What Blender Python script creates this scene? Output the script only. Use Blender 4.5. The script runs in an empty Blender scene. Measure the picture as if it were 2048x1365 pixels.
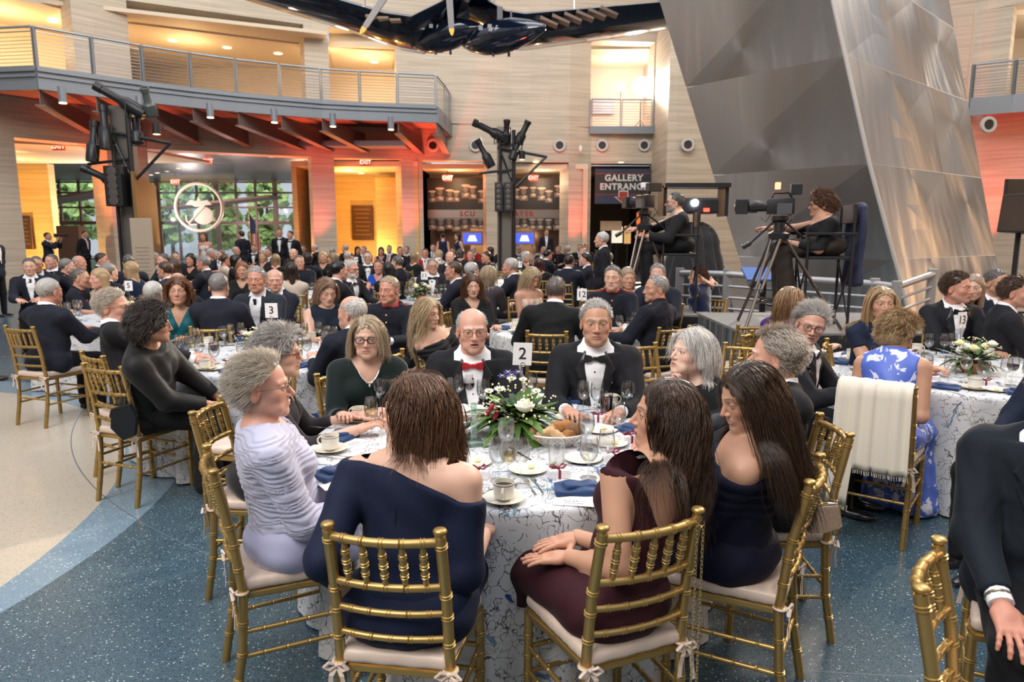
import bpy, bmesh, math, random
import numpy as np
from mathutils import Matrix, Vector, Euler
SC = bpy.context.scene
COL = SC.collection
R = math.radians
PI = math.pi
# ---------------------------------------------------------------- camera
FPX, TILT, CAMH = 1400.0, R(8.8), 1.74          # focal length in pixels of the 2048 px frame
cam_data = bpy.data.cameras.new('camera')
cam = bpy.data.objects.new('camera', cam_data); COL.objects.link(cam)
cam_data.sensor_width = 36.0; cam_data.lens = 36.0 * FPX / 2048.0
cam_data.clip_start = 0.05; cam_data.clip_end = 300
cam.location = (0, 0, CAMH); cam.rotation_euler = (PI/2 - TILT, 0, 0)
cam_data.dof.use_dof = True; cam_data.dof.focus_distance = 3.0; cam_data.dof.aperture_fstop = 4.5
SC.camera = cam
# ---------------------------------------------------------------- world, key lights, exposure
SC.view_settings.view_transform = 'Standard'; SC.view_settings.look = 'None'
SC.cycles.transparent_max_bounces = 16; SC.cycles.max_bounces = 6; SC.cycles.diffuse_bounces = 3; SC.cycles.glossy_bounces = 3
SC.view_settings.exposure = 0.1; SC.view_settings.gamma = 1.0
SC.view_settings.use_curve_mapping = False
world = bpy.data.worlds.new('sky'); SC.world = world; world.use_nodes = True
_wt = world.node_tree; _wt.nodes.clear()
_wo = _wt.nodes.new('ShaderNodeOutputWorld'); _wb = _wt.nodes.new('ShaderNodeBackground')
_wb.inputs[0].default_value = (0.80, 0.88, 1.0, 1); _wb.inputs[1].default_value = 0.8
_wt.links.new(_wb.outputs[0], _wo.inputs[0])
def lamp(name, kind, loc, energy, color, target=None, size=0.1, angle=None, blend=0.5, sx=None, sy=None):
    l = bpy.data.lights.new(name, kind); l.energy = energy; l.color = color
    if kind == 'SPOT':
        l.spot_size = R(angle); l.spot_blend = blend; l.shadow_soft_size = size
    elif kind == 'AREA':
        l.shape = 'RECTANGLE'; l.size = sx; l.size_y = sy
    elif kind == 'SUN':
        l.angle = R(angle)
    else:
        l.shadow_soft_size = size
    o = bpy.data.objects.new(name, l); COL.objects.link(o); o.location = loc
    if target is not None:
        o.rotation_euler = (Vector(target) - Vector(loc)).to_track_quat('-Z', 'Y').to_euler()
    return o
# low evening sun coming down through the skylight from beyond the right of the room
lamp('evening_sun', 'SUN', (10, 12, 11), 2.2, (1.0, 0.84, 0.66), target=(0, 3.0, 0.9), angle=3.0)
# glazed skylight: a broad soft source high over the hall, cool daylight
lamp('skylight', 'AREA', (1, 6, 13.2), 1300, (0.93, 0.95, 1.0), target=(0, 7, 0), sx=16, sy=14)
lamp('back_wall_fill', 'AREA', (-1, 15, 13.2), 1900, (1.0, 0.94, 0.86), target=(-1, 29, 5.5), sx=24, sy=5)  # unseen panel added to brighten the back wall, not part of the glazing
lamp('skylight_front', 'AREA', (-6, -4, 12.0), 2000, (1.0, 0.93, 0.86), target=(0.5, 5, 0.9), sx=9, sy=7)

# ---------------------------------------------------------------- picture to place
def ray(px, py):
    x = (px - 1024) / FPX; y = (682.5 - py) / FPX
    c, s = math.cos(TILT), math.sin(TILT)
    return Vector((x, c + y*s, -s + y*c))
def atz(px, py, z):
    r = ray(px, py); t = (z - CAMH) / r.z
    return Vector((r.x*t, r.y*t, z))
def atd(px, py, D):
    r = ray(px, py); t = D / r.y
    return Vector((r.x*t, D, CAMH + r.z*t))
# ---------------------------------------------------------------- objects
def link(o, parent=None):
    COL.objects.link(o)
    if parent is not None: o.parent = parent
    return o
def thing(name, label, cat, loc=(0, 0, 0), rz=0.0, group=None):
    o = bpy.data.objects.new(name, None); link(o); o.empty_display_size = 0.1
    o.location = loc; o.rotation_euler = (0, 0, rz)
    o['label'] = label; o['category'] = cat
    if group: o['group'] = group
    return o
def tag(o, label, cat, group=None):
    o['label'] = label; o['category'] = cat
    if group: o['group'] = group
    return o
def part(name, me, parent, mat=None, label=None, loc=None, rot=None):
    o = bpy.data.objects.new(name, me); link(o, parent)
    if mat is not None and len(me.materials) == 0: me.materials.append(mat)
    if label: o['label'] = label
    if loc is not None: o.location = loc
    if rot is not None: o.rotation_euler = rot
    return o
def struct(name, me, mat=None, parent=None):
    o = part(name, me, parent, mat)
    if parent is None: o['kind'] = 'structure'
    return o
def copy_tree(src, loc=None, rz=None, label=None, group=None, parent=None):
    c = src.copy(); link(c)
    if parent is not None: c.parent = parent
    if loc is not None: c.location = loc
    if rz is not None: c.rotation_euler = (0, 0, rz)
    if label: c['label'] = label
    if group: c['group'] = group
    for ch in src.children: copy_tree(ch, parent=c)
    return c
def np_mesh(name, V, Fq, smooth=True, mats=(), midx=None, col=None):
    """V (n,3), Fq (m,k) all with k corners."""
    V = np.asarray(V, np.float32); Fq = np.asarray(Fq, np.int32)
    me = bpy.data.meshes.new(name); n, (m, k) = len(V), Fq.shape
    me.vertices.add(n); me.vertices.foreach_set('co', V.ravel())
    me.loops.add(m*k); me.loops.foreach_set('vertex_index', Fq.ravel())
    me.polygons.add(m)
    me.polygons.foreach_set('loop_start', np.arange(0, m*k, k, dtype=np.int32))
    me.polygons.foreach_set('loop_total', np.full(m, k, np.int32))
    if midx is not None: me.polygons.foreach_set('material_index', np.asarray(midx, np.int32))
    me.polygons.foreach_set('use_smooth', np.full(m, smooth, bool))
    if col is not None:
        a = me.color_attributes.new('Col', 'FLOAT_COLOR', 'POINT')
        c4 = np.ones((n, 4), np.float32); c4[:, :3] = col; a.data.foreach_set('color', c4.ravel())
    for mt in mats: me.materials.append(mt)
    me.update(); me.validate()
    return me
def join_np(parts):
    """parts: (V, F, col or None, matindex)"""
    Vs, Fs, Cs, Ms, off = [], [], [], [], 0
    for V, Fq, c, mi in parts:
        Vs.append(V); Fs.append(np.asarray(Fq) + off); off += len(V)
        Cs.append(np.broadcast_to(np.asarray(c if c is not None else (1, 1, 1), np.float32), (len(V), 3)))
        Ms.append(np.full(len(Fq), mi, np.int32))
    return np.concatenate(Vs), np.concatenate(Fs), np.concatenate(Cs), np.concatenate(Ms)
# bmesh shape helpers
class MB:
    def __init__(s): s.bm = bmesh.new()
    def box(s, c, d, rot=None, bev=0.0):
        M = Matrix.Translation(c) @ (rot.to_4x4() if rot is not None else Matrix()) @ Matrix.Diagonal((d[0], d[1], d[2], 1))
        r = bmesh.ops.create_cube(s.bm, size=1, matrix=M)
        if bev > 0:
            ed = list({e for v in r['verts'] for e in v.link_edges})
            bmesh.ops.bevel(s.bm, geom=ed, offset=bev, segments=2, affect='EDGES', profile=0.6)
        return s
    def rings(s, pts, rad, n=10, cap=True, closed=False):
        pts = [Vector(p) for p in pts]; m = len(pts)
        if not hasattr(rad, '__len__'): rad = [rad]*m
        prev = None; rings = []
        for i in range(m):
            a = pts[i-1] if i > 0 else (pts[-1] if closed else pts[0]); b = pts[i+1] if i < m-1 else (pts[0] if closed else pts[-1])
            t = (b - a)
            if t.length < 1e-9: t = Vector((0, 0, 1))
            t.normalize()
            if prev is None:
                u = t.orthogonal().normalized()
            else:
                u = prev - t*prev.dot(t)
                u = u.normalized() if u.length > 1e-6 else t.orthogonal().normalized()
            prev = u; w = t.cross(u)
            rings.append([s.bm.verts.new(pts[i] + (u*math.cos(2*PI*j/n) + w*math.sin(2*PI*j/n))*rad[i]) for j in range(n)])
        rr = range(m if closed else m-1)
        for i in rr:
            A, B = rings[i], rings[(i+1) % m]
            for j in range(n): s.bm.faces.new((A[j], A[(j+1) % n], B[(j+1) % n], B[j]))
        if cap and not closed:
            s.bm.faces.new(list(reversed(rings[0]))); s.bm.faces.new(rings[-1])
        return s
    def tube(s, a, b, r0, r1=None, n=10):
        return s.rings([a, b], [r0, r0 if r1 is None else r1], n)
    def lathe(s, prof, n=24, c=(0, 0, 0), M=None):
        """prof: list of (r, z); closes at the axis when r==0"""
        c = Vector(c); T = M if M is not None else Matrix.Translation(c); prev = None
        for r, z in prof:
            if r <= 1e-7: ring = [s.bm.verts.new(T @ Vector((0, 0, z)))]
            else: ring = [s.bm.verts.new(T @ Vector((r*math.cos(2*PI*j/n), r*math.sin(2*PI*j/n), z))) for j in range(n)]
            if prev is not None:
                if len(prev) == 1 and len(ring) > 1:
                    for j in range(n): s.bm.faces.new((prev[0], ring[(j+1) % n], ring[j]))
                elif len(ring) == 1 and len(prev) > 1:
                    for j in range(n): s.bm.faces.new((prev[j], prev[(j+1) % n], ring[0]))
                elif len(ring) > 1:
                    for j in range(n): s.bm.faces.new((prev[j], prev[(j+1) % n], ring[(j+1) % n], ring[j]))
            prev = ring
        return s
    def poly(s, pts, thick=None):
        """closed outline of 3D points; thick: Vector extruded both sides"""
        if thick is None:
            s.bm.faces.new([s.bm.verts.new(p) for p in pts]); return s
        t = Vector(thick)/2
        A = [s.bm.verts.new(Vector(p)-t) for p in pts]; B = [s.bm.verts.new(Vector(p)+t) for p in pts]; n = len(pts)
        s.bm.faces.new(list(reversed(A))); s.bm.faces.new(B)
        for i in range(n): s.bm.faces.new((A[i], A[(i+1) % n], B[(i+1) % n], B[i]))
        return s
    def ell(s, c, r, rot=None, n=16):
        M = Matrix.Translation(c) @ (rot.to_4x4() if rot is not None else Matrix()) @ Matrix.Diagonal((r[0], r[1], r[2], 1))
        bmesh.ops.create_uvsphere(s.bm, u_segments=n, v_segments=max(6, n//2), radius=1, matrix=M); return s
    def mesh(s, name, smooth=False, mat=None, angle=None):
        bmesh.ops.recalc_face_normals(s.bm, faces=s.bm.faces)
        me = bpy.data.meshes.new(name); s.bm.to_mesh(me); s.bm.free()
        if smooth:
            me.polygons.foreach_set('use_smooth', [True]*len(me.polygons))
            me.set_sharp_from_angle(angle=R(angle or 40))
        if mat: me.materials.append(mat)
        return me
def text_mesh(txt, size, extrude=0.0, mat=None, align='CENTER', bold=0.0, shear=0.0, spacing=1.0):
    cu = bpy.data.curves.new('lettering', 'FONT'); cu.body = txt; cu.size = size; cu.extrude = extrude
    cu.align_x = align; cu.align_y = 'CENTER'; cu.offset = bold; cu.shear = shear; cu.space_character = spacing; cu.resolution_u = 3
    o = bpy.data.objects.new('lettering', cu); COL.objects.link(o)
    dg = bpy.context.evaluated_depsgraph_get(); me = bpy.data.meshes.new_from_object(o.evaluated_get(dg))
    bpy.data.objects.remove(o); bpy.data.curves.remove(cu)
    me.materials.clear()
    if mat: me.materials.append(mat)
    return me
# ---------------------------------------------------------------- materials
def nodes(name):
    m = bpy.data.materials.new(name); m.use_nodes = True
    nt = m.node_tree; b = nt.nodes['Principled BSDF']; return m, nt, b
def N(nt, typ, **kw):
    n = nt.nodes.new(typ)
    for k, v in kw.items():
        if k.startswith('i_'): n.inputs[k[2:].replace('_', ' ')].default_value = v
        else: setattr(n, k, v)
    return n
def c4(c): return (c[0], c[1], c[2], 1.0)
_MC = {}
def mat(name, col, rough=0.5, metal=0.0, spec=0.5, emit=None, es=1.0, bump=None, sheen=0.0, vary=0.0, coat=0.0, alpha=None, sss=0.0):
    key = name
    if key in _MC: return _MC[key]
    m, nt, b = nodes(name); b.inputs['Base Color'].default_value = c4(col); b.inputs['Roughness'].default_value = rough
    b.inputs['Metallic'].default_value = metal; b.inputs['Specular IOR Level'].default_value = spec
    if emit: b.inputs['Emission Color'].default_value = c4(emit); b.inputs['Emission Strength'].default_value = es
    if sheen: b.inputs['Sheen Weight'].default_value = sheen; b.inputs['Sheen Roughness'].default_value = 0.4
    if coat: b.inputs['Coat Weight'].default_value = coat; b.inputs['Coat Roughness'].default_value = 0.08
    if alpha is not None: b.inputs['Alpha'].default_value = alpha
    if bump or vary:
        tc = N(nt, 'ShaderNodeTexCoord')
        if bump:
            sc, st, dist = bump
            mp = N(nt, 'ShaderNodeMapping'); mp.inputs['Scale'].default_value = sc if hasattr(sc, '__len__') else (sc,)*3
            nz = N(nt, 'ShaderNodeTexNoise'); nz.inputs['Scale'].default_value = 1.0; nz.inputs['Detail'].default_value = 3
            bp = N(nt, 'ShaderNodeBump'); bp.inputs['Strength'].default_value = st; bp.inputs['Distance'].default_value = dist
            nt.links.new(tc.outputs['Object'], mp.inputs[0]); nt.links.new(mp.outputs[0], nz.inputs['Vector'])
            nt.links.new(nz.outputs[0], bp.inputs['Height']); nt.links.new(bp.outputs[0], b.inputs['Normal'])
        if vary:
            nz = N(nt, 'ShaderNodeTexNoise'); nz.inputs['Scale'].default_value = 6.0; nz.inputs['Detail'].default_value = 4
            nt.links.new(tc.outputs['Object'], nz.inputs['Vector'])
            mx = N(nt, 'ShaderNodeMix', data_type='RGBA'); mx.inputs[6].default_value = c4([c*(1-vary) for c in col]); mx.inputs[7].default_value = c4([min(1, c*(1+vary)) for c in col])
            nt.links.new(nz.outputs[0], mx.inputs[0]); nt.links.new(mx.outputs[2], b.inputs['Base Color'])
    _MC[key] = m; return m
def vmat(name, rough=0.5, spec=0.5, bump=None, sss=0.0, aniso=0.0, sheen=0.0):
    """colour from the mesh's own Col attribute"""
    if name in _MC: return _MC[name]
    m, nt, b = nodes(name); a = N(nt, 'ShaderNodeVertexColor', layer_name='Col'); nt.links.new(a.outputs[0], b.inputs['Base Color'])
    b.inputs['Roughness'].default_value = rough; b.inputs['Specular IOR Level'].default_value = spec
    if sss:
        b.inputs['Subsurface Weight'].default_value = sss; b.inputs['Subsurface Radius'].default_value = (0.012, 0.005, 0.003); b.inputs['Subsurface Scale'].default_value = 1.0
    if sheen: b.inputs['Sheen Weight'].default_value = sheen
    if bump:
        sc, st, dist = bump; tc = N(nt, 'ShaderNodeTexCoord'); nz = N(nt, 'ShaderNodeTexNoise'); nz.inputs['Scale'].default_value = sc; nz.inputs['Detail'].default_value = 4
        bp = N(nt, 'ShaderNodeBump'); bp.inputs['Strength'].default_value = st; bp.inputs['Distance'].default_value = dist
        nt.links.new(tc.outputs['Object'], nz.inputs['Vector']); nt.links.new(nz.outputs[0], bp.inputs['Height']); nt.links.new(bp.outputs[0], b.inputs['Normal'])
    _MC[name] = m; return m
# ---------------------------------------------------------------- signed-distance modelling
def smin(a, b, k):
    h = np.clip(0.5 + 0.5*(b - a)/k, 0, 1); return b + (a - b)*h - k*h*(1 - h)
def smax(a, b, k): return -smin(-a, -b, k)
def cone(p, a, b, ra, rb):
    a = np.asarray(a, np.float32); b = np.asarray(b, np.float32); ab = b - a; L = float(ab @ ab) + 1e-12
    pa = p - a; t = np.clip((pa @ ab)/L, 0, 1)
    d = pa - t[:, None]*ab
    return np.sqrt(np.einsum('ij,ij->i', d, d)) - (ra + (rb - ra)*t)
def ellip(p, c, r, M=None):
    q = p - np.asarray(c, np.float32)
    if M is not None: q = q @ M
    r = np.asarray(r, np.float32); a = q/r; k0 = np.sqrt(np.einsum('ij,ij->i', a, a)); a = a/r
    k1 = np.sqrt(np.einsum('ij,ij->i', a, a)) + 1e-9
    return k0*(k0 - 1)/k1
def rbox(p, c, h, r, M=None):
    q = p - np.asarray(c, np.float32)
    if M is not None: q = q @ M
    q = np.abs(q) - (np.asarray(h, np.float32) - r)
    o = np.maximum(q, 0); return np.sqrt(np.einsum('ij,ij->i', o, o)) + np.minimum(q.max(1), 0) - r
def polyd(x, z, pts):
    """signed distance (negative inside) to a 2D polygon"""
    d = np.full(x.shape, 1e9, np.float32); s = np.ones(x.shape, np.float32); n = len(pts)
    for i in range(n):
        ax, az = pts[i]; bx, bz = pts[i-1]
        ex, ez = bx-ax, bz-az; wx, wz = x-ax, z-az
        t = np.clip((wx*ex + wz*ez)/(ex*ex+ez*ez+1e-12), 0, 1)
        d = np.minimum(d, (wx-ex*t)**2 + (wz-ez*t)**2)
        c1 = z >= az; c2 = z < bz; c3 = ex*wz > ez*wx
        s = np.where((c1 & c2 & c3) | (~c1 & ~c2 & ~c3), -s, s)
    return s*np.sqrt(d)
def sdf_mesh(f, lo, hi, h, newton=1):
    """sparse surface nets; f maps (n,3) float32 to (n,)"""
    lo = np.asarray(lo, np.float32); hi = np.asarray(hi, np.float32); B = 4
    nb = np.maximum(1, np.ceil((hi - lo)/(h*B)).astype(int)); n = nb*B + 1
    g = [lo[i] + h*np.arange(n[i], dtype=np.float32) for i in range(3)]
    bc = [lo[i] + h*B*(np.arange(nb[i], dtype=np.float32) + 0.5) for i in range(3)]
    C = np.stack(np.meshgrid(*bc, indexing='ij'), -1).reshape(-1, 3)
    fc = f(C); act = np.abs(fc) < h*B*1.35 + 0.012
    F = np.repeat(np.repeat(np.repeat(fc.reshape(nb), B, 0), B, 1), B, 2)
    F = np.pad(F, ((0, 1), (0, 1), (0, 1)), mode='edge').astype(np.float32)
    bi = np.argwhere(act.reshape(nb))
    if len(bi) == 0: return np.zeros((0, 3), np.float32), np.zeros((0, 4), np.int32)
    o = np.stack(np.meshgrid(*[np.arange(B+1)]*3, indexing='ij'), -1).reshape(-1, 3)
    mask = np.zeros(n, bool); I = (bi[:, None, :]*B + o[None]).reshape(-1, 3)
    mask[I[:, 0], I[:, 1], I[:, 2]] = True
    I = np.argwhere(mask); P = lo + h*I.astype(np.float32)
    F[I[:, 0], I[:, 1], I[:, 2]] = f(P)
    ins = F < 0
    s = ins[:-1, :-1, :-1].astype(np.int8)
    cs = np.zeros(tuple(n-1), np.int8)
    for dx in (0, 1):
        for dy in (0, 1):
            for dz in (0, 1):
                cs += ins[dx:n[0]-1+dx, dy:n[1]-1+dy, dz:n[2]-1+dz]
    cell = np.argwhere((cs > 0) & (cs < 8))
    if len(cell) == 0: return np.zeros((0, 3), np.float32), np.zeros((0, 4), np.int32)
    vid = np.full(tuple(n-1), -1, np.int32); vid[cell[:, 0], cell[:, 1], cell[:, 2]] = np.arange(len(cell))
    cor = [(0,0,0),(1,0,0),(0,1,0),(1,1,0),(0,0,1),(1,0,1),(0,1,1),(1,1,1)]
    val = np.stack([F[cell[:, 0]+c[0], cell[:, 1]+c[1], cell[:, 2]+c[2]] for c in cor], 1)
    acc = np.zeros((len(cell), 3), np.float32); cnt = np.zeros(len(cell), np.float32)
    for a in range(8):
        for b in range(a+1, 8):
            if sum(abs(cor[a][k]-cor[b][k]) for k in range(3)) != 1: continue
            m = (val[:, a] < 0) != (val[:, b] < 0)
            t = val[:, a]/(val[:, a]-val[:, b] + 1e-12)
            pa = np.array(cor[a], np.float32); pb = np.array(cor[b], np.float32)
            acc += np.where(m[:, None], pa + t[:, None]*(pb-pa), 0); cnt += m
    V = lo + h*(cell + acc/np.maximum(cnt, 1)[:, None])
    Q = []
    for ax in range(3):
        u, v = (ax+1) % 3, (ax+2) % 3
        sl0 = [slice(None)]*3; sl1 = [slice(None)]*3; sl0[ax] = slice(0, -1); sl1[ax] = slice(1, None)
        A, Bb = ins[tuple(sl0)], ins[tuple(sl1)]
        E = np.argwhere(A != Bb); ok = (E[:, u] > 0) & (E[:, v] > 0) & (E[:, u] < n[u]-1) & (E[:, v] < n[v]-1); E = E[ok]
        if len(E) == 0: continue
        flip = ~A[E[:, 0], E[:, 1], E[:, 2]]
        def cidx(du, dv):
            q = E.copy(); q[:, u] -= du; q[:, v] -= dv; return vid[q[:, 0], q[:, 1], q[:, 2]]
        q = np.stack([cidx(1, 1), cidx(0, 1), cidx(0, 0), cidx(1, 0)], 1)
        q[flip] = q[flip][:, ::-1]; Q.append(q)
    Q = np.concatenate(Q); Q = Q[(Q >= 0).all(1)]
    V = V.astype(np.float32)
    for _ in range(newton):
        e = h*0.35; f0 = f(V); G = np.empty_like(V)
        for k in range(3):
            d = np.zeros(3, np.float32); d[k] = e; G[:, k] = (f(V + d) - f0)/e
        g2 = np.einsum('ij,ij->i', G, G); g2 = np.maximum(g2, 0.35)
        V = V - np.clip(f0/g2, -h, h)[:, None]*G
    return V, Q
def v3(*a): return np.array(a, np.float32)
def rotm(rx=0, ry=0, rz=0):
    return np.array(Euler((rx, ry, rz), 'XYZ').to_matrix(), np.float32)
# ================================================================ people
def head_sdf(p, q):
    """p in head frame: x right, y to the nose, z up, metres. q: dict of features"""
    fw = q.get('fw', 1.0); old = q.get('old', 0.0); fem = q.get('fem', 0.0)
    px = p.copy(); px[:, 0] = np.abs(px[:, 0]); S = px
    d = ellip(p, (0, -.012, .034), (.0765*fw, .097, .088))
    d = smin(d, ellip(p, (0, .034, -.028), (.060*fw, .058, .078)), .03)
    jw = .047*fw*(1-.10*fem)
    d = smin(d, cone(S, (jw, .0, -.055), (.012, .070, -.093), .022, .0165), .028)
    d = smin(d, ellip(S, (.0, .074, -.096), (.019*(1-.15*fem), .015, .014)), .016)
    d = smin(d, ellip(S, (.043*fw, .052, -.022), (.022, .022, .020)), .022)          # cheekbone
    if old: d = smin(d, ellip(S, (.036*fw, .058, -.072), (.020, .018, .020)), .02)   # jowl
    d = smin(d, cone(S, (.010, .088, .024), (.047*fw, .068, .022), .0062*(1-.5*fem), .0055*(1-.3*fem)), .018)  # brow ridge
    d = smax(d, -ellip(S, (.032, .096, .004), (.017, .016, .0120)), .012)            # eye socket
    nl = q.get('nose', 1.0)
    d = smin(d, cone(p, (0, .086, .012), (0, .086+.021*nl, -.028), .0065, .0088*(1+.1*nl)), .009)
    d = smin(d, ellip(S, (.0125, .094, -.032), (.0075, .010, .007)), .006)
    d = smax(d, -ellip(S, (.0065, .099, -.0395), (.0036, .005, .0035)), .003)        # nostril
    # eyelids over the eyeball, with the slit cut out
    op = q.get('eye', 1.0)
    lid = ellip(S, (.0315, .0735, .003), (.0150, .0148, .0142))
    slit = ellip(S, (.0315, .089, .003-.002*(1-op)), (.0128, .010, max(.0012, .0053*op)))
    lid = smax(lid, -slit, .0015)
    d = smin(smax(d, -slit, .002), lid, .004)
    # mouth
    sm = q.get('smile', 0.0); mo = q.get('mouth', 0.0)
    mz = -.0605; cw = .021 + .005*sm
    u = np.clip(S[:, 0]/cw, 0, 1); bend = (u*u)*(.006*sm)
    M = p.copy(); M[:, 2] -= bend; Ms = M.copy(); Ms[:, 0] = np.abs(Ms[:, 0])
    d = smin(d, ellip(M, (0, .072, mz), (.030, .022, .020)), .012)
    d = smin(d, ellip(M, (0, .0905-.004*sm, mz+.0045+mo*.003), (cw, .0075, .0042)), .004)
    d = smin(d, ellip(M, (0, .0890-.004*sm, mz-.0060-mo*.006), (cw*.85, .0075, .0050)), .004)
    d = smax(d, -ellip(M, (0, .102, mz-mo*.002), (cw*.96, .016, .0012+.005*mo)), .002)
    # ear
    Er = rotm(R(-12), 0, R(18))
    e = ellip(S, (.0775*fw, -.014, -.008), (.0075, .0175, .031), Er)
    e = smax(e, -ellip(S, (.0855*fw, -.010, -.004), (.006, .0095, .018), Er), .004)
    d = smin(d, e, .005)
    return d
SKINS = {'fair': (.60, .36, .26), 'pink': (.60, .32, .235), 'tan': (.50, .27, .175), 'ruddy': (.54, .26, .18), 'pale': (.66, .43, .33)}
HAIRC = {'white': (.72, .69, .65), 'silver': (.58, .55, .52), 'grey': (.27, .25, .235), 'dgrey': (.12, .11, .105), 'blond': (.56, .38, .20), 'dblond': (.36, .235, .12), 'sandy': (.48, .36, .24), 'ashblond': (.52, .42, .29),
         'brown': (.085, .042, .022), 'dbrown': (.030, .016, .010), 'auburn': (.17, .065, .028), 'chestnut': (.15, .068, .034), 'red': (.28, .10, .04), 'black': (.010, .008, .008), 'maroonhair': (.06, .012, .014), 'tawny': (.42, .29, .20)}
def head_color(p, q):
    base = np.array(SKINS[q.get('skin', 'fair')], np.float32); n = len(p); c = np.tile(base, (n, 1))
    S = p.copy(); S[:, 0] = np.abs(S[:, 0])
    def blob(ctr, r): return np.exp(-(((S - v3(*ctr))/v3(*r))**2).sum(1))
    red = blob((.045, .06, -.025), (.025, .03, .022)) + .8*blob((0, .105, -.028), (.012, .014, .012)) + .6*blob((.08, -.01, -.005), (.012, .02, .03))
    c *= 1 - red[:, None]*np.array([.02, .20, .20], np.float32)
    # mottling
    t = np.sin(S[:, 0]*190+p[:, 2]*90)*np.sin(p[:, 1]*170+3*p[:, 2]*80)*np.sin(p[:, 2]*210); c *= (1 + .035*t)[:, None]
    sm = q.get('smile', 0.0); cw = .021+.005*sm; mz = -.0605; u = np.clip(S[:, 0]/cw, 0, 1.2); z = p[:, 2] - u*u*.006*sm - mz
    mo = q.get('mouth', 0.0)
    lip = (S[:, 0] < cw*1.02) & (z < .0085*(1-.75*u*u)+mo*.003) & (z > -(.0115+mo*.006)*(1-.6*u*u)) & (p[:, 1] > .072)
    lc = np.array(q.get('lip', (.50, .19, .165)), np.float32)
    c[lip] = c[lip]*.2 + lc*.8
    gap = lip & (np.abs(z + mo*.002) < .0012+.0045*mo)
    c[gap] = (.72, .68, .60) if q.get('teeth') else (.10, .03, .03)
    # brows
    bx = np.clip((S[:, 0]-.012)/.036, 0, 1); bz = .0262 + .0055*np.sin(bx*PI*.8) - .004*bx
    br = np.exp(-((p[:, 2]-bz)/(.0036 if q.get('fem') else .0048))**2)*((S[:, 0] > .010) & (S[:, 0] < .050) & (p[:, 1] > .05))
    hc = np.array(HAIRC[q.get('brow', 'brown')], np.float32); br = np.clip(br*q.get('browk', .75), 0, 1)[:, None]; c = c*(1-br) + hc*br
    # lash line
    rr = np.abs(((S[:, 0]-.0315)/.0140)**2 + ((p[:, 2]-.003)/.0068)**2 - 1); la = np.exp(-(rr/.45)**2)*(p[:, 1] > .07)*(p[:, 2] > .0025)*(.75 if q.get('fem') else .4)
    c = c*(1-la[:, None]) + np.array((.05, .03, .025), np.float32)*la[:, None]
    if q.get('beard'):
        b = 1/(1+np.exp((p[:, 2]+.042)/.004))*(p[:, 1] > -.005)*(~lip); b = b[:, None]*.85; c = c*(1-b) + np.array(HAIRC[q['beard']], np.float32)*b
    elif not q.get('fem'):
        b = 1/(1+np.exp((p[:, 2]+.045)/.006))*(p[:, 1] > .01)*(~lip)*(p[:, 2] > -.12); b = b[:, None]*.13; c = c*(1-b) + np.array((.25, .2, .18), np.float32)*b
    return c
def eye_parts(q):
    out = []; ir = np.array(q.get('iris', (.16, .10, .05)), np.float32); yaw = q.get('gaze', 0.0)
    n, m = 20, 14
    th = np.linspace(0, PI, m)[:, None]*np.ones((1, n)); ph = np.ones((m, 1))*np.linspace(0, 2*PI, n, endpoint=False)[None]
    P = np.stack([np.sin(th)*np.cos(ph), np.cos(th), np.sin(th)*np.sin(ph)], -1).reshape(-1, 3).astype(np.float32)
    c = np.tile(v3(.78, .74, .70), (len(P), 1)); t = th.reshape(-1); c[t < .50] = ir; c[t < .22] = (.01, .01, .01)
    Fq = np.array([(i*n+j, i*n+(j+1) % n, (i+1)*n+(j+1) % n, (i+1)*n+j) for i in range(m-1) for j in range(n)])
    Rz = rotm(0, 0, yaw)
    for s in (-1, 1): out.append(((P @ Rz.T)*.0132 + v3(.0315*s, .0733, .003), Fq, c, 1))
    return out
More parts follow.
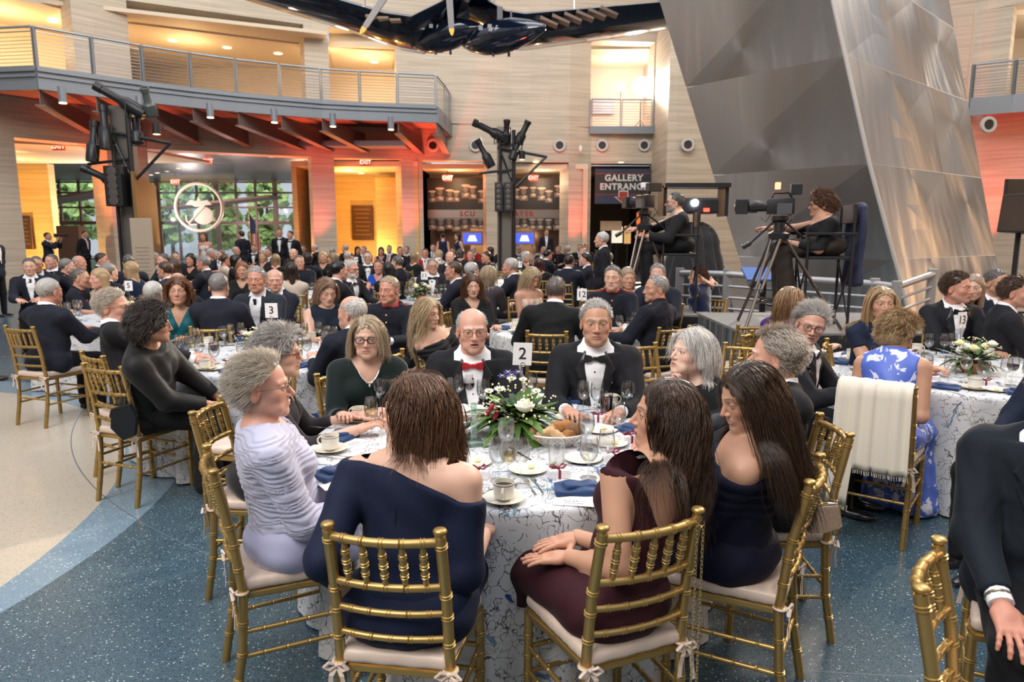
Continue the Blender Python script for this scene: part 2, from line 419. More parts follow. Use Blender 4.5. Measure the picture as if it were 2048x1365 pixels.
# ---------------------------------------------------------------- hair
def hair_region(p, q):
    """>0 where hair grows, on the skull surface, head frame"""
    fh = q.get('hairline', .070)        # height of the front hairline
    x, y, z = np.abs(p[:, 0]), p[:, 1], p[:, 2]
    front = z - (fh - .35*np.maximum(0, .055-y) - .0*x)           # brow line falling back
    temple = np.where(y > .02, z - (fh - .045 + (y-.02)*1.2 - .0), 1.0)
    side = z + .012 + .9*np.minimum(0, y+.005)*1.0 + .0
    nape = z + .075 + .5*np.minimum(0, y+.06)
    g = np.where(y > .045, np.minimum(front, temple), np.where(y > -.010, np.minimum(z - (.020 + (y+.010)*.55), 1), nape))
    if q.get('bald'):                   # crown bare, fringe left
        crown = np.sqrt((x/.062)**2 + ((y-.02)/.085)**2); g = np.minimum(g, np.where(z > .03, (crown-1.0)*.08, 1.0))
    return g
def strands_mesh(P, rad, col, sides=3):
    """P (n,k,3) paths -> prism strips"""
    n, k, _ = P.shape
    T = np.empty_like(P); T[:, 1:-1] = P[:, 2:]-P[:, :-2]; T[:, 0] = P[:, 1]-P[:, 0]; T[:, -1] = P[:, -1]-P[:, -2]
    T /= np.linalg.norm(T, axis=2, keepdims=True)+1e-9
    up = np.tile(v3(.31, .22, .92), (n, k, 1)); U = np.cross(T, up); U /= np.linalg.norm(U, axis=2, keepdims=True)+1e-6; W = np.cross(T, U)
    r = rad*np.concatenate([np.linspace(.7, 1, k//3), np.linspace(1, .35, k-k//3)])[None, :, None]
    V = np.stack([P + (U*math.cos(a)+W*math.sin(a)*.6)*r for a in [2*PI*j/sides for j in range(sides)]], 2)
    V = V.reshape(-1, 3)
    base = (np.arange(n)[:, None]*k + np.arange(k-1)[None])[..., None]*sides; j = np.arange(sides); j2 = (j+1) % sides
    Fq = np.stack([base+j, base+j2, base+sides+j2, base+sides+j], -1).reshape(-1, 4)
    C = np.repeat(col, k*sides, 0) if len(col) == n else col
    return V.astype(np.float32), Fq, C
def make_hair(q, rng, lod, coll):
    """q: dict(style, color, length, vol, part, curl, ...) ; coll: list of (centre, radii) to keep out of, head frame"""
    st = q['style']; col = np.array(HAIRC[q['color']], np.float32); col2 = np.array(HAIRC[q.get('color2', q['color'])], np.float32)
    fw = q.get('fw', 1.0); vol = q.get('vol', .012); out = []
    h = {0: .0042, 1: .006, 2: .010}[lod]
    long_ = st in ('long', 'bob')
    def cap(p):
        # volume of the hair mass over the skull
        t = vol*(.5 if st != 'curly' else .9)
        d = ellip(p, (0, -.014-.4*vol*q.get('back', 0.6), .034+.35*vol), (.0765*fw+t, .099+t, .088+t))
        if st == 'curly':
            d = d + .006*np.sin(p[:, 0]*150)*np.sin(p[:, 1]*140+1)*np.sin(p[:, 2]*150+2) + .004*np.sin(p[:, 0]*310+p[:, 2]*200)*np.sin(p[:, 1]*300)
        if st in ('short', 'crop', 'wavy'):
            d = d + .0018*np.sin(p[:, 0]*260+3*np.sin(p[:, 1]*40))
        if st == 'bun':
            d = smin(d, ellip(p, (0, -.115, .02), (.042, .035, .042)), .012)
        if st in ('bob', 'long') :
            L = q.get('length', .2)
            dz = min(L, .34) if lod else min(L, .10)
            for s in (-1, 1):
                d = smin(d, cone(p, (s*.055*fw, -.015, .02), (s*(.060*fw+.3*vol), -.02-.05*dz, .06-dz), .035+t*.5, .024+t*.4), .02)
            d = smin(d, cone(p, (0, -.05, .02), (0, -.065-.10*dz, .05-dz), .055+t*.4, .036+t*.4), .03)
            d = d + .0025*np.sin(p[:, 0]*230+p[:, 2]*16)
        if st == 'curly': d = smin(d, ellip(p, (0, -.06, -.045), (.085, .065, .06)), .03)
        g = hair_region(p, q)
        if long_ or st in ('curly',):
            # open over the face only
            x, y, z = np.abs(p[:, 0]), p[:, 1], p[:, 2]
            hl = q.get('hairline', .07); fr = q.get('open', .060)*fw
            face = -ellip(p, (0, .10, hl-.105), (fr, .105, .105)); d = smax(d, face, .008)
            d = smax(d, -np.maximum.reduce([x-fr*.96, .03-y, z+.03])*1.0, .008)
        else:
            d = smax(d, -g*.9, .006)
        d = smax(d, -ellip(p, (0, -.012, .030), (.070*fw, .088, .080)), .003)
        return d
    R_ = .135+vol; zl = -.09 if not long_ else -max(.12, q.get('length', .2))
    if not (st == 'bald'):
        V, Q = sdf_mesh(cap, (-R_, -R_-.05, min(zl, -.13)), (R_, R_, .15+vol*1.5), h, newton=0 if lod == 2 else 1)
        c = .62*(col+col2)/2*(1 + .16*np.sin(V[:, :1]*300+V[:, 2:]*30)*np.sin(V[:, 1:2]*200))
        out.append((V, Q, c, 0))
    n = q.get('n', {0: 2600, 1: 900, 2: 0}[lod])
    if st == 'crop': n = int(n*.6)
    if n:
        D = rng.normal(size=(n*5, 3)); D /= np.linalg.norm(D, axis=1, keepdims=True)
        ctr = v3(0, -.012, .034); rr = v3(.0765*fw, .097, .088); P0 = (ctr + D*rr).astype(np.float32)
        ok = hair_region(P0, q) > 0.002; P0 = P0[ok][:n]; n = len(P0)
        Nn = (P0-ctr)/rr**2; Nn /= np.linalg.norm(Nn, axis=1, keepdims=True)
        L = q.get('length', .03)*(1+.12*rng.normal(size=n)); L = np.clip(L, .008, None)
        k = {0: 16, 1: 11, 2: 6}[lod] if long_ or st == 'curly' else {0: 7, 1: 6, 2: 4}[lod]
        part = q.get('part', .0); comb = q.get('comb', None)
        sgn = np.where(P0[:, 0] > part, 1.0, -1.0)
        if long_:
            sx = np.clip((P0[:, 1]+.06)/.10, 0, 1); dir0 = np.stack([sgn*.75*sx + P0[:, 0]*3.0, -.35-.3*(1-sx), -.5*(1-sx)], 1) + Nn*.25
        elif comb is not None:
            dir0 = np.tile(np.array(comb, float), (n, 1)) + Nn*.1
        else:
            dir0 = np.stack([.25*sgn, -1+0*sgn, -.15+0*sgn], 1) + Nn*.1
        dir0 = dir0 - Nn*(dir0*Nn).sum(1)[:, None]*.92; v = dir0 + q.get('mess', .10 if not long_ else .09)*rng.normal(size=(n, 3)); v /= np.linalg.norm(v, axis=1, keepdims=True)
        ds = (L/(k-1))[:, None]; P = np.empty((n, k, 3)); p = P0 - Nn*.002; P[:, 0] = p
        lift = rng.uniform(.35 if st != 'curly' else .75, 1.15, n)[:, None]*vol + .002
        ph = rng.uniform(0, 6.28, n); cl = q.get('curl', 0.0); gnum = (np.abs(np.floor(P0[:, 0]*55)*7 + np.floor(P0[:, 1]*40)*13 + np.floor(P0[:, 2]*48)*29).astype(int)) % 90; clump = rng.normal(size=(90, 3))*.5
        g = np.minimum(q.get('grav', 26. if long_ else 15. if st == 'curly' else 8.)*ds, .9)
        for i in range(1, k):
            v = v + g*np.array([[0, 0, -1.0]]) + .03*rng.normal(size=(n, 3)) + .05*clump[gnum]
            if long_: v[:, 1] -= q.get('backpull', .02)
            v /= np.linalg.norm(v, axis=1, keepdims=True); p = p + v*ds
            for (cc, cr) in [(ctr, rr)] + list(coll):
                for _ in range(2):
                    e = (p-cc)/(np.asarray(cr)+lift); m = np.sqrt((e**2).sum(1)); inside = m < 1
                    if inside.any():
                        p2 = cc + (p-cc)/np.maximum(m, .2)[:, None]; p = np.where(inside[:, None], p2, p)
            v2 = (p - P[:, i-1]); v2 /= np.linalg.norm(v2, axis=1, keepdims=True)+1e-9; v = v*.4 + v2*.6
            P[:, i] = p
        if cl:
            s = np.linspace(0, 1, k)[None, :]; tot = L[:, None]*s
            w = q.get('wave', 60.0); phg = gnum*.9+ph*.25
            amp = cl*np.minimum(1, s*3)
            P[:, :, 0] += amp*np.sin(tot*w+phg[:, None]); P[:, :, 1] += amp*np.cos(tot*w+phg[:, None])*.8; P[:, :, 2] += amp*.3*np.sin(tot*w*1.3+phg[:, None])
        t = rng.uniform(0, 1, (n, 1)); cc = col*(1-t) + col2*t; cc = cc*rng.uniform(.65, 1.35, (n, 1))
        rad = q.get('rad', {0: .0013, 1: .0024, 2: .006}[lod])
        V, Q, C = strands_mesh(P.astype(np.float32), rad, cc.astype(np.float32)); out.append((V, Q, C, 0))
    V, Q, C, M = join_np(out)
    return V, Q, C
# ---------------------------------------------------------------- hands
def hand_sdf(p, curl, spread=1.0, thumb=0.0):
    """right hand: wrist at origin, fingers +y, palm down (-z), thumb at -x"""
    d = rbox(p, (0, .050, 0), (.037, .040, .0125), .012)
    d = smin(d, cone(p, (0, -.02, 0), (0, .03, 0), .024, .026), .02)
    d = smin(d, ellip(p, (-.022, .035, -.006), (.018, .034, .015)), .012)
    for i, (x, L, r, fan) in enumerate(((-.028, .068, .0088, -.14), (-.0095, .076, .0090, -.03), (.010, .071, .0086, .07), (.0285, .056, .0078, .20))):
        a = np.array([x, .086-.004*abs(i-1), .001]); ang = curl[i]*.35; ang2 = fan*spread; pr = r
        for s, (f, k) in enumerate(((.46, 1.0), (.30, 1.15), (.24, .8))):
            b = a + L*f*np.array([math.sin(ang2)*math.cos(ang), math.cos(ang2)*math.cos(ang), -math.sin(ang)])
            d = smin(d, cone(p, a, b, pr, pr*.90), .004 if s else .007); a = b; pr *= .90; ang += curl[i]*k
    a = np.array([-.030, .018, -.006]); dirs = [(-.75, .62, -.25), (-.50, .82, -.22), (-.25, .93, -.2)]
    for s, (dv, L, r) in enumerate(zip(dirs, (.040, .032, .025), (.0125, .0105, .0092))):
        dv = np.array(dv)+np.array((thumb, 0, -abs(thumb)*.4)); dv = dv/np.linalg.norm(dv); b = a + dv*L
        d = smin(d, cone(p, a, b, r, r*.9), .006); a = b
    return d
_HC = {}
def hand_np(kind, left, lod):
    key = (kind, left, lod)
    if key not in _HC:
        curl = {'flat': (.10, .08, .10, .14), 'relax': (.45, .5, .55, .6), 'grip': (1.15, 1.2, 1.25, 1.25), 'curl': (.75, .8, .9, .95), 'knee': (.30, .32, .34, .36)}[kind]
        sp = {'flat': 1.0, 'relax': .5, 'grip': .2, 'curl': .4, 'knee': 1.5}[kind]
        V, Q = sdf_mesh(lambda p: hand_sdf(p, curl, sp), (-.10, -.045, -.12), (.06, .20, .045), {0: .0034, 1: .0055, 2: .009}[lod])
        if left: V = V*v3(-1, 1, 1); Q = Q[:, ::-1]
        _HC[key] = (V, Q)
    return _HC[key]
def orient(y, z):
    """matrix with columns x,y,z from a forward dir and an up hint"""
    y = np.asarray(y, float); y /= np.linalg.norm(y); z = np.asarray(z, float); z = z - y*(y @ z); z /= np.linalg.norm(z)+1e-9
    return np.stack([np.cross(y, z), y, z], 1).astype(np.float32)
def ik(S, Hh, l1, l2, pole):
    d = Hh-S; L = np.linalg.norm(d); L2 = min(L, (l1+l2)*.995); u = d/L; a = (l1*l1-l2*l2+L2*L2)/(2*L2); hh = math.sqrt(max(0, l1*l1-a*a))
    pole = np.asarray(pole, float); w = pole - u*(pole @ u); w /= np.linalg.norm(w)+1e-9
    return S + u*a + w*hh, S + u*L2
HANDPOSE = {  # targets in the person frame: (x, y, z) right hand, mirrored for the left
    'lap': ((.06, .32, .69), (.06, .30, .69)), 'knees': ((.12, .40, .62), (.12, .40, .62)), 'table': ((.14, .44, .80), (.14, .44, .80)),
    'down': ((.27, .08, .52), (.27, .08, .52)), 'lapfar': ((.02, .34, .66), (.04, .40, .66))}
# ---------------------------------------------------------------- the figure
class Fig: pass
def build_figure(q):
    """returns dict of numpy parts in the person's own frame (origin on the floor under the pelvis, facing +y)"""
    f = Fig(); fem = q.get('fem', 0); g = q.get('girth', 1.0); lod = q.get('lod', 1); stand = q.get('stand', 0)
    hs = q.get('hs', .98 if fem else 1.03); zt = q.get('zt', 1.29 if fem else 1.34)
    pz = .92 if stand else q.get('seat', .47) + .095
    sh = q.get('sh', .165 if fem else .195)
    nb = (zt - .268*hs - pz); ts = nb/.50      # pelvis centre to neck base
    lean, side, tw = R(q.get('lean', 4)), R(q.get('side', 0)), R(q.get('twist', 0))
    Rt = rotm(-lean, side, 0) @ rotm(0, 0, tw); piv = v3(0, 0, pz-.03)
    def T(p): return (p - piv) @ Rt + 0          # person -> torso frame (origin at pivot)
    def Ti(a): return (Rt @ np.asarray(a, np.float32)) + piv
    z0 = .03; zz = lambda z: z0 + z*ts
    bust = q.get('bust', .8 if fem else 0); belly = q.get('belly', 0.0)
    def torso(t):
        d = ellip(t, (0, -.02, z0), (.165*g if not fem else .175*g, .120*g, .115))
        d = smin(d, ellip(t, (0, .005+belly*.5, zz(.17)), ((.148-.022*fem)*g, .108*g+belly, .15)), .07)
        d = smin(d, ellip(t, (0, .0, zz(.36)), ((.158-.018*fem)*g*.5+.075, .108*(.6+.4*g), .17)), .07)
        d = smin(d, cone(t, (-sh+.035, -.012, zz(.430)), (sh-.035, -.012, zz(.430)), .058*(.7+.3*g), .058*(.7+.3*g)), .05)
        S = t.copy(); S[:, 0] = np.abs(S[:, 0])
        d = smin(d, cone(S, (.022, -.025, zz(.505)), (.125, -.015, zz(.450)), .036, .032), .045)
        if bust: d = smin(d, ellip(S, (.068, .075*(.8+.2*g), zz(.33)), (.062, .060*bust+.012, .062)), .035)
        return d
    hc_t = v3(0, .028+q.get('poke', .0), zz(.50)+.143*hs)
    hpos = Ti(hc_t); hy, hp, hr = R(q.get('yaw', 0)), R(q.get('pitch', 0)), R(q.get('roll', 0))
    Rh = rotm(0, 0, hy) @ rotm(hp, 0, 0) @ rotm(0, hr, 0)
    nk0 = Ti(v3(0, -.022, zz(.47))); nk1 = hpos + Rh @ v3(0, -.022, -.045)*hs; nr = (.050 if fem else .060)*(.75+.25*g)
    Sh = [Ti(v3(s*sh, -.012, zz(.430))) for s in (1, -1)]
    hp_ = q.get('hands', 'table'); tg = HANDPOSE[hp_] if isinstance(hp_, str) else hp_
    l1, l2 = .285*(.9+.1*ts), .255; El, Wr = [], []
    for i, s in enumerate((1, -1)):
        H = v3(*tg[i])*(v3(s, 1, 1) if isinstance(hp_, str) else 1)
        if stand and isinstance(hp_, str): H = H + v3(0, -.18, .33 if hp_ != 'down' else .30)
        pole = q.get('pole', (.16 if fem else .45, -.40, -.88)); e, w = ik(Sh[i], H, l1, l2, (s*pole[0], pole[1], pole[2])); El.append(e); Wr.append(w)
    sp = q.get('knee', .10)
    if stand:
        Hip = [v3(s*.09, -.01, pz-.03) for s in (1, -1)]; Kn = [v3(s*.10, .015, .48) for s in (1, -1)]; An = [v3(s*.105, -.01, .09) for s in (1, -1)]
    else:
        Hip = [v3(s*.095, -.01, pz) for s in (1, -1)]; fz = q.get('footz', 0)
        Kn = q.get('knees') or [v3(s*sp, .41, q.get('seat', .47)+.055) for s in (1, -1)]; Kn = [v3(*k) for k in Kn]
        An = q.get('ankles') or [v3(s*sp, q.get('foot', .40), .09+fz) for s in (1, -1)]; An = [v3(*k) for k in An]
    f.torso, f.T, f.Ti, f.zz, f.pz, f.sh, f.g, f.Rt = torso, T, Ti, zz, pz, sh, g, Rt
    f.Sh, f.El, f.Wr, f.Hip, f.Kn, f.An = Sh, El, Wr, Hip, Kn, An
    f.hpos, f.Rh, f.hs, f.nk0, f.nk1, f.nr, f.ts = hpos, Rh, hs, nk0, nk1, nr, ts
    def neck(p): return cone(p, nk0, nk1, nr*1.12, nr*.92)
    def headf(p): return head_sdf(((p-hpos)/hs) @ Rh, q)*hs
    f.neck, f.headf = neck, headf
    # ---- skin
    ar = .040 if fem else .044; ar *= (.6+.4*g)
    def arms(p, add=0.0, k0=1.0, k1=1.0):
        d = None
        for i in (0, 1):
            a = smin(cone(p, Sh[i], El[i], ar*1.22*k0+add, ar*.98*k0+add), cone(p, El[i], Wr[i], ar*.98*k1+add, .027*k1+add), .02)
            d = a if d is None else np.minimum(d, a)
        return d
    f.arms = arms; f.ar = ar
    def skin_all(p): return smin(smin(torso(T(p)), arms(p), .03), neck(p), .03)
    def skin_head(p): return smin(headf(p), skin_all(p), .022)
    hb = {0: .0026, 1: .0038, 2: .0075}[lod]; bb = {0: .009, 1: .012, 2: .02}[lod]
    parts = []; sk = np.array(SKINS[q.get('skin', 'fair')], np.float32)
    # head block (everything above a plane under the chin in the world frame)
    zc = float(nk0[2]) + .01
    V, Q = sdf_mesh(skin_head, hpos - v3(.13, .15, .0)*hs - v3(0, 0, hpos[2]-zc), hpos + v3(.13, .16, .15)*hs, hb)
    parts.append((V, Q, head_color(((V-hpos)/hs) @ Rh, q), 0))
    for Ve, Fe, ce, mi in eye_parts(q): parts.append(((Ve*hs) @ Rh.T + hpos, Fe, ce, mi))
    allp = np.array(Sh+El+Wr+[nk0]+[Ti(v3(x, y, zz(z))) for x in (-.15, .15) for y in (-.10, .10) for z in (.1, .42)]); lo = allp.min(0)-.10; hi = allp.max(0)+.10; lo[2] = min(lo[2], pz-.1)
    lo[:2] = np.minimum(lo[:2], (-.22, -.20)); hi[:2] = np.maximum(hi[:2], (.22, .20)); hi[2] = zc+.014
    Vb, Qb = sdf_mesh(skin_head, lo, hi, bb if not q.get('bare') else bb*.8)
    parts.append((Vb, Qb, sk*(1+.03*np.sin(Vb[:, :1]*60)*np.sin(Vb[:, 2:]*70)), 0))
    hk = q.get('hk', 'relax'); hk = (hk, hk) if isinstance(hk, str) else hk
    hd = q.get('hdir')
    for i, s in enumerate((1, -1)):
        fd = Wr[i]-El[i]; fd = fd/np.linalg.norm(fd)
        up = v3(0, 0, 1) if abs(fd[2]) < .8 else v3(s, 0, 0)
        if hd is not None: fd, up = hd[i]
        M = orient(fd, up); Vh, Qh = hand_np(hk[i], i == 1, lod); k = (.92 if fem else 1.04)
        parts.append(((Vh*k) @ M.T + Wr[i] + M[:, 1]*.012, Qh, sk*v3(1, .93, .93), 0))
    if q.get('legs_bare'):
        def legs(p):
            d = None
            for i in (0, 1):
                a = smin(cone(p, Kn[i], An[i], .052, .034), ellip(p, An[i]+v3(0, .06, -.055), (.036, .10, .026)), .03); d = a if d is None else np.minimum(d, a)
            return d
        A = np.array(Kn+An); Vl, Ql = sdf_mesh(legs, A.min(0)-.12-v3(0, 0, 0), A.max(0)+v3(.1, .22, .08), bb); parts.append((Vl, Ql, sk, 0))
    f.body = join_np(parts)
    # ---- hair
    rng = np.random.default_rng(q.get('seed', 1)); hq = dict(q.get('hair', {'style': 'short', 'color': 'grey'})); hq.setdefault('fw', q.get('fw', 1.0))
    if hq['style'] != 'none':
        def tohead(c): return Rh.T @ ((np.asarray(c)-hpos)/hs)
        coll = []
        if hq['style'] in ('long', 'bob'):
            coll = ([(v3(0, .105, -.03), v3(.10, .10, .115))] if hq.get('clear') else []) + [(v3(0, .03, -.045), v3(.064*hq['fw'], .066, .085)), (tohead((nk0+nk1)/2), v3(nr, nr, .10)/1.0),
                    (tohead(Ti(v3(0, .0, zz(.33)))), v3(.165, .105, .165*ts)), (tohead(Ti(v3(0, -.012, zz(.44)))), v3(sh+.025, .075, .075))]
        V, Q, C = make_hair(hq, rng, lod, coll); f.hair = ((V*hs) @ Rh.T + hpos, Q, C)
    else: f.hair = None
    return f
def fold_noise(p, k, a):
    return a*(np.sin(p[:, 0]*k+2.1*np.sin(p[:, 2]*k*.55+p[:, 1]*k*.3))*np.sin(p[:, 2]*k*.8+1.7*np.sin(p[:, 0]*k*.5)+p[:, 1]*k*.7))
def P_(name, VQ, root, m, label=None):
    V, Q = VQ[0], VQ[1]
    if len(V) == 0: return None
    me = np_mesh(name, V, Q, mats=(m,)); return part(name, me, root, None, label)
CLOTH = {}
def cloth(name, col, rough=.8, sheen=.03, spec=.18, bump=(55, .25, .002)):
    return mat('cloth_'+name, col, rough, spec=spec, sheen=sheen, bump=bump)
def wear(f, q, root):
    """dress the figure"""
    lod = q.get('lod', 1); bb = {0: .0085, 1: .012, 2: .021}[lod]; fine = {0: .0052, 1: .0075, 2: .014}[lod]
    T, torso, arms, zz, pz, neck = f.T, f.torso, f.arms, f.zz, f.pz, f.neck; o = q['outfit']; kind = o[0]
    A = np.array(f.Sh+f.El+f.Wr+[f.Ti(v3(x, y, zz(z))) for x in (-.17, .17) for y in (-.12, .12) for z in (.1, .45)]); lo = np.minimum(A.min(0)-.11, v3(-.26, -.24, pz-.20)); hi = np.maximum(A.max(0)+.11, v3(.26, .25, f.nk1[2]))
    stand = q.get('stand', 0)
    def sleeves(p, add, end):
        """end: 0..2 along upper arm then forearm"""
        d = None
        for i in (0, 1):
            S, E, W = f.Sh[i], f.El[i], f.Wr[i]
            if end <= 1:
                e = S + (E-S)*end; a = cone(p, S, e, f.ar*1.22+add, f.ar*1.05+add); n = (E-S)/np.linalg.norm(E-S); a = smax(a, (p-e) @ n, .006)
            else:
                e = E + (W-E)*(end-1); a = smin(cone(p, S, E, f.ar*1.25+add, f.ar*1.0+add), cone(p, E, e, f.ar*1.0+add, .030+add*(.8 if end > 1.5 else 1)), .025); n = (W-E)/np.linalg.norm(W-E)
                a = np.maximum(a, np.where(((p-E) @ n) > .02, (p-e) @ n, -1))
            d = a if d is None else np.minimum(d, a)
        return d
    def legs_sdf(p, r0=.088, r1=.066, r2=.052, flare=0):
        d = None
        for i in (0, 1):
            a = smin(cone(p, f.Hip[i], f.Kn[i], r0*f.g**.5, r1), cone(p, f.Kn[i]+v3(0, 0, -.005), f.An[i]+v3(0, 0, .0), r1-.002, r2+flare), .02)
            a = smax(a, (f.An[i][2]-.055+.0) - p[:, 2], .004); d = a if d is None else smin(d, a, .01)
        return d
    L = np.array(f.Hip+f.Kn+f.An); llo = L.min(0)-v3(.13, .14, .12); lhi = L.max(0)+v3(.13, .13, .13)
    def shoes(col, heel=False):
        def s(p):
            d = None
            for i in (0, 1):
                a = f.An[i]; t = a + v3(0, .07, -.055 if not heel else -.06)
                b = smin(ellip(p, a+v3(0, -.01, -.05), (.034, .045, .034)), ellip(p, t+v3(0, .03, -.004), (.040, .105, .028)), .03)
                b = smax(b, (a[2]-.088)-p[:, 2], .004); d = b if d is None else np.minimum(d, b)
            return d
        A2 = np.array(f.An); P_('shoes', sdf_mesh(s, A2.min(0)-v3(.07, .09, .10), A2.max(0)+v3(.07, .26, .03), bb*.8), root, mat('shoe_'+str(col), col, .25, coat=.4))
    if kind in ('tux', 'suit', 'marine', 'shirtj'):
        jc = o[1]; jm = cloth(*jc) if isinstance(jc, tuple) else jc
        P_('trousers', sdf_mesh(lambda p: smin(legs_sdf(p), ellip(p, (0, -.02, pz), (.17*f.g, .13*f.g, .10)), .04)+fold_noise(p, 38, .0035), llo, lhi, bb), root, cloth('trouser_dark', (.010, .010, .012)))
        shoes((.012, .012, .013))
        jadd = .020
        def jacket(p):
            t = T(p); d = torso(t) - jadd
            d = smin(d, cone(t, (-f.sh+.015, -.012, zz(.445)), (f.sh-.015, -.012, zz(.445)), .054, .054), .04)       # padded shoulder line
            hem = (zz(-.10) if not stand else zz(-.13))
            d = smin(d, ellip(t, (0, -.01, zz(-.02)), (.185*f.g, .140*f.g, .16)), .05); d = smax(d, hem - t[:, 2], .006)
            d = smin(d, sleeves(p, .017, 1.86), .028)
            d = d + fold_noise(p, 30, .0040) + fold_noise(p, 61, .0014)
            d = smin(d, cone(p, f.nk0, f.nk0+(f.nk1-f.nk0)*.5, f.nr*1.25+.008, f.nr*1.1+.008), .02)
            return smax(d, t[:, 2]-(zz(.508)+.036*np.clip((.030-t[:, 1])/.04, -.5, 1.1)), .006)
        lo2 = lo.copy(); lo2[2] = pz-.20
        P_('jacket', sdf_mesh(jacket, lo2, hi, bb), root, jm)
        def shell(pts, out, inn, front=True):
            def s(p):
                t = T(p); j = jacket(p); d = np.maximum(j-out, -(j+inn)); d = np.maximum(d, polyd(t[:, 0] if front is not None else t[:, 0], t[:, 2], pts))
                return np.maximum(d, (-(t[:, 1]) + .0) if front else t[:, 1])
            return s
        c0 = f.Ti(v3(0, .1, zz(.33))); flo = c0-v3(.2, .2, .25); fhi = c0+v3(.2, .22, .26)
        if lod < 2 or q.get('front', 1):
            if kind in ('tux', 'suit'):
                vb = zz(o[2] if len(o) > 2 and not isinstance(o[2], str) else .16)
                P_('shirt_front', sdf_mesh(shell([(-.055, zz(.52)), (.055, zz(.52)), (.062, zz(.44)), (.012, vb), (-.012, vb), (-.062, zz(.44))], .0035, .010), flo, fhi, fine), root, cloth('shirt_white', (.80, .80, .82), .6, .0, .3, (40, .15, .002)))
                sat = mat('satin_black', (.012, .012, .015), .32, spec=.5) if kind == 'tux' else jm
                for s in (-1, 1):
                    P_('lapel', sdf_mesh(shell([(s*.050, zz(.53)), (s*.080, zz(.47)), (s*.118, zz(.405)), (s*.098, zz(.38)), (s*.108, zz(.355)), (s*.020, vb-.01), (s*.008, vb), (s*.060, zz(.43))], .0095, .006), flo, fhi, fine), root, sat)
            # standing shirt collar
            n0, n1 = f.nk0 + (f.nk1-f.nk0)*.22, f.nk0 + (f.nk1-f.nk0)*.66
            if kind == 'marine': n0 = f.nk0+(f.nk1-f.nk0)*.1
            ax = (n1-n0); Lc = np.linalg.norm(ax); ax = ax/Lc
            def collar(p):
                u = (p-n0) @ ax; d = cone(p, n0-ax*.05, n1+ax*.05, f.nr*1.26, f.nr*1.13); tt = T(p); d = smin(d, torso(tt)-.010, .02)
                d = np.maximum(d, np.maximum(zz(.42)-tt[:, 2], np.abs(tt[:, 0])-.105)); return np.maximum(d, u-Lc*(1-.38*np.clip((tt[:, 1]+.02)/.07, 0, 1)))
            P_('collar', sdf_mesh(collar, n0-.15, n1+.13, fine*.9), root, cloth('shirt_white', (.80, .80, .82)) if kind != 'marine' else jm, 'white shirt collar' if kind != 'marine' else 'standing collar edged in red')
            fy = lambda x, z: _front(f, jacket, x, z)
            tie = q.get('tie', 'bow' if kind == 'tux' else 'long')
            if kind in ('tux', 'suit') and tie:
                tc = q.get('tiecol', (.010, .010, .013)); tm = mat('tie_'+str(tc), tc, .4); b = fy(0, zz(.45)) + f.Rt @ v3(0, -.006, .024)
                mb = MB()
                if tie == 'bow':
                    mb.box((0, 0, 0), (.020, .016, .022), bev=.005)
                    for s in (-1, 1):
                        mb.poly([(s*.008, 0, .008), (s*.030, .004, .020), (s*.058, 0, .024), (s*.060, 0, .0), (s*.056, 0, -.024), (s*.030, .004, -.018), (s*.008, 0, -.008)], (0, .013, 0))
                else:
                    mb.poly([(-.016, 0, .014), (.016, 0, .014), (.011, .004, -.018), (-.011, .004, -.018)], (0, .016, 0))
                    mb.poly([(-.011, 0, -.016), (.011, 0, -.016), (.030, -.0, -.30), (0, 0, -.335), (-.030, 0, -.30)], (0, .010, 0))
                me = mb.mesh('tie', True, tm, 50); Rm = Matrix(f.Rt.tolist()) ; ob = part('bow_tie' if tie == 'bow' else 'necktie', me, root)
                ob.matrix_local = Matrix.Translation(Vector(b)+Rm @ Vector((0, .012, 0))) @ (Rm @ Matrix.Rotation(R(-14 if tie == 'bow' else -4), 3, 'X')).to_4x4()
            if kind in ('tux',) and lod == 0:
                for z in (.40, .31, .22): b = fy(0, zz(z)); part('shirt_stud', MB().ell(b, (.0055, .005, .0055), n=8).mesh('stud', True, mat('stud_black', (.01, .01, .01), .3)), root)
            if kind == 'marine':
                gold = mat('gold_trim', (.75, .50, .14), .35, .9); redm = mat('red_trim', (.45, .02, .02), .7)
                for k in range(6): b = fy(0, zz(.44-.065*k)); part('button', MB().ell(b, (.010, .006, .010), n=8).mesh('button', True, gold), root)
                for s in (-1, 1):
                    a0 = f.Ti(v3(s*.095, -.01, zz(.520))); a1 = f.Ti(v3(s*(f.sh+.005), -.012, zz(.495)))
                    dv = a1-a0; part('shoulder_board', MB().box((a0+a1)/2+v3(0, 0, .002), (np.linalg.norm(dv), .048, .012), Matrix.Rotation(-math.atan2(dv[2], dv[0]), 3, 'Y'), .003).mesh('board', True, redm), root); part('shoulder_board_top', MB().box((a0+a1)/2+v3(0, 0, .006), (np.linalg.norm(dv)*.96, .036, .012), Matrix.Rotation(-math.atan2(dv[2], dv[0]), 3, 'Y'), .003).mesh('board', True, jm), root)
                    for t in (.25, .5, .75): b = a0+(a1-a0)*t+v3(0, 0, .014); part('rank_star', MB().ell(b, (.010, .010, .004), n=6).mesh('star', True, gold), root)
                mb = MB(); cc = [(.6, .1, .1), (.1, .2, .5), (.7, .6, .2)]
                for k in range(3):
                    b = fy(.085, zz(.38-.03*k)); part('medal_ribbon', MB().box(b, (.075, .008, .018), Matrix(f.Rt.tolist())).mesh('ribbon', mat=mat('ribbon_%d' % k, cc[k], .7)), root)
                P_('collar_trim', sdf_mesh(lambda p: np.maximum(collar(p)-.0015, -(((p-n0) @ ax)-Lc*.90+Lc*.38*np.clip((T(p)[:, 1]+.02)/.07, 0, 1))), n0-.1, n1+.1, fine), root, redm)
        cuff = .30
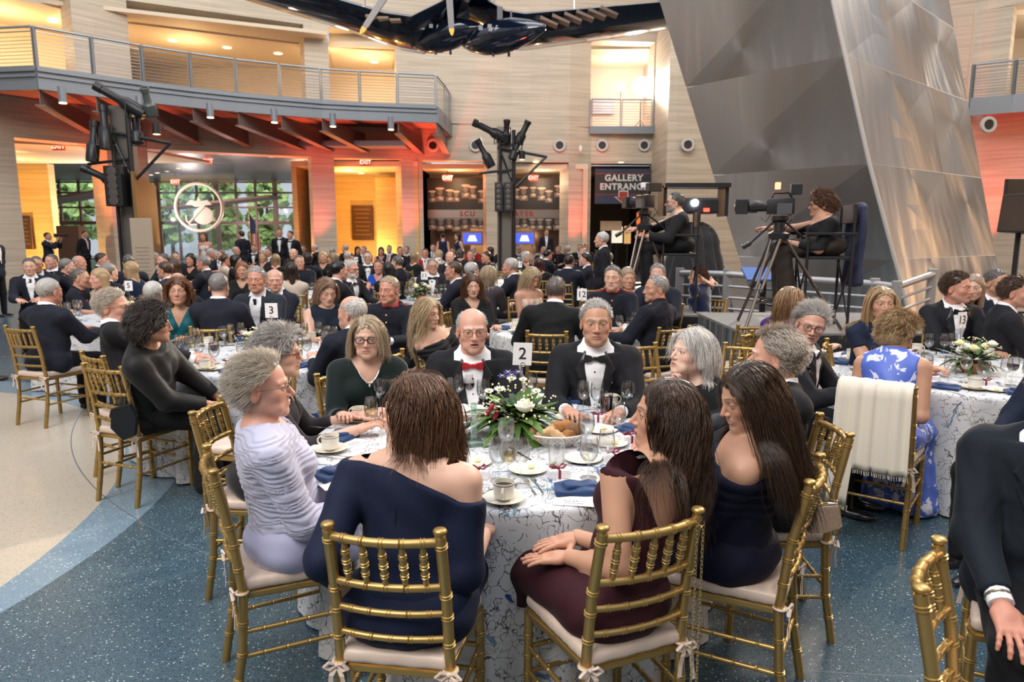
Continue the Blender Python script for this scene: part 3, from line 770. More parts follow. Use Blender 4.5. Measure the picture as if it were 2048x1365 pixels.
        for i in (0, 1):
            e = f.El[i]; w = f.Wr[i]; ax2 = (w-e)/np.linalg.norm(w-e); a = e+(w-e)*.84
            if lod < 2: part('shirt_cuff', MB().rings([a, a+ax2*.045], .036, 12).mesh('cuff', True, cloth('shirt_white', (.80, .80, .82))), root)
    else:
        # ('dress', clothname tuple, options)
        m = cloth(*o[1]) if isinstance(o[1], tuple) else o[1]; d_ = o[2] if len(o) > 2 else {}
        nl = d_.get('neck', 'scoop'); sl = d_.get('sleeve', 0); add = d_.get('add', .010); sk = d_.get('skirt', 'knee'); ruch = d_.get('ruch', 0)
        def dress(p):
            t = T(p); d = torso(t)-add
            if sl: d = smin(d, sleeves(p, d_.get('sadd', .010), sl), .03)
            ax, tz, ty = np.abs(t[:, 0]), t[:, 2], t[:, 1]
            if nl == 'high': d = smin(d, cone(p, f.nk0, f.nk0+(f.nk1-f.nk0)*.5, f.nr*1.25+.008, f.nr*1.1+.008), .02)
            if nl == 'scoop': cut = tz - (zz(.53) - 1.5*np.clip(.10-ax, 0, .085)*np.where(ty > 0, 1.0, .45))
            elif nl == 'high': cut = tz - (zz(.515)+.03*np.clip(.02-ty, -.4, .07)/.07)
            elif nl == 'v': cut = tz - np.where(ty > -.02, zz(.53)-2.1*np.clip(.09-ax, 0, .09), zz(.52))
            elif nl == 'off': cut = tz - (zz(.40)+.02*np.clip(ax/.2, 0, 1)+.0*ty)
            elif nl == 'oneoff': cut = tz - (zz(.485) - .50*np.clip(t[:, 0]+.02, 0, .2))
            elif nl == 'lowback': cut = tz - np.where(ty < .02, zz(.45)-1.25*np.clip(.13-ax, 0, .13), zz(.515)-.9*np.clip(.09-ax, 0, .1))
            elif nl == 'jewel': cut = tz - (zz(.535) - .8*np.clip(.085-ax, 0, .08)*np.where(ty > 0, 1.0, .3))
            elif nl == 'strap': cut = np.maximum(tz - zz(.40), -(np.abs(ax-.085)-.014))*1.0; cut = np.where(ty < 0, tz-zz(.36), cut)
            if nl in ('off', 'oneoff') and sl: pass
            d = smax(d, cut*.8, .008)
            if nl not in ('off',) and not sl: d = smax(d, (ax-(f.sh-.012))*1.0 if nl != 'strap' else ax-.2, .008) if not d_.get('cap') else smax(d, ax-(f.sh+.035), .01)
            if ruch == 1: w = np.sin((t[:, 2]*1.0 + .10*np.abs(t[:, 0]) + .010*np.sin(t[:, 0]*40+5*np.sin(t[:, 2]*21)))*320); d = d - .0022*w
            if ruch == 2: d = d - .004*np.sin(t[:, 2]*150+3*np.sin(t[:, 0]*12)+4*np.cos(t[:, 0]*8))*(t[:, 2] > zz(.22))
            d = d + fold_noise(p, 26, .0035)
            bot = zz(-.06) if not d_.get('jacket') else zz(-.07); return smax(d, bot-t[:, 2], .006)
        P_('blouse' if sk == 'trousers' or d_.get('jacket') else 'dress_bodice', sdf_mesh(dress, lo-v3(0, 0, .04), hi, bb if not ruch else min(bb, .006)), root, m)
        sm = cloth(*d_['skirtm']) if 'skirtm' in d_ else m
        if sk == 'trousers':
            P_('trousers', sdf_mesh(lambda p: smin(legs_sdf(p, .098, .078, .075, .02), ellip(p, (0, -.03, pz), (.185*f.g, .15*f.g, .11)), .05)+fold_noise(p, 30, .004), llo-.03, lhi+.03, bb), root, sm); shoes(d_.get('shoe', (.02, .02, .02)))
        else:
            hemz = {'knee': .40, 'midi': .24, 'gown': .015}[sk]
            def skirt(p):
                d = ellip(p, (0, -.02, pz), (.185*f.g, .155*f.g, .115))
                for i in (0, 1): d = smin(d, cone(p, f.Hip[i], f.Kn[i], .098*f.g, .078), .05)
                km = (f.Kn[0]+f.Kn[1])/2; am = (f.An[0]+f.An[1])/2; hm = km+(am-km)*np.clip((km[2]-hemz)/(km[2]-am[2]+1e-6), 0, 1.05)
                w = .10 if not stand else .02
                for s in (-1, 1): d = smin(d, cone(p, km+v3(s*.085, -.01, 0), hm+v3(s*(.11 if sk == 'gown' else .09), -.02, 0), .07, .075+(.05 if sk == 'gown' else 0)), .06)
                d = d + fold_noise(p, 30, .004) + (.006*np.sin(np.arctan2(p[:, 0], p[:, 1]-km[1])*14) if sk == 'gown' else 0)
                return smax(d, hemz-p[:, 2], .006)
            P_('skirt', sdf_mesh(skirt, llo-.08, lhi+v3(.1, .16, .05), bb), root, sm)
            if d_.get('shoe'): shoes(d_['shoe'], True)
    return f
def _front(f, jac, x, z):
    t = np.stack([np.full(60, x), np.linspace(.30, .02, 60), np.full(60, z)], 1).astype(np.float32)
    p = t @ f.Rt.T + f.Ti(v3(0, 0, 0)); d = jac(p); i = int(np.argmax(d < .004)); return p[i] if (d < .004).any() else f.Ti(v3(x, .13, z))
def glasses(root, f, col, wire=.0016):
    """spectacles: frame > lenses"""
    mb = MB(); M = f.Rh; c = f.hpos; hs = f.hs
    def W(x, y, z): return Vector((M @ v3(x, y, z))*hs + c)
    for s in (-1, 1):
        mb.rings([W(s*.033+.0235*math.copysign(abs(math.cos(a))**.75, math.cos(a)), .099-.004*abs(math.cos(a))*.5, .001+.0175*math.copysign(abs(math.sin(a))**.8, math.sin(a))) for a in [2*PI*i/16 for i in range(16)]], wire, 6, closed=True)
        mb.rings([W(s*.054, .096, .006), W(s*.074, .06, .008), W(s*.079, -.01, .004), W(s*.080, -.03, -.012)], wire, 6)
    mb.rings([W(-.012, .1005, .004), W(0, .103, .006), W(.012, .1005, .004)], wire, 6)
    o = part('glasses', mb.mesh('glasses', True, mat('specs_'+str(col), col, .25, .6)), root)
    lens = MB()
    for s in (-1, 1): lens.poly([W(s*.033+.0225*math.cos(a), .099, .001+.0165*math.sin(a)) for a in [2*PI*i/16 for i in range(16)]])
    part('lenses', lens.mesh('lenses', False, thin_glass()), o)
    return o
def thin_glass(name='clear_glass', tint=(1, 1, 1), refl=1.0):
    if name in _MC: return _MC[name]
    m = bpy.data.materials.new(name); m.use_nodes = True; nt = m.node_tree; nt.nodes.clear(); out = N(nt, 'ShaderNodeOutputMaterial')
    tr = N(nt, 'ShaderNodeBsdfTransparent'); tm = N(nt, 'ShaderNodeMix', data_type='RGBA'); tm.inputs[6].default_value = c4([t*.97 for t in tint]); tm.inputs[7].default_value = c4([t*.42 for t in tint]); gl = N(nt, 'ShaderNodeBsdfGlossy'); gl.inputs['Roughness'].default_value = .03
    fr = N(nt, 'ShaderNodeLayerWeight'); fr.inputs[0].default_value = .5; pw = N(nt, 'ShaderNodeMath', operation='POWER'); pw.inputs[1].default_value = 3.5; nt.links.new(fr.outputs['Facing'], pw.inputs[0]); ad = N(nt, 'ShaderNodeMath', operation='MULTIPLY_ADD'); ad.inputs[1].default_value = .8; ad.inputs[2].default_value = .09; nt.links.new(pw.outputs[0], ad.inputs[0]); nt.links.new(pw.outputs[0], tm.inputs[0]); nt.links.new(tm.outputs[2], tr.inputs[0]); mx = N(nt, 'ShaderNodeMixShader')
    mm = N(nt, 'ShaderNodeMath', operation='MULTIPLY'); mm.inputs[1].default_value = refl; nt.links.new(ad.outputs[0], mm.inputs[0])
    nt.links.new(mm.outputs[0], mx.inputs[0]); nt.links.new(tr.outputs[0], mx.inputs[1]); nt.links.new(gl.outputs[0], mx.inputs[2]); nt.links.new(mx.outputs[0], out.inputs[0])
    _MC[name] = m; return m
SKIN = None
def person(label, q, loc, rz, group=None):
    """loc: where the head top is (x, y); the root goes under the pelvis"""
    global SKIN
    if SKIN is None:
        SKIN = vmat('skin', .48, .42, (90, .10, .0015), sss=.12)
        SKIN2 = vmat('eyes', .08, .6); vmat('hair', .38, .45)
    if 'look' in q: q = dict(q); q['yaw'] = (q['look'] - math.degrees(rz) + 180) % 360 - 180
    f = build_figure(q)
    h = Matrix.Rotation(rz, 3, 'Z') @ Vector((float(f.hpos[0]), float(f.hpos[1]), 0)) if not q.get('rootloc') else Vector((0, 0, 0))
    root = thing('person', label, 'person', (loc[0]-h.x, loc[1]-h.y, loc[2] if len(loc) > 2 else 0), rz, group)
    V, Q, C, M = f.body
    part('body', np_mesh('body', V, Q, mats=(_MC['skin'], _MC['eyes']), midx=M, col=C), root)
    if f.hair is not None: V, Q, C = f.hair; part('hair', np_mesh('hair', V, Q, mats=(_MC['hair'],), col=C), root)
    wear(f, q, root)
    if q.get('glasses'): glasses(root, f, q['glasses'], q.get('wire', .0016))
    root_f = f; return root, f
# ================================================================ chairs
GOLD = mat('gold_paint', (.42, .275, .095), .38, .78, bump=(30, .05, .001))
GOLDLT = GOLD
CUSH = mat('cushion_satin', (.60, .475, .39), .42, sheen=.3, bump=((14, 14, 40), .25, .004))
WHITE = mat('china_ivory', (.76, .72, .62), .12, spec=.6)
BAND = mat('china_band', (.12, .10, .05), .25, .8)
SILVER = mat('polished_steel', (.75, .73, .70), .14, 1.0)
PAPER = mat('white_card', (.82, .80, .82), .6)
INK = mat('black_ink', (.012, .012, .014), .6)
NAVY = mat('navy_napkin', (.008, .035, .115), .8, sheen=.2, bump=(120, .2, .001))
WINE_RED = mat('burgundy_ribbon', (.20, .010, .030), .4)
GLASS = thin_glass()
def bamboo(mb, pts, r, rings, n=10, taper=None):
    """turned tube along pts with double beads at the given fractions"""
    pts = [Vector(p) for p in pts]; L = [0]
    for i in range(1, len(pts)): L.append(L[-1]+(pts[i]-pts[i-1]).length)
    tot = L[-1]
    def at(s):
        s = min(max(s, 0), tot)
        for i in range(1, len(pts)):
            if s <= L[i] + 1e-9: return pts[i-1].lerp(pts[i], (s-L[i-1])/max(1e-9, L[i]-L[i-1]))
        return pts[-1]
    S = [(l, 1.0) for l in L]
    for t in rings:
        c = t*tot
        for o, k in ((-.0075, 1.0), (-.0062, 1.20), (-.0038, 1.20), (-.0022, 1.0), (.0022, 1.0), (.0038, 1.20), (.0062, 1.20), (.0075, 1.0)): S.append((c+o, k))
    S.sort(); S = [s for s in S if 0 <= s[0] <= tot]
    rr = []
    for s, k in S: rr.append((r if taper is None else taper(s/tot)*r)*k)
    mb.rings([at(s) for s, k in S], rr, n); return mb
def build_chair():
    root = thing('banquet_chair', 'gold bamboo-style banquet chair', 'chair', (0, -50, 0))
    def post(s): return [(s*.172, -.245, 0), (s*.172, -.205, .22), (s*.171, -.19, .44), (s*.168, -.215, .68), (s*.164, -.262, .905)]
    for s in (-1, 1):
        mb = MB(); bamboo(mb, post(s), .0165, (.13, .24, .37, .50, .60, .70, .78, .965), 12)
        p = Vector(post(s)[-1]); mb.lathe([(0, -.004), (.012, -.004), (.012, .004), (.0195, .010), (.0205, .017), (.016, .0225), (0, .0235)], 14, p)
        part('back_post', mb.mesh('back_post', True, GOLD, 50), root)
        mb = MB(); bamboo(mb, [(s*.185, .195, 0), (s*.185, .190, .43)], .0160, (.30, .46, .62, .80), 12); part('front_leg', mb.mesh('front_leg', True, GOLD, 50), root)
        for z in (.30, .205):
            mb = MB(); bamboo(mb, [(s*.172, -.21+.02*(z-.2), z), (s*.185, .19, z)], .0088, (.2, .4, .6, .8), 8); part('side_stretcher', mb.mesh('side_stretcher', True, GOLD, 50), root)
    def rail(z, r, nring, bow):
        t = z; y = np.interp(z, [.44, .68, .905], [-.19, -.215, -.262]); x = np.interp(z, [.44, .905], [.170, .165])-.006
        pts = [(x*u, y-bow*(1-u*u), z) for u in np.linspace(-1, 1, 13)]
        mb = MB(); bamboo(mb, pts, r, nring, 10); return mb
    r5 = (.14, .32, .50, .68, .86)
    part('top_rail', rail(.885, .0135, r5, .028).mesh('top_rail', True, GOLD, 50), root)
    part('back_rail', rail(.735, .0120, r5, .026).mesh('back_rail', True, GOLD, 50), root)
    part('back_rail', rail(.645, .0105, r5, .024).mesh('back_rail', True, GOLD, 50), root)
    part('back_rail', rail(.560, .0105, r5, .022).mesh('back_rail', True, GOLD, 50), root)
    for t in r5:
        u = -1+2*t; x = .160*u; y1 = -.258-.028*(1-u*u); y0 = -.226-.026*(1-u*u)
        mb = MB(); bamboo(mb, [(x, y0, .735), (x*1.0, y1, .885)], .0095, (.28, .50, .72), 8, lambda s: .72+.55*math.sin(PI*min(max(s, 0), 1))); part('spindle', mb.mesh('spindle', True, GOLD, 50), root)
    for z, y in ((.30, .19), (.205, .19)):
        mb = MB(); bamboo(mb, [(-.185, y, z), (.185, y, z)], .0088, (.2, .4, .6, .8), 8); part('front_stretcher', mb.mesh('front_stretcher', True, GOLD, 50), root)
    mb = MB(); bamboo(mb, [(-.172, -.203, .25), (.172, -.203, .25)], .0088, (.2, .4, .6, .8), 8); part('back_stretcher', mb.mesh('back_stretcher', True, GOLD, 50), root)
    mb = MB(); O = [(-.168, -.20), (.168, -.20), (.178, 0), (.200, .16), (.185, .212), (-.185, .212), (-.200, .16), (-.178, 0)]
    mb.poly([(x, y, .436) for x, y in O], (0, 0, .028)); bmesh.ops.bevel(mb.bm, geom=list(mb.bm.edges), offset=.006, segments=2, affect='EDGES')
    part('seat', mb.mesh('seat', True, GOLD), root)
    f = lambda p: rbox(p, (0, .0+.0, .474), (.188, .205, .024), .020, None) - .004*np.cos(p[:, 0]*7)*np.cos(p[:, 1]*7) + .0015*np.sin(p[:, 0]*60+p[:, 1]*90)*np.sin(p[:, 1]*50)
    V, Q = sdf_mesh(f, (-.22, -.24, .43), (.22, .24, .52), .009); k = np.interp(V[:, 1], [-.2, .2], [.90, 1.03]); V[:, 0] *= k
    part('cushion', np_mesh('cushion', V, Q, mats=(CUSH,)), root, None, 'ivory satin seat cushion')
    for s in (-1, 1):
        mb = MB(); c = Vector((s*.172, -.195, .455)); mb.rings([c+Vector((.021*math.cos(a), .021*math.sin(a), 0)) for a in np.linspace(0, 2*PI, 13)[:-1]], .005, 5, closed=True)
        for dx, dz, l in ((-.02, -.10, 1), (.022, -.12, 1)):
            pts = [c+Vector((0, -.022, 0)), c+Vector((dx*.8, -.034, -.03)), c+Vector((dx, -.030, -.06)), c+Vector((dx*1.3, -.034, dz))]
            for i in range(3): mb.poly([pts[i]+Vector((-.007, 0, 0)), pts[i]+Vector((.007, 0, 0)), pts[i+1]+Vector((.008, 0, 0)), pts[i+1]+Vector((-.008, 0, 0))], (0, .0015, 0))
        for dx in (-1, 1): mb.rings([c+Vector((0, -.024, 0)), c+Vector((dx*.022, -.036, .012)), c+Vector((dx*.036, -.034, -.004)), c+Vector((dx*.020, -.03, -.014)), c+Vector((0, -.026, 0))], [.003, .006, .007, .006, .003], 6)
        mb.ell(c+Vector((0, -.026, 0)), (.008, .007, .008), n=8)
        part('cushion_tie', mb.mesh('cushion_tie', True, CUSH), root, None, 'ribbon tied in a bow')
    return root
CHAIR = build_chair()
_first = [True]
def chair(x, y, rz, label, group='gold banquet chairs'):
    if _first[0]: _first[0] = False; CHAIR.location = (x, y, 0); CHAIR.rotation_euler = (0, 0, rz); CHAIR['label'] = label; CHAIR['group'] = group; return CHAIR
    return copy_tree(CHAIR, (x, y, 0), rz, label, group)
def merged(root, name):
    bm = bmesh.new(); mats = []; out = bpy.data.meshes.new(name)
    for ch in root.children:
        me = ch.data; off = len(bm.faces); mt = me.materials[0]
        if mt not in mats: mats.append(mt)
        bm.from_mesh(me); bm.faces.ensure_lookup_table()
        for i in range(off, len(bm.faces)): bm.faces[i].material_index = mats.index(mt)
    bm.to_mesh(out); bm.free()
    for m in mats: out.materials.append(m)
    return out
CHAIR_FAR = merged(CHAIR, 'banquet_chair_far')
def far_chair(x, y, rz, label, group='gold banquet chairs of the far tables'):
    o = bpy.data.objects.new('banquet_chair', CHAIR_FAR); link(o); o.location = (x, y, 0); o.rotation_euler = (0, 0, rz); tag(o, label, 'chair', group); return o
# ================================================================ tables
def cloth_mat():
    m, nt, b = nodes('tablecloth_crackle'); b.inputs['Roughness'].default_value = .62; b.inputs['Sheen Weight'].default_value = .1
    L = nt.links.new; tc = N(nt, 'ShaderNodeTexCoord')
    def noise(sc, det=3, src=None):
        n = N(nt, 'ShaderNodeTexNoise'); n.inputs['Scale'].default_value = sc; n.inputs['Detail'].default_value = det; L(src or tc.outputs['Object'], n.inputs['Vector']); return n
    nz = noise(5, 4); mixv = N(nt, 'ShaderNodeMix', data_type='VECTOR'); mixv.inputs[0].default_value = .16
    L(tc.outputs['Object'], mixv.inputs[4]); L(nz.outputs['Color'], mixv.inputs[5])
    def crack(scale, width, thr, tsc):
        v = N(nt, 'ShaderNodeTexVoronoi', feature='DISTANCE_TO_EDGE'); v.inputs['Scale'].default_value = scale; L(mixv.outputs[1], v.inputs['Vector'])
        lt = N(nt, 'ShaderNodeMath', operation='LESS_THAN'); lt.inputs[1].default_value = width; L(v.outputs['Distance'], lt.inputs[0])
        n2 = noise(tsc, 3); gt = N(nt, 'ShaderNodeMath', operation='GREATER_THAN'); gt.inputs[1].default_value = thr; L(n2.outputs[0], gt.inputs[0])
        mu = N(nt, 'ShaderNodeMath', operation='MULTIPLY'); L(lt.outputs[0], mu.inputs[0]); L(gt.outputs[0], mu.inputs[1]); return mu
    c1 = crack(20, .020, .49, 19); c2 = crack(42, .032, .54, 12); c3 = crack(5.5, .034, .57, 6)
    def mixc(f, a, col):
        x = N(nt, 'ShaderNodeMix', data_type='RGBA'); L(f, x.inputs[0]); 
        if isinstance(a, tuple): x.inputs[6].default_value = c4(a)
        else: L(a, x.inputs[6])
        if isinstance(col, tuple): x.inputs[7].default_value = c4(col)
        else: L(col, x.inputs[7])
        return x.outputs[2]
    n3 = noise(7, 2); rp = N(nt, 'ShaderNodeValToRGB'); L(n3.outputs[0], rp.inputs[0])
    e = rp.color_ramp.elements; e[0].position = .38; e[0].color = (.02, .05, .22, 1); e[1].position = .62; e[1].color = (.16, .30, .36, 1); x = e.new(.5); x.color = (.10, .20, .34, 1)
    n4 = noise(3, 2); rp2 = N(nt, 'ShaderNodeValToRGB'); L(n4.outputs[0], rp2.inputs[0]); e = rp2.color_ramp.elements; e[0].position = .4; e[0].color = (.035, .04, .075, 1); e[1].position = .6; e[1].color = (.12, .10, .08, 1)
    nb = noise(2.2, 3); bs = N(nt, 'ShaderNodeValToRGB'); L(nb.outputs[0], bs.inputs[0]); e = bs.color_ramp.elements; e[0].position = .35; e[0].color = (.60, .585, .57, 1); e[1].position = .65; e[1].color = (.52, .54, .565, 1)
    col = mixc(c3.outputs[0], bs.outputs[0], rp.outputs[0]); col = mixc(c1.outputs[0], col, rp2.outputs[0]); col = mixc(c2.outputs[0], col, rp2.outputs[0]); L(col, b.inputs['Base Color'])
    bp = N(nt, 'ShaderNodeBump'); bp.inputs['Strength'].default_value = .3; bp.inputs['Distance'].default_value = .003; nn = noise(260, 2); L(nn.outputs[0], bp.inputs['Height']); L(bp.outputs[0], b.inputs['Normal'])
    return m
CLOTHM = cloth_mat()
def cloth_mesh(seed, r=.94, H=.765, nf=17, na=192):
    rng = random.Random(seed); ph = [rng.uniform(0, 6.28) for _ in range(6)]; V = [(0, 0, H)]; Fq = []
    rows = [(.25, H), (.5, H), (.75, H), (.92, H), (.985, H-.001), (1.0, H-.006), (1.006, H-.02)] + [(None, z) for z in np.linspace(H-.06, .012, 16)]
    for i, (rr, z) in enumerate(rows):
        for j in range(na):
            a = 2*PI*j/na
            if rr is not None: R0 = r*rr; zz = z
            else:
                t = (H-z)/H; w = math.sin(nf*a+ph[0]+.9*math.sin(3*a+ph[1])) + .45*math.sin((nf*2-5)*a+ph[2]+t*1.5) + .3*math.sin(7*a+ph[3])
                R0 = r*1.006 + .075*t**.8*(w*.55+.35) ; zz = z
            V.append((R0*math.cos(a), R0*math.sin(a), zz + (.0015*math.sin(9*R0*math.cos(a)+ph[4])*math.sin(11*R0*math.sin(a)) if rr is not None and rr < .95 else 0)))
    tri = []
    for j in range(na): tri.append((0, 1+j, 1+(j+1) % na, 1+(j+1) % na))
    for i in range(len(rows)-1):
        for j in range(na): a = 1+i*na; Fq.append((a+j, a+na+j, a+na+(j+1) % na, a+(j+1) % na))
    me = bpy.data.meshes.new('tablecloth'); me.from_pydata(V, [], [t[:3] for t in tri]+Fq); me.polygons.foreach_set('use_smooth', [True]*len(me.polygons)); me.materials.append(CLOTHM); me.update(); return me
CM = [cloth_mesh(i) for i in range(3)]
PLY = mat('plywood', (.35, .25, .15), .6); DKMETAL = mat('dark_metal', (.03, .03, .032), .4, .6)
def table(x, y, label, clabel, k=0, rz=0.0):
    t = thing('round_table', label, 'table', (x, y, 0), rz, 'round banquet tables')
    part('tabletop', MB().lathe([(0, .735), (.92, .735), (.92, .758), (0, .758)], 48).mesh('tabletop', mat=PLY), t)
    for a in range(4): c = a*PI/2+.4; part('leg', MB().tube((.55*math.cos(c), .55*math.sin(c), .735), (.62*math.cos(c), .62*math.sin(c), 0), .016).mesh('leg', True, DKMETAL), t)
    o = bpy.data.objects.new('tablecloth', CM[k]); link(o); o.location = (x, y, 0); o.rotation_euler = (0, 0, rz); tag(o, clabel, 'tablecloth', 'crackle-pattern tablecloths'); return o
TZ = .7655
# ================================================================ tableware prototypes (meshes shared by all copies)
def lathe_me(name, prof, m, n=28, ang=35): return MB().lathe(prof, n).mesh(name, True, m, ang)
ME = {}
ME['goblet'] = lathe_me('goblet', [(0, 0), (.034, 0), (.035, .002), (.008, .008), (.005, .016), (.0048, .055), (.007, .064), (.022, .075), (.035, .095), (.0385, .118), (.037, .145), (.0335, .172), (.0325, .172), (.0357, .145), (.0372, .118), (.0335, .096), (.020, .078), (0, .070)], GLASS)
ME['goblet_water'] = lathe_me('water', [(0, .0705), (.0195, .0785), (.0330, .097), (.0365, .118), (.0360, .135), (0, .135)], thin_glass('water_clear', (.93, .96, .97), .8))
ME['wineglass'] = lathe_me('wine_glass', [(0, 0), (.033, 0), (.034, .002), (.006, .007), (.0040, .015), (.0038, .080), (.006, .088), (.022, .098), (.033, .118), (.0345, .138), (.031, .165), (.0270, .190), (.0262, .190), (.0300, .165), (.0334, .138), (.0318, .119), (.020, .101), (0, .094)], GLASS)
ME['white_wine'] = lathe_me('white_wine', [(0, .0945), (.0195, .1015), (.0312, .119), (.0328, .132), (0, .132)], thin_glass('white_wine', (.93, .84, .52), .8))
ME['red_wine'] = lathe_me('red_wine', [(0, .0945), (.0195, .1015), (.0312, .119), (.0330, .138), (0, .138)], mat('red_wine_liquid', (.035, .003, .008), .06, spec=.6))
ME['tumbler'] = lathe_me('tumbler', [(0, 0), (.030, 0), (.031, .003), (.0335, .045), (.036, .120), (.035, .120), (.0325, .046), (.0298, .008), (0, .008)], GLASS)
ME['cola'] = lathe_me('cola', [(0, .0085), (.029, .0085), (.0320, .046), (.0340, .100), (0, .100)], mat('cola', (.028, .007, .002), .05, spec=.6))
ME['ice'] = MB().box((.008, .005, .090), (.022, .022, .022), Matrix.Rotation(.5, 3, 'X'), .003).box((-.014, -.006, .084), (.02, .02, .02), Matrix.Rotation(.9, 3, 'Y'), .003).mesh('ice', True, mat('ice', (.55, .5, .45), .05, spec=.6))
ME['cup'] = lathe_me('cup', [(0, .004), (.018, .004), (.020, 0), (.022, .004), (.034, .010), (.0385, .022), (.0400, .066), (.0405, .0685), (.0388, .0685), (.0370, .024), (.032, .013), (0, .012)], WHITE)
ME['handle'] = MB().rings([(.037, 0, .056), (.052, 0, .057), (.062, 0, .046), (.062, 0, .032), (.052, 0, .021), (.036, 0, .018)], .0042, 8).mesh('handle', True, WHITE)
ME['coffee'] = lathe_me('coffee', [(0, .052), (.0382, .052), (0, .0525)], mat('coffee', (.02, .008, .003), .1))
ME['cupband'] = lathe_me('gold_band', [(.0399, .0605), (.0406, .0605), (.0406, .0622), (.0399, .0622)], BAND)
ME['saucer'] = lathe_me('saucer', [(0, .002), (.030, 0), (.034, .004), (.055, .009), (.078, .017), (.0785, .0185), (.055, .0125), (.030, .007), (.022, .006), (0, .006)], WHITE, 36)
ME['plate'] = lathe_me('plate', [(0, .001), (.050, 0), (.056, .004), (.082, .012), (.0825, .0135), (.056, .0075), (.050, .005), (0, .005)], WHITE, 36)
ME['butter'] = MB().ell((.020, .005, .0125), (.014, .014, .009), n=12).mesh('butter', True, mat('butter', (.85, .70, .32), .5))
def cutlery(kind):
    mb = MB()
    if kind == 'knife': mb.poly([(-.0055, 0, 0), (.0055, 0, 0), (.0045, .09, 0), (.006, .11, 0), (.008, .16, 0), (.0045, .215, 0), (-.003, .200, 0), (-.005, .11, 0), (-.0045, .09, 0)], (0, 0, .0028))
    elif kind == 'fork':
        mb.poly([(-.0045, 0, 0), (.0045, 0, 0), (.003, .09, 0), (.003, .12, 0), (.011, .138, 0), (.011, .15, 0), (-.011, .15, 0), (-.011, .138, 0), (-.003, .12, 0), (-.003, .09, 0)], (0, 0, .0024))
        for i in range(4): mb.box((-.009+.006*i, .172, .001), (.0026, .046, .0022))
    else:
        mb.poly([(-.0045, 0, 0), (.0045, 0, 0), (.003, .10, 0), (-.003, .10, 0)], (0, 0, .0024)); mb.ell((0, .125, 0), (.016, .028, .004), n=12)
    return mb.mesh(kind, False, SILVER)
for k in ('knife', 'fork', 'spoon'): ME[k] = cutlery(k)
def napkin_me(seed, folded=True):
    rng = random.Random(seed)
    f = lambda p: np.minimum(rbox(p, (0, 0, .010), (.085-.1*0, .058, .010), .008) + .004*np.sin(p[:, 0]*50+seed)*np.sin(p[:, 1]*35) , rbox(p, (.01, .012, .022), (.062, .034, .008), .007, rotm(0, R(4), R(14+9*seed))) + .003*np.sin(p[:, 0]*70))
    V, Q = sdf_mesh(f, (-.11, -.08, -.005), (.11, .08, .045), .0042); V[:, 2] = np.maximum(V[:, 2], .0005); return np_mesh('napkin', V, Q, mats=(NAVY,))
ME['napkin'] = napkin_me(0); ME['napkin2'] = napkin_me(2)
ME['program'] = MB().box((0, 0, .0012), (.150, .215, .0022)).mesh('program', mat=PAPER)
ME['box'] = MB().box((0, 0, .0135), (.082, .055, .027), bev=.0012).mesh('box', mat=PAPER)
ME['lid'] = MB().box((0, 0, .0285), (.0835, .0565, .012), bev=.0012).mesh('lid', mat=PAPER)
ME['ribbon'] = MB().box((0, 0, .0352), (.010, .0575, .0014)).box((0, .0290, .018), (.010, .0012, .036)).box((0, -.0290, .018), (.010, .0012, .036)).mesh('ribbon', mat=WINE_RED)
ME['bow'] = MB().rings([(0, 0, .037), (.020, .008, .052), (.034, .004, .046), (.018, -.004, .038), (0, 0, .037)], [.002, .005, .006, .005, .002], 6).rings([(0, 0, .037), (-.020, -.006, .050), (-.034, -.002, .045), (-.018, .004, .038), (0, 0, .037)], [.002, .005, .006, .005, .002], 6).ell((0, 0, .039), (.006, .006, .005), n=8).mesh('bow', True, WINE_RED)
ME['card'] = MB().box((0, 0, 0), (.100, .003, .120), bev=.0010).mesh('card', mat=PAPER)
ME['stand'] = MB().lathe([(0, 0), (.032, 0), (.032, .004), (.004, .008), (0, .008)], 20).tube((0, 0, .005), (0, 0, .275), .0022, n=8).rings([(.012*math.cos(a), -.004, .290+.012*math.sin(a)) for a in [2*PI*i/14 for i in range(14)]], .0016, 6, closed=True).mesh('stand', True, SILVER)
def MO(name, me, parent, **k):
    o = part(name, ME[me] if isinstance(me, str) else me, parent); return o
PROTO = {}
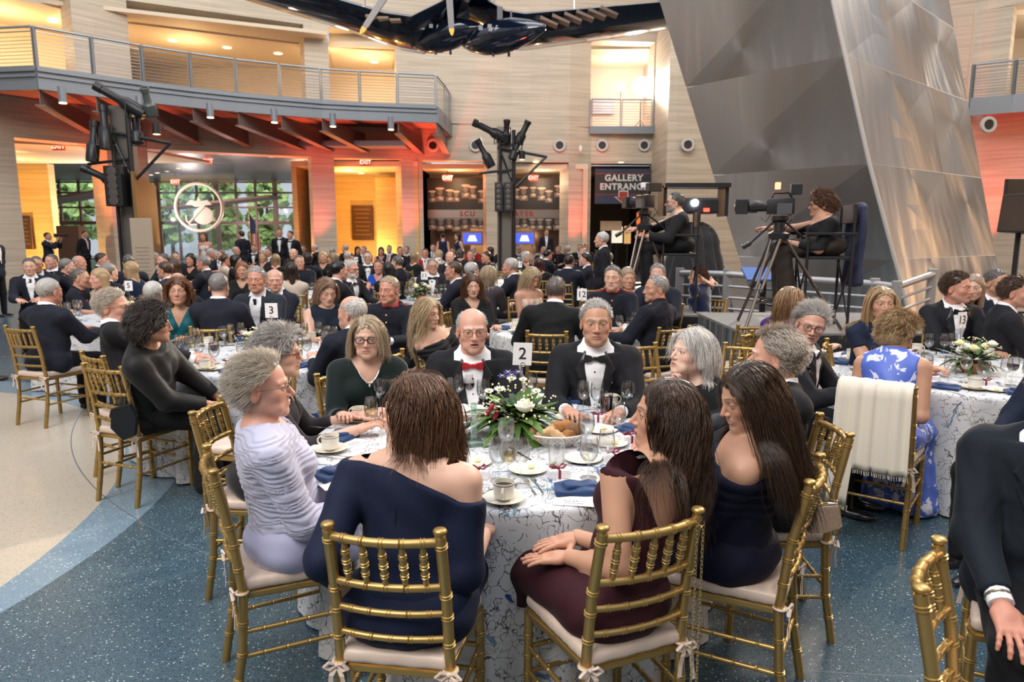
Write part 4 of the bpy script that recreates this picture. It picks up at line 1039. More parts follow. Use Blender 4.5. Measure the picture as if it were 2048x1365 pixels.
def make_proto(kind):
    """one of each kind at the far end of nowhere is never left: the first use moves it"""
    n = {'goblet': 'water_goblet', 'wine': 'wine_glass', 'winew': 'wine_glass', 'winer': 'wine_glass', 'cola': 'cola_glass', 'tumbler': 'tumbler', 'cup': 'coffee_cup', 'plate': 'bread_plate', 'knife': 'knife', 'fork': 'fork', 'spoon': 'spoon', 'napkin': 'napkin', 'napkin2': 'napkin', 'program': 'program_booklet', 'box': 'favor_box', 'saucer': 'saucer'}[kind]
    c = {'goblet': 'glass', 'wine': 'wine glass', 'winew': 'wine glass', 'winer': 'wine glass', 'cola': 'glass', 'tumbler': 'glass', 'cup': 'cup', 'plate': 'plate', 'program': 'booklet', 'box': 'gift box', 'napkin2': 'napkin'}.get(kind, kind)
    if kind in ('knife', 'fork', 'spoon', 'napkin', 'napkin2', 'saucer'):
        o = bpy.data.objects.new(n, ME[kind]); link(o)
    else:
        o = thing(n, '', c)
        if kind == 'goblet': MO('glass', 'goblet', o); MO('water', 'goblet_water', o)
        elif kind == 'wine': MO('glass', 'wineglass', o)
        elif kind == 'winew': MO('glass', 'wineglass', o); MO('white_wine', 'white_wine', o)
        elif kind == 'winer': MO('glass', 'wineglass', o); MO('red_wine', 'red_wine', o)
        elif kind == 'tumbler': MO('glass', 'tumbler', o)
        elif kind == 'cola': MO('glass', 'tumbler', o); MO('cola', 'cola', o); MO('ice', 'ice', o)
        elif kind == 'cup': MO('cup', 'cup', o); MO('handle', 'handle', o); MO('band', 'cupband', o); MO('coffee', 'coffee', o)
        elif kind == 'plate': MO('plate', 'plate', o); MO('butter', 'butter', o)
        elif kind == 'program': MO('booklet', 'program', o); b = part('lettering', text_mesh('AWARDS\nDINNER', .019, .0002, mat('grey_ink', (.10, .11, .13), .6)), o, loc=(.0, -.078, .0026))
        elif kind == 'box': MO('box', 'box', o); MO('lid', 'lid', o); r = MO('ribbon', 'ribbon', o); MO('bow', 'bow', r)
    o['category'] = c; return o
def put(kind, x, y, rz, label, group, z=TZ):
    if kind not in PROTO: o = PROTO[kind] = make_proto(kind); o.location = (x, y, z); o.rotation_euler = (0, 0, rz); o['label'] = label; o['group'] = group; return o
    return copy_tree(PROTO[kind], (x, y, z), rz, label, group)
def sign(x, y, num, z=TZ, rz=0.0, tilt=0.0):
    t = thing('table_number_stand', 'white number card on a wire stand', 'table number', (x, y, z), rz, 'table number cards')
    part('stand', ME['stand'], t); c = part('card', ME['card'], t, loc=(0, 0, .345)); c.rotation_euler = (0, R(tilt), 0)
    part('number', text_mesh(str(num), .088, .0004, INK, bold=.0008), c, loc=(0, -.0022, .0), rot=(PI/2, 0, 0)); return t
# flowers
LEAFM = [mat('leaf_%d' % i, c, .5, spec=.4) for i, c in enumerate([(.055, .115, .018), (.09, .18, .03), (.03, .07, .03), (.17, .25, .05)])]
PET_W = mat('petal_white', (.80, .78, .66), .55, sss=.1); PET_Y = mat('petal_cream', (.80, .74, .42), .55); PET_R = mat('petal_red', (.30, .012, .025), .5); PET_B = mat('petal_blue', (.10, .08, .42), .55); PET_C = mat('flower_heart', (.55, .55, .12), .6)
def leaf(mb, p, d, L, w, rng, droop=.4):
    d = Vector(d).normalized(); s = d.cross(Vector((0, 0, 1))); s = s.normalized() if s.length > .05 else Vector((1, 0, 0)); prev = None; k = 5
    for i in range(k+1):
        t = i/k; c = Vector(p) + d*L*t + Vector((0, 0, -droop*L*t*t)); ww = w*math.sin(PI*(.08+.92*t))**.7*(1-t*.2) if t < 1 else 0.0005
        A = [mb.bm.verts.new(c - s*ww), mb.bm.verts.new(c + Vector((0, 0, -.15*ww))), mb.bm.verts.new(c + s*ww)]
        if prev: mb.bm.faces.new((prev[0], prev[1], A[1], A[0])); mb.bm.faces.new((prev[1], prev[2], A[2], A[1]))
        prev = A
def rose(c, r, m, root, name='rose'):
    mb = MB(); rng = random.Random(int(r*1e4))
    for ring, (n, rr, tilt) in enumerate(((3, .30, .2), (4, .52, .45), (5, .78, .8), (6, 1.0, 1.15))):
        for i in range(n):
            a = 2*PI*i/n+ring*.7; M = Matrix.Translation(c) @ Matrix.Rotation(a, 4, 'Z') @ Matrix.Translation((rr*r*.55, 0, -.12*ring*r)) @ Matrix.Rotation(tilt*.75, 4, 'Y') @ Matrix.Diagonal((.12*r+.002, .58*r*(.6+.12*ring), .62*r, 1))
            bmesh.ops.create_uvsphere(mb.bm, u_segments=8, v_segments=6, radius=1, matrix=M)
    return part(name, mb.mesh(name, True, m), root)
def daisy(c, r, m, root, name='blossom', n=12, nrm=(0, -.3, 1)):
    q = Vector(nrm).to_track_quat('Z', 'Y').to_matrix().to_4x4(); mb = MB()
    for i in range(n):
        a = 2*PI*i/n; M = Matrix.Translation(c) @ q @ Matrix.Rotation(a, 4, 'Z') @ Matrix.Translation((r*.6, 0, .15*r)) @ Matrix.Rotation(-.35, 4, 'Y') @ Matrix.Diagonal((r*.42, r*.16, r*.07, 1))
        bmesh.ops.create_uvsphere(mb.bm, u_segments=6, v_segments=4, radius=1, matrix=M)
    o = part(name, mb.mesh(name, True, m), root); part('flower_heart', MB().ell(Vector(c)+Vector((0, 0, .2*r)), (r*.28, r*.28, r*.2), n=8).mesh('heart', True, PET_C), o); return o
def centerpiece(x, y, seed, label, scale=1.0, lod=0):
    rng = random.Random(seed); t = thing('flower_centerpiece', label, 'flower arrangement', (x, y, TZ), rng.uniform(0, 0 if seed == 2 else 6), 'flower centerpieces'); t.scale = (scale,)*3
    part('vase', MB().lathe([(0, 0), (.055, 0), (.085, .03), (.10, .075), (.092, .075), (.08, .035), (0, .02)], 24).mesh('vase', True, mat('wood_bowl', (.28, .13, .045), .5)), t, None, 'low wooden bowl')
    for li in range(3):
        mb = MB()
        for i in range(60 if lod == 0 else 26):
            a = rng.uniform(0, 2*PI); el = rng.uniform(-.1, 1.1); d = (math.cos(a)*math.cos(el), math.sin(a)*math.cos(el), math.sin(el)); L = rng.uniform(.09, .20)*(1.1 if el < .5 else .75)
            leaf(mb, (d[0]*.05, d[1]*.05, .07+d[2]*.05), d, L, rng.uniform(.009, .030), rng, rng.uniform(.1, .7))
        part('foliage', mb.mesh('foliage', True, LEAFM[li]), t)
    mb = MB()
    for i in range(80 if lod == 0 else 36):
        a = rng.uniform(0, 2*PI); el = rng.uniform(.1, 1.4); rr = rng.uniform(.15, .21); mb.ell((rr*math.cos(a)*math.cos(el)*1.05, rr*math.sin(a)*math.cos(el)*1.05, .08+rr*.8*math.sin(el)), (.005,)*3, n=6)
    part('filler_buds', mb.mesh('buds', True, PET_Y), t)
    if lod == 0:
        rose((.035, -.115, .165), .043, PET_W, t, 'white_rose'); daisy((-.07, -.06, .215), .026, PET_W, t); daisy((-.115, -.05, .205), .022, PET_W, t); daisy((.085, -.05, .205), .022, PET_W, t); daisy((.03, .02, .24), .02, PET_W, t); daisy((-.02, .06, .235), .024, PET_W, t)
        for p in ((-.105, -.10, .145), (-.085, -.12, .12), (-.12, -.08, .12)): o = part('red_blossom', MB().ell(p, (.011, .011, .024), Matrix.Rotation(.4, 3, 'Y'), 10).mesh('bud', True, PET_R), t)
        for p in ((-.035, .03, .27), (-.06, .02, .255), (-.02, .0, .262), (.01, .03, .27)): daisy(p, .022, PET_B, t, 'blue_iris', 6)
    else:
        for i in range(5): a = 2*PI*i/5+rng.random(); rose((.09*math.cos(a), .09*math.sin(a), .17+.04*rng.random()), .034, PET_W if i % 2 else PET_Y, t, 'white_rose')
        for i in range(6): a = 2*PI*i/6; daisy((.13*math.cos(a), .13*math.sin(a), .15+.05*rng.random()), .022, [PET_W, PET_Y, PET_R][i % 3] if seed % 2 else PET_W, t)
        daisy((0, 0, .23), .03, PET_W, t)
    return t
# ================================================================ the hall
def terrazzo():
    m, nt, b = nodes('terrazzo'); L = nt.links.new; b.inputs['Roughness'].default_value = .27; b.inputs['Specular IOR Level'].default_value = .55
    tc = N(nt, 'ShaderNodeTexCoord'); P = tc.outputs['Object']
    def dist(cx, cy, sx=1.0, sy=1.0):
        mp = N(nt, 'ShaderNodeMapping'); mp.inputs['Location'].default_value = (-cx*sx, -cy*sy, 0); mp.inputs['Scale'].default_value = (sx, sy, 0); L(P, mp.inputs[0])
        v = N(nt, 'ShaderNodeVectorMath', operation='LENGTH'); L(mp.outputs[0], v.inputs[0]); return v.outputs['Value']
    def math_(op, a, c):
        n = N(nt, 'ShaderNodeMath', operation=op)
        for i, v in enumerate((a, c)):
            if isinstance(v, (int, float)): n.inputs[i].default_value = v
            else: L(v, n.inputs[i])
        return n.outputs[0]
    def mix(f, a, c):
        x = N(nt, 'ShaderNodeMix', data_type='RGBA'); L(f, x.inputs[0])
        for i, v in ((6, a), (7, c)):
            if isinstance(v, tuple): x.inputs[i].default_value = c4(v)
            else: L(v, x.inputs[i])
        return x.outputs[2]
    def chips(scale, thr, seed):
        v = N(nt, 'ShaderNodeTexVoronoi'); v.inputs['Scale'].default_value = scale; v.inputs['Randomness'].default_value = 1; L(P, v.inputs['Vector'])
        s = N(nt, 'ShaderNodeSeparateColor'); L(v.outputs['Color'], s.inputs[0]); a = math_('GREATER_THAN', s.outputs[seed % 3], thr); c = math_('LESS_THAN', v.outputs['Distance'], .42); return math_('MULTIPLY', a, c)
    big = N(nt, 'ShaderNodeTexNoise'); big.inputs['Scale'].default_value = .8; L(P, big.inputs['Vector'])
    dark = mix(big.outputs[0], (.030, .064, .090), (.058, .100, .128))
    dark = mix(chips(130, .66, 1), dark, (.012, .030, .042)); dark = mix(chips(170, .84, 2), dark, (.12, .17, .19)); dark = mix(chips(115, .935, 0), dark, (.42, .47, .48))
    lite = mix(chips(110, .6, 1), (.15, .225, .285), (.10, .165, .22)); lite = mix(chips(80, .9, 0), lite, (.36, .45, .50))
    crm = mix(chips(110, .6, 1), (.43, .375, .30), (.34, .295, .235)); crm = mix(chips(80, .93, 0), crm, (.30, .26, .22))
    dA = dist(-7.12, 3.21); dB = dist(-6.63, 3.82)
    inA = math_('LESS_THAN', dA, 4.58); inB = math_('LESS_THAN', dB, 4.34)
    col = mix(inB, dark, lite); col = mix(inA, col, crm)
    # thin metal divider strips
    for cx, cy, r in ((1.99, 9.25, 6.72), (-7.12, 3.21, 7.4), (-7.12, 3.21, 2.2)):
        d = dist(cx, cy); q = math_('LESS_THAN', math_('ABSOLUTE', math_('SUBTRACT', d, r), 0), .004); col = mix(q, col, (.10, .13, .15))
    L(col, b.inputs['Base Color'])
    return m
FLOORM = terrazzo()
struct('floor', MB().box((2, 16, -.06), (84, 76, .12)).mesh('floor', mat=FLOORM))
def travertine(name, c1, c2):
    m, nt, b = nodes(name); L = nt.links.new; tc = N(nt, 'ShaderNodeTexCoord'); mp = N(nt, 'ShaderNodeMapping'); mp.inputs['Scale'].default_value = (.35, .35, 9); L(tc.outputs['Object'], mp.inputs[0])
    n1 = N(nt, 'ShaderNodeTexNoise'); n1.inputs['Scale'].default_value = 1.3; n1.inputs['Detail'].default_value = 5; n1.inputs['Distortion'].default_value = .3; L(mp.outputs[0], n1.inputs['Vector'])
    br = N(nt, 'ShaderNodeTexBrick'); br.inputs['Scale'].default_value = 1; br.inputs['Brick Width'].default_value = 1.5; br.inputs['Row Height'].default_value = .62; br.inputs['Mortar Size'].default_value = .004; br.inputs['Color1'].default_value = (1, 1, 1, 1); br.inputs['Color2'].default_value = (.90, .90, .90, 1); br.inputs['Mortar'].default_value = (.72, .72, .72, 1)
    sx = N(nt, 'ShaderNodeSeparateXYZ'); L(tc.outputs['Object'], sx.inputs[0]); cx = N(nt, 'ShaderNodeCombineXYZ'); L(sx.outputs[0], cx.inputs[0]); L(sx.outputs[2], cx.inputs[1]); L(cx.outputs[0], br.inputs['Vector'])
    mx = N(nt, 'ShaderNodeMix', data_type='RGBA'); mx.inputs[6].default_value = c4(c1); mx.inputs[7].default_value = c4(c2); rp = N(nt, 'ShaderNodeValToRGB'); rp.color_ramp.elements[0].position = .35; rp.color_ramp.elements[1].position = .65; L(n1.outputs[0], rp.inputs[0]); L(rp.outputs[0], mx.inputs[0])
    m2 = N(nt, 'ShaderNodeMix', data_type='RGBA', blend_type='MULTIPLY'); m2.inputs[0].default_value = .8; L(mx.outputs[2], m2.inputs[6]); L(br.outputs[0], m2.inputs[7]); L(m2.outputs[2], b.inputs['Base Color']); b.inputs['Roughness'].default_value = .55; return m
TRAV = travertine('travertine', (.46, .38, .29), (.60, .51, .40)); TRAVY = travertine('honey_stone', (.55, .37, .16), (.66, .47, .22))
PLASTER = mat('plaster_cream', (.62, .52, .40), .7); CEILM = mat('soffit_paint', (.66, .55, .42), .7)
STEELG = mat('painted_steel_grey', (.20, .22, .245), .42, .2); STEELL = mat('rail_steel', (.34, .37, .40), .35, .6)
HZ, UZ, UT, TOPZ = 4.6, 6.1, 9.4, 13.5
def P2(px, py, z): v = atz(px, py, z); return (v.x, v.y)
WL = [(-24.5, 9.0), (-20.5, 15.5), (-15.11, 21.93), (-13.51, 24.04), (-12.6, 24.9), (-7.67, 27.46), (-6.88, 27.82), (-4.38, 28.38), (-3.58, 28.76), (-1.05, 29.16), (-.08, 29.36), (2.34, 29.57), (3.30, 29.99), (6.03, 30.2), (7.2, 30.2)]
def slab(mb, a, b, z0, z1, th=.8, inner=0.0):
    """upright slab between plan points a and b; thickness away from the hall"""
    a = Vector((a[0], a[1], 0)); b = Vector((b[0], b[1], 0)); d = (b-a).normalized(); n = Vector((-d.y, d.x, 0)) 
    if n.y < 0 and abs(n.y) > .3: n = -n
    o = n*th; q = n*inner; v = [mb.bm.verts.new(Vector((p.x, p.y, z))) for z in (z0, z1) for p in (a+q, b+q, b+o, a+o)]
    for f in ((0, 1, 2, 3), (4, 5, 6, 7), (0, 1, 5, 4), (1, 2, 6, 5), (2, 3, 7, 6), (3, 0, 4, 7)): mb.bm.faces.new([v[i] for i in f])
G_OPEN = {2, 4, 6, 8, 10, 12}     # ground openings by wall segment index
def lerp2(a, b, t): return (a[0]+(b[0]-a[0])*t, a[1]+(b[1]-a[1])*t)
wb = MB()
for i in range(len(WL)-1):
    a, b = WL[i], WL[i+1]
    if i not in G_OPEN: slab(wb, a, b, 0, HZ, 2.2 if i == 3 else .8)
    slab(wb, a, b, HZ, UZ-.05)
# upper storey: piers between the openings
UP = [((-24.5, 9.0), (-19.5, 17.0)), ((-13.9, 23.4), (-12.85, 24.76)), ((-7.76, 27.5), (-6.96, 27.9)), ((-4.49, 28.4), (3.22, 29.9)), ((5.82, 30.0), (7.2, 30.2))]
UP_GAPS = [((-19.5, 17.0), (-13.9, 23.4)), ((-12.85, 24.76), (-7.76, 27.5)), ((-6.96, 27.9), (-4.49, 28.4)), ((3.22, 29.9), (5.82, 30.0))]
wl2 = [(-4.49, 28.4), (-1.05, 29.16), (-.08, 29.36), (2.34, 29.57), (3.22, 29.9)]
for k, (a, b) in enumerate(UP):
    if k == 3:
        for j in range(4): slab(wb, wl2[j], wl2[j+1], UZ-.05, UT)
    else: slab(wb, a, b, UZ-.05, UT)
allup = [(-24.5, 9.0), (-19.5, 17.0), (-13.9, 23.4), (-12.85, 24.76), (-7.76, 27.5), (-6.96, 27.9), (-4.49, 28.4), (-1.05, 29.16), (2.34, 29.57), (5.82, 30.0), (7.2, 30.2)]
for j in range(len(allup)-1): slab(wb, allup[j], allup[j+1], UT, TOPZ)
struct('wall_back', wb.mesh('wall_back', mat=TRAV))
wr = MB()      # the nearer stone face right of the gallery entrance and the wall running behind the tower
WR = [(6.15, 27.2), (9.0, 27.6), (13.5, 27.3), (16.3, 26.0)]
slab(wr, (6.15, 27.2), (6.16, 30.6), 0, TOPZ, .3)
for j in range(3): slab(wr, WR[j], WR[j+1], 0, TOPZ)
slab(wr, (16.3, 26.0), (20.5, 22.0), 0, UZ-.05); slab(wr, (16.3, 26.0), (17.1, 25.3), UZ-.05, UT); slab(wr, (16.3, 26.0), (20.5, 22.0), UT, TOPZ); slab(wr, (20.5, 22.0), (24, 14), 0, TOPZ-1.5)
struct('wall_right', wr.mesh('wall_right', mat=TRAV))
# ---- rooms behind the openings
def room(name, x0, x1, y0, y1, z0, z1, wall, ceil, sides=(1, 1), floor=False):
    mb = MB(); mb.box(((x0+x1)/2, y1+.1, (z0+z1)/2), (x1-x0, .2, z1-z0))
    if sides[0]: mb.box((x0-.1, (y0+y1)/2, (z0+z1)/2), (.2, y1-y0+.4, z1-z0))
    if sides[1]: mb.box((x1+.1, (y0+y1)/2, (z0+z1)/2), (.2, y1-y0+.4, z1-z0))
    struct(name, mb.mesh(name, mat=wall)); c = MB().box(((x0+x1)/2, (y0+y1)/2, z1+.1), (x1-x0+.4, y1-y0+.4, .2))
    if floor: c.box(((x0+x1)/2, (y0+y1)/2, z0-.05), (x1-x0, y1-y0, .1))
    struct('ceiling', c.mesh('ceiling', mat=ceil))
room('wall_upper_left', -20.6, -4.3, 28.9, 32.3, UZ, 8.9, PLASTER, CEILM, (1, 1), True)
mb = MB()
for a, b in UP_GAPS[:3]: slab(mb, a, b, 8.86, UT+.1, 4.5, .8)
struct('ceiling_soffit', mb.mesh('soffit', mat=CEILM))
mb = MB(); mb.box((-14.5, 27.2, 8.98), (14, 6.5, .12), Matrix.Rotation(.42, 3, 'Z')); mb.box((-14.5, 27.2, UZ-.06), (12, 6.0, .10), Matrix.Rotation(.42, 3, 'Z')); struct('ceiling_upper', mb.mesh('ceiling_upper', mat=CEILM))
mb = MB(); mb.box((-17.6, 25.6, 7.5), (8, .2, 2.8), Matrix.Rotation(.9, 3, 'Z')); struct('wall_upper_side', mb.mesh('wus', mat=PLASTER))
room('wall_upper_gallery', 2.6, 6.1, 30.9, 34.0, UZ, 9.3, mat('gallery_wall', (.55, .42, .36), .7), CEILM, (1, 1), True)
room('wall_upper_right', 16.4, 26, 26.2, 29, UZ, 9.3, PLASTER, CEILM, (1, 1), True)
# lobby with its window wall, seen through the two left doorways
LOBC = mat('lobby_metal_ceiling', (.20, .19, .22), .42, .7, bump=((1.2, .2, 1), .3, .02))
struct('ceiling_lobby', MB().box((-17, 36, 5.05), (26, 18, .2)).mesh('cl', mat=LOBC))
mb = MB(); mb.box((-29.5, 36, 2.5), (.3, 18, 5.0)); mb.box((-9.6, 35, 2.5), (.3, 14, 5.0), Matrix.Rotation(.28, 3, 'Z')); struct('wall_lobby', mb.mesh('wl', mat=travertine('lobby_stone', (.48, .36, .25), (.60, .47, .33))))
MULL = mat('mullion_bronze', (.16, .11, .105), .45, .3)
mb = MB()
for i in range(15): mb.box((-29.4+i*1.22, 44.5, 2.5), (.12 if i % 3 else .26, .16, 5.0))
for z in (.1, 2.35, 3.3, 4.2, 4.85): mb.box((-20.5, 44.5, z), (18.4, .14, .10 if z != 2.35 else .2))
struct('window_1', mb.mesh('window_frames', mat=MULL)); w1 = MB().box((-20.5, 44.52, 2.5), (18.2, .012, 5)).mesh('pane', mat=thin_glass('window_glass', (.95, .97, .97), 1)); part('window_pane', w1, bpy.data.objects['window_1'])
o = struct('trim_1', MB().box((-17.5, 43.2, 3.55), (6.5, 2.4, .12), Matrix.Rotation(R(-6), 3, 'Y')).box((-25.2, 41.2, 3.75), (5.0, 2.6, .12), Matrix.Rotation(R(-9), 3, 'Y')).mesh('entrance_canopy', mat=mat('canopy_wood', (.22, .14, .11), .5)))
# trees outside
TRUNK = mat('bark', (.08, .055, .04), .8); CROWN = mat('tree_leaves', (.22, .34, .12), .8, bump=(2.5, 1.0, .3), vary=.5)
def outside_tree(x, y, h, seed):
    rng = random.Random(seed); t = thing('tree', 'leafy green tree outside the lobby windows, ' + ['far left', 'left of the seal', 'behind the left tower', 'behind the booth', 'behind the seal rim', 'behind the globe emblem', 'right of the seal', 'beside the flag', 'behind the canopy', 'by the lobby corner', 'hidden farthest right'][seed], 'tree', (x, y, 0), 0, 'trees outside the lobby windows')
    part('trunk', MB().tube((0, 0, -.05), (0, 0, h*.6), .16, .09, 8).mesh('trunk', True, TRUNK), t)
    mb = MB()
    for i in range(60): mb.ell((rng.uniform(-1.15, 1.15), rng.uniform(-1.0, 1.0), h*rng.uniform(.15, 1)), (rng.uniform(.25, .6),)*3, n=8)
    for v in mb.bm.verts: v.co += Vector((rng.uniform(-.22, .22), rng.uniform(-.22, .22), rng.uniform(-.22, .22)))
    part('crown', mb.mesh('crown', False, CROWN), t)
for i in range(11): outside_tree(-36.5+i*2.5, 52+(i % 3)*3.2, 5.2+(i*37 % 5)*.5, i)
lamp('daylight_outside', 'AREA', (-23, 47.5, 10), 5200, (1, .98, .92), target=(-23, 54, 1), sx=26, sy=3)
# ground-floor bays right of the lobby
room('wall_bay_memorial', -8.6, -3.95, 28.8, 33.2, 0, 4.35, TRAVY, CEILM)
struct('trim_2', MB().box((-5.0, 31.4, 2.05), (1.9, .5, 4.1)).mesh('return', mat=TRAVY))
room('wall_bay_theater', -3.75, 2.95, 29.9, 32.6, 0, 4.35, mat('bay_plaster', (.62, .47, .33), .6), CEILM)
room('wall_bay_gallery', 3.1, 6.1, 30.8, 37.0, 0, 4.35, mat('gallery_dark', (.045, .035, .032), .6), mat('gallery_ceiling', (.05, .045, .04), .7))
mb = MB(); slab(mb, (-25, 29.5), (-19.4, 30.0), 0, 4.6, .5); slab(mb, (-25, 24), (-24.9, 29.5), 0, 4.6, .3); struct('wall_bay_left', mb.mesh('wbl', mat=TRAVY)); mb = MB(); mb.poly([(-17.5, 22.4, 4.62), (-13.0, 24.6, 4.62), (-12.4, 29.5, 4.62), (-25, 29.9, 4.62), (-25, 24, 4.62)], (0, 0, .1)); struct('ceiling_bay_left', mb.mesh('cbl', mat=CEILM))
o = thing('brown_booth', 'plain dark brown booth wall standing in the leftmost doorway', 'booth', (-17.1, 27.5, 0)); part('panel', MB().box((0, 0, 1.0), (.85, .5, 2.0), bev=.01).mesh('panel', mat=mat('booth_brown', (.10, .055, .025), .5)), o)
# theatre bay: doors, murals, sign band, screens
bronze = mat('bronze_doors', (.13, .075, .055), .32, .6)
for k, (x0, x1) in enumerate(((-3.3, -1.9), (.95, 2.4))):
    d = struct('door_%d' % (k+1), MB().box(((x0+x1)/2, 32.3, 1.15), (x1-x0, .10, 2.3), bev=.01).mesh('door', mat=bronze)); part('door_handle', MB().tube((x1-.12, 32.2, .9), (x1-.12, 32.2, 1.3), .018).mesh('dh', True, SILVER), d)
def mural(x0, x1, z0, z1, y, seed, label):
    rng = random.Random(seed); t = thing('photo_mural', label, 'mural', ((x0+x1)/2, y, z0), 0, 'black-and-white photo murals')
    w, h = x1-x0, z1-z0; part('panel', MB().box((0, 0, h/2), (w, .04, h)).mesh('panel', mat=mat('mural_black', (.022, .018, .016), .5)), t)
    lt = mat('mural_light', (.50, .40, .33), .55); md = mat('mural_mid', (.17, .13, .11), .55)
    for i in range(7):
        x = -w/2+.25+i*(w-.5)/6+rng.uniform(-.05, .05); z = h*rng.uniform(.45, .7); s = rng.uniform(.20, .28)
        if abs(x) > w/2-.2: continue
        f = part('printed_figure', MB().ell((x, -.022, z), (s*.42, .004, s*.6), n=14).box((x, -.022, z-s*1.05), (s*1.3, .006, s*.8), None, .0).mesh('face', True, md), t)
        part('printed_cap', MB().ell((x, -.026, z+s*.55), (s*.75, .004, s*.2), n=14).mesh('cap', True, lt), f); part('printed_glove', MB().ell((x+.1*s, -.028, z-s*.95), (s*.42, .004, s*.26), Matrix.Rotation(rng.uniform(-.6, .6), 3, 'Y'), 12).mesh('glove', True, lt), f)
    return t
mural(-3.7, -1.1, 2.75, 4.1, 31.2, 4, 'black-and-white mural of figures in white caps above the bronze doors, left bay')
mural(-.05, 2.6, 2.75, 4.1, 31.2, 9, 'black-and-white mural of figures in white caps in the bay left of the gallery entrance')
mural(-3.7, -1.1, 2.02, 2.36, 31.2, 14, 'narrow black-and-white mural strip under the SCU sign band')
mural(-.05, 2.6, 2.02, 2.36, 31.2, 19, 'narrow black-and-white mural strip under the ATER sign band')
for x0, x1, txt, tx in ((-3.7, -1.1, 'SCU', -1.95), (-.05, 2.6, 'ATER', .52)):
    o = thing('sign_band', 'brushed metal sign band lettered %s under the photo mural' % txt, 'sign', ((x0+x1)/2, 31.15, 2.36), 0)
    part('band', MB().box((0, 0, .19), (x1-x0, .05, .36)).mesh('band', mat=mat('sign_metal', (.42, .36, .33), .25, .8)), o)
    part('lettering', text_mesh(txt, .30, .005, mat('red_letters', (.28, .03, .02), .4), bold=.01, spacing=1.3), o, loc=(tx-(x0+x1)/2, -.035, .19), rot=(PI/2, 0, 0))
for x, l in ((-1.75, 'blue-lit screen on the bay wall, left of the two'), (.55, 'blue-lit screen on the bay wall beside the suited guard, right of the two')):
    o = thing('wall_screen', l, 'screen', (x, 31.2, 1.5), 0, 'blue wall screens'); part('bezel', MB().box((0, .0, 0), (.95, .08, .62)).mesh('bezel', mat=mat('wood_bezel', (.30, .17, .09), .5)), o)
    part('display', MB().box((0, -.045, 0), (.80, .01, .45)).mesh('display', mat=mat('screen_blue', (.02, .03, .2), .3, emit=(.05, .09, .75), es=1.6)), o); part('logo', MB().poly([(-.22, -.055, -.13), (.22, -.055, -.13), (.12, -.055, .13), (-.12, -.055, .13)], (0, .004, 0)).mesh('logo', mat=mat('screen_white', (.8, .8, .9), .3, emit=(.6, .65, 1), es=1.5)), o)
# EXIT signs
REDE = mat('exit_red', (.5, .03, .02), .4, emit=(1, .12, .08), es=1.2)
def exit_sign(px, py, D, label, w=.42, h=.26, panel=None):
    p = atd(px, py, D); o = thing('exit_sign', label, 'exit sign', p, 0, 'lit exit signs'); part('plate', MB().box((0, 0, 0), (w, .04, h)).mesh('plate', mat=panel or mat('exit_plate', (.45, .20, .15), .3)), o)
    part('lettering', text_mesh('EXIT', h*.85, .004, mat('exit_letters', (.9, .6, .5), .4, emit=(1, .55, .45), es=1.6), bold=.004), o, loc=(0, -.026, 0), rot=(PI/2, 0, 0)); part('bracket', MB().tube((0, 0, h/2), (0, 0, h/2+.3), .012).mesh('bracket', mat=DKMETAL), o); return o
exit_sign(117, 293, 23.9, 'EXIT sign over the leftmost doorway with orange light'); exit_sign(731, 325, 28.6, 'EXIT sign at the top of the memorial bay with red light')
for px, py, D, l in ((467, 279, 26.4, 'red EXIT sign hanging on the wall below the balcony brackets'), (351, 364, 34, 'red EXIT sign hanging deep in the lobby above the glass seal'), (416, 322, 31, 'red EXIT sign hanging under the lobby ceiling'), (895, 356, 30.4, 'pinkish EXIT sign above the left photo mural'), (1067, 356, 30.4, 'pinkish EXIT sign above the right photo mural')):
    exit_sign(px, py, D, l, .34, .26, REDE)
# gallery entrance banner
o = thing('gallery_banner', 'dark banner reading GALLERY ENTRANCE with a red arrow', 'banner', (4.70, 30.15, 2.95), 0)
part('cloth', MB().box((0, 0, .72), (2.42, .02, 1.44)).mesh('cloth', mat=mat('banner_navy', (.035, .04, .075), .7)), o); part('panel', MB().box((0, -.013, .82), (2.42, .004, .84)).mesh('panel', mat=mat('banner_black', (.03, .03, .03), .7)), o)
part('lettering', text_mesh('GALLERY\nENTRANCE', .36, .003, mat('banner_letters', (.60, .57, .54), .6), bold=.014, spacing=1.12), o, loc=(0, -.02, .88), rot=(PI/2, 0, 0))
for z in (.39, 1.24): part('stripe', MB().box((0, -.015, z), (2.42, .004, .02)).mesh('stripe', mat=mat('banner_red', (.40, .03, .02), .6)), o)
arrow = [(-.17, .50), (.17, .50), (.17, .28), (.32, .28), (0, .02), (-.32, .28), (-.17, .28)]
part('arrow', MB().poly([(x*1.22, -.016, (z-.26)*1.18+.27) for x, z in arrow], (0, .004, 0)).mesh('arrow_rim', mat=mat('banner_letters', (1, 1, 1))), o); part('arrow', MB().poly([(x, -.022, z) for x, z in arrow], (0, .004, 0)).mesh('arrow', mat=mat('banner_red', (1, 1, 1))), o)
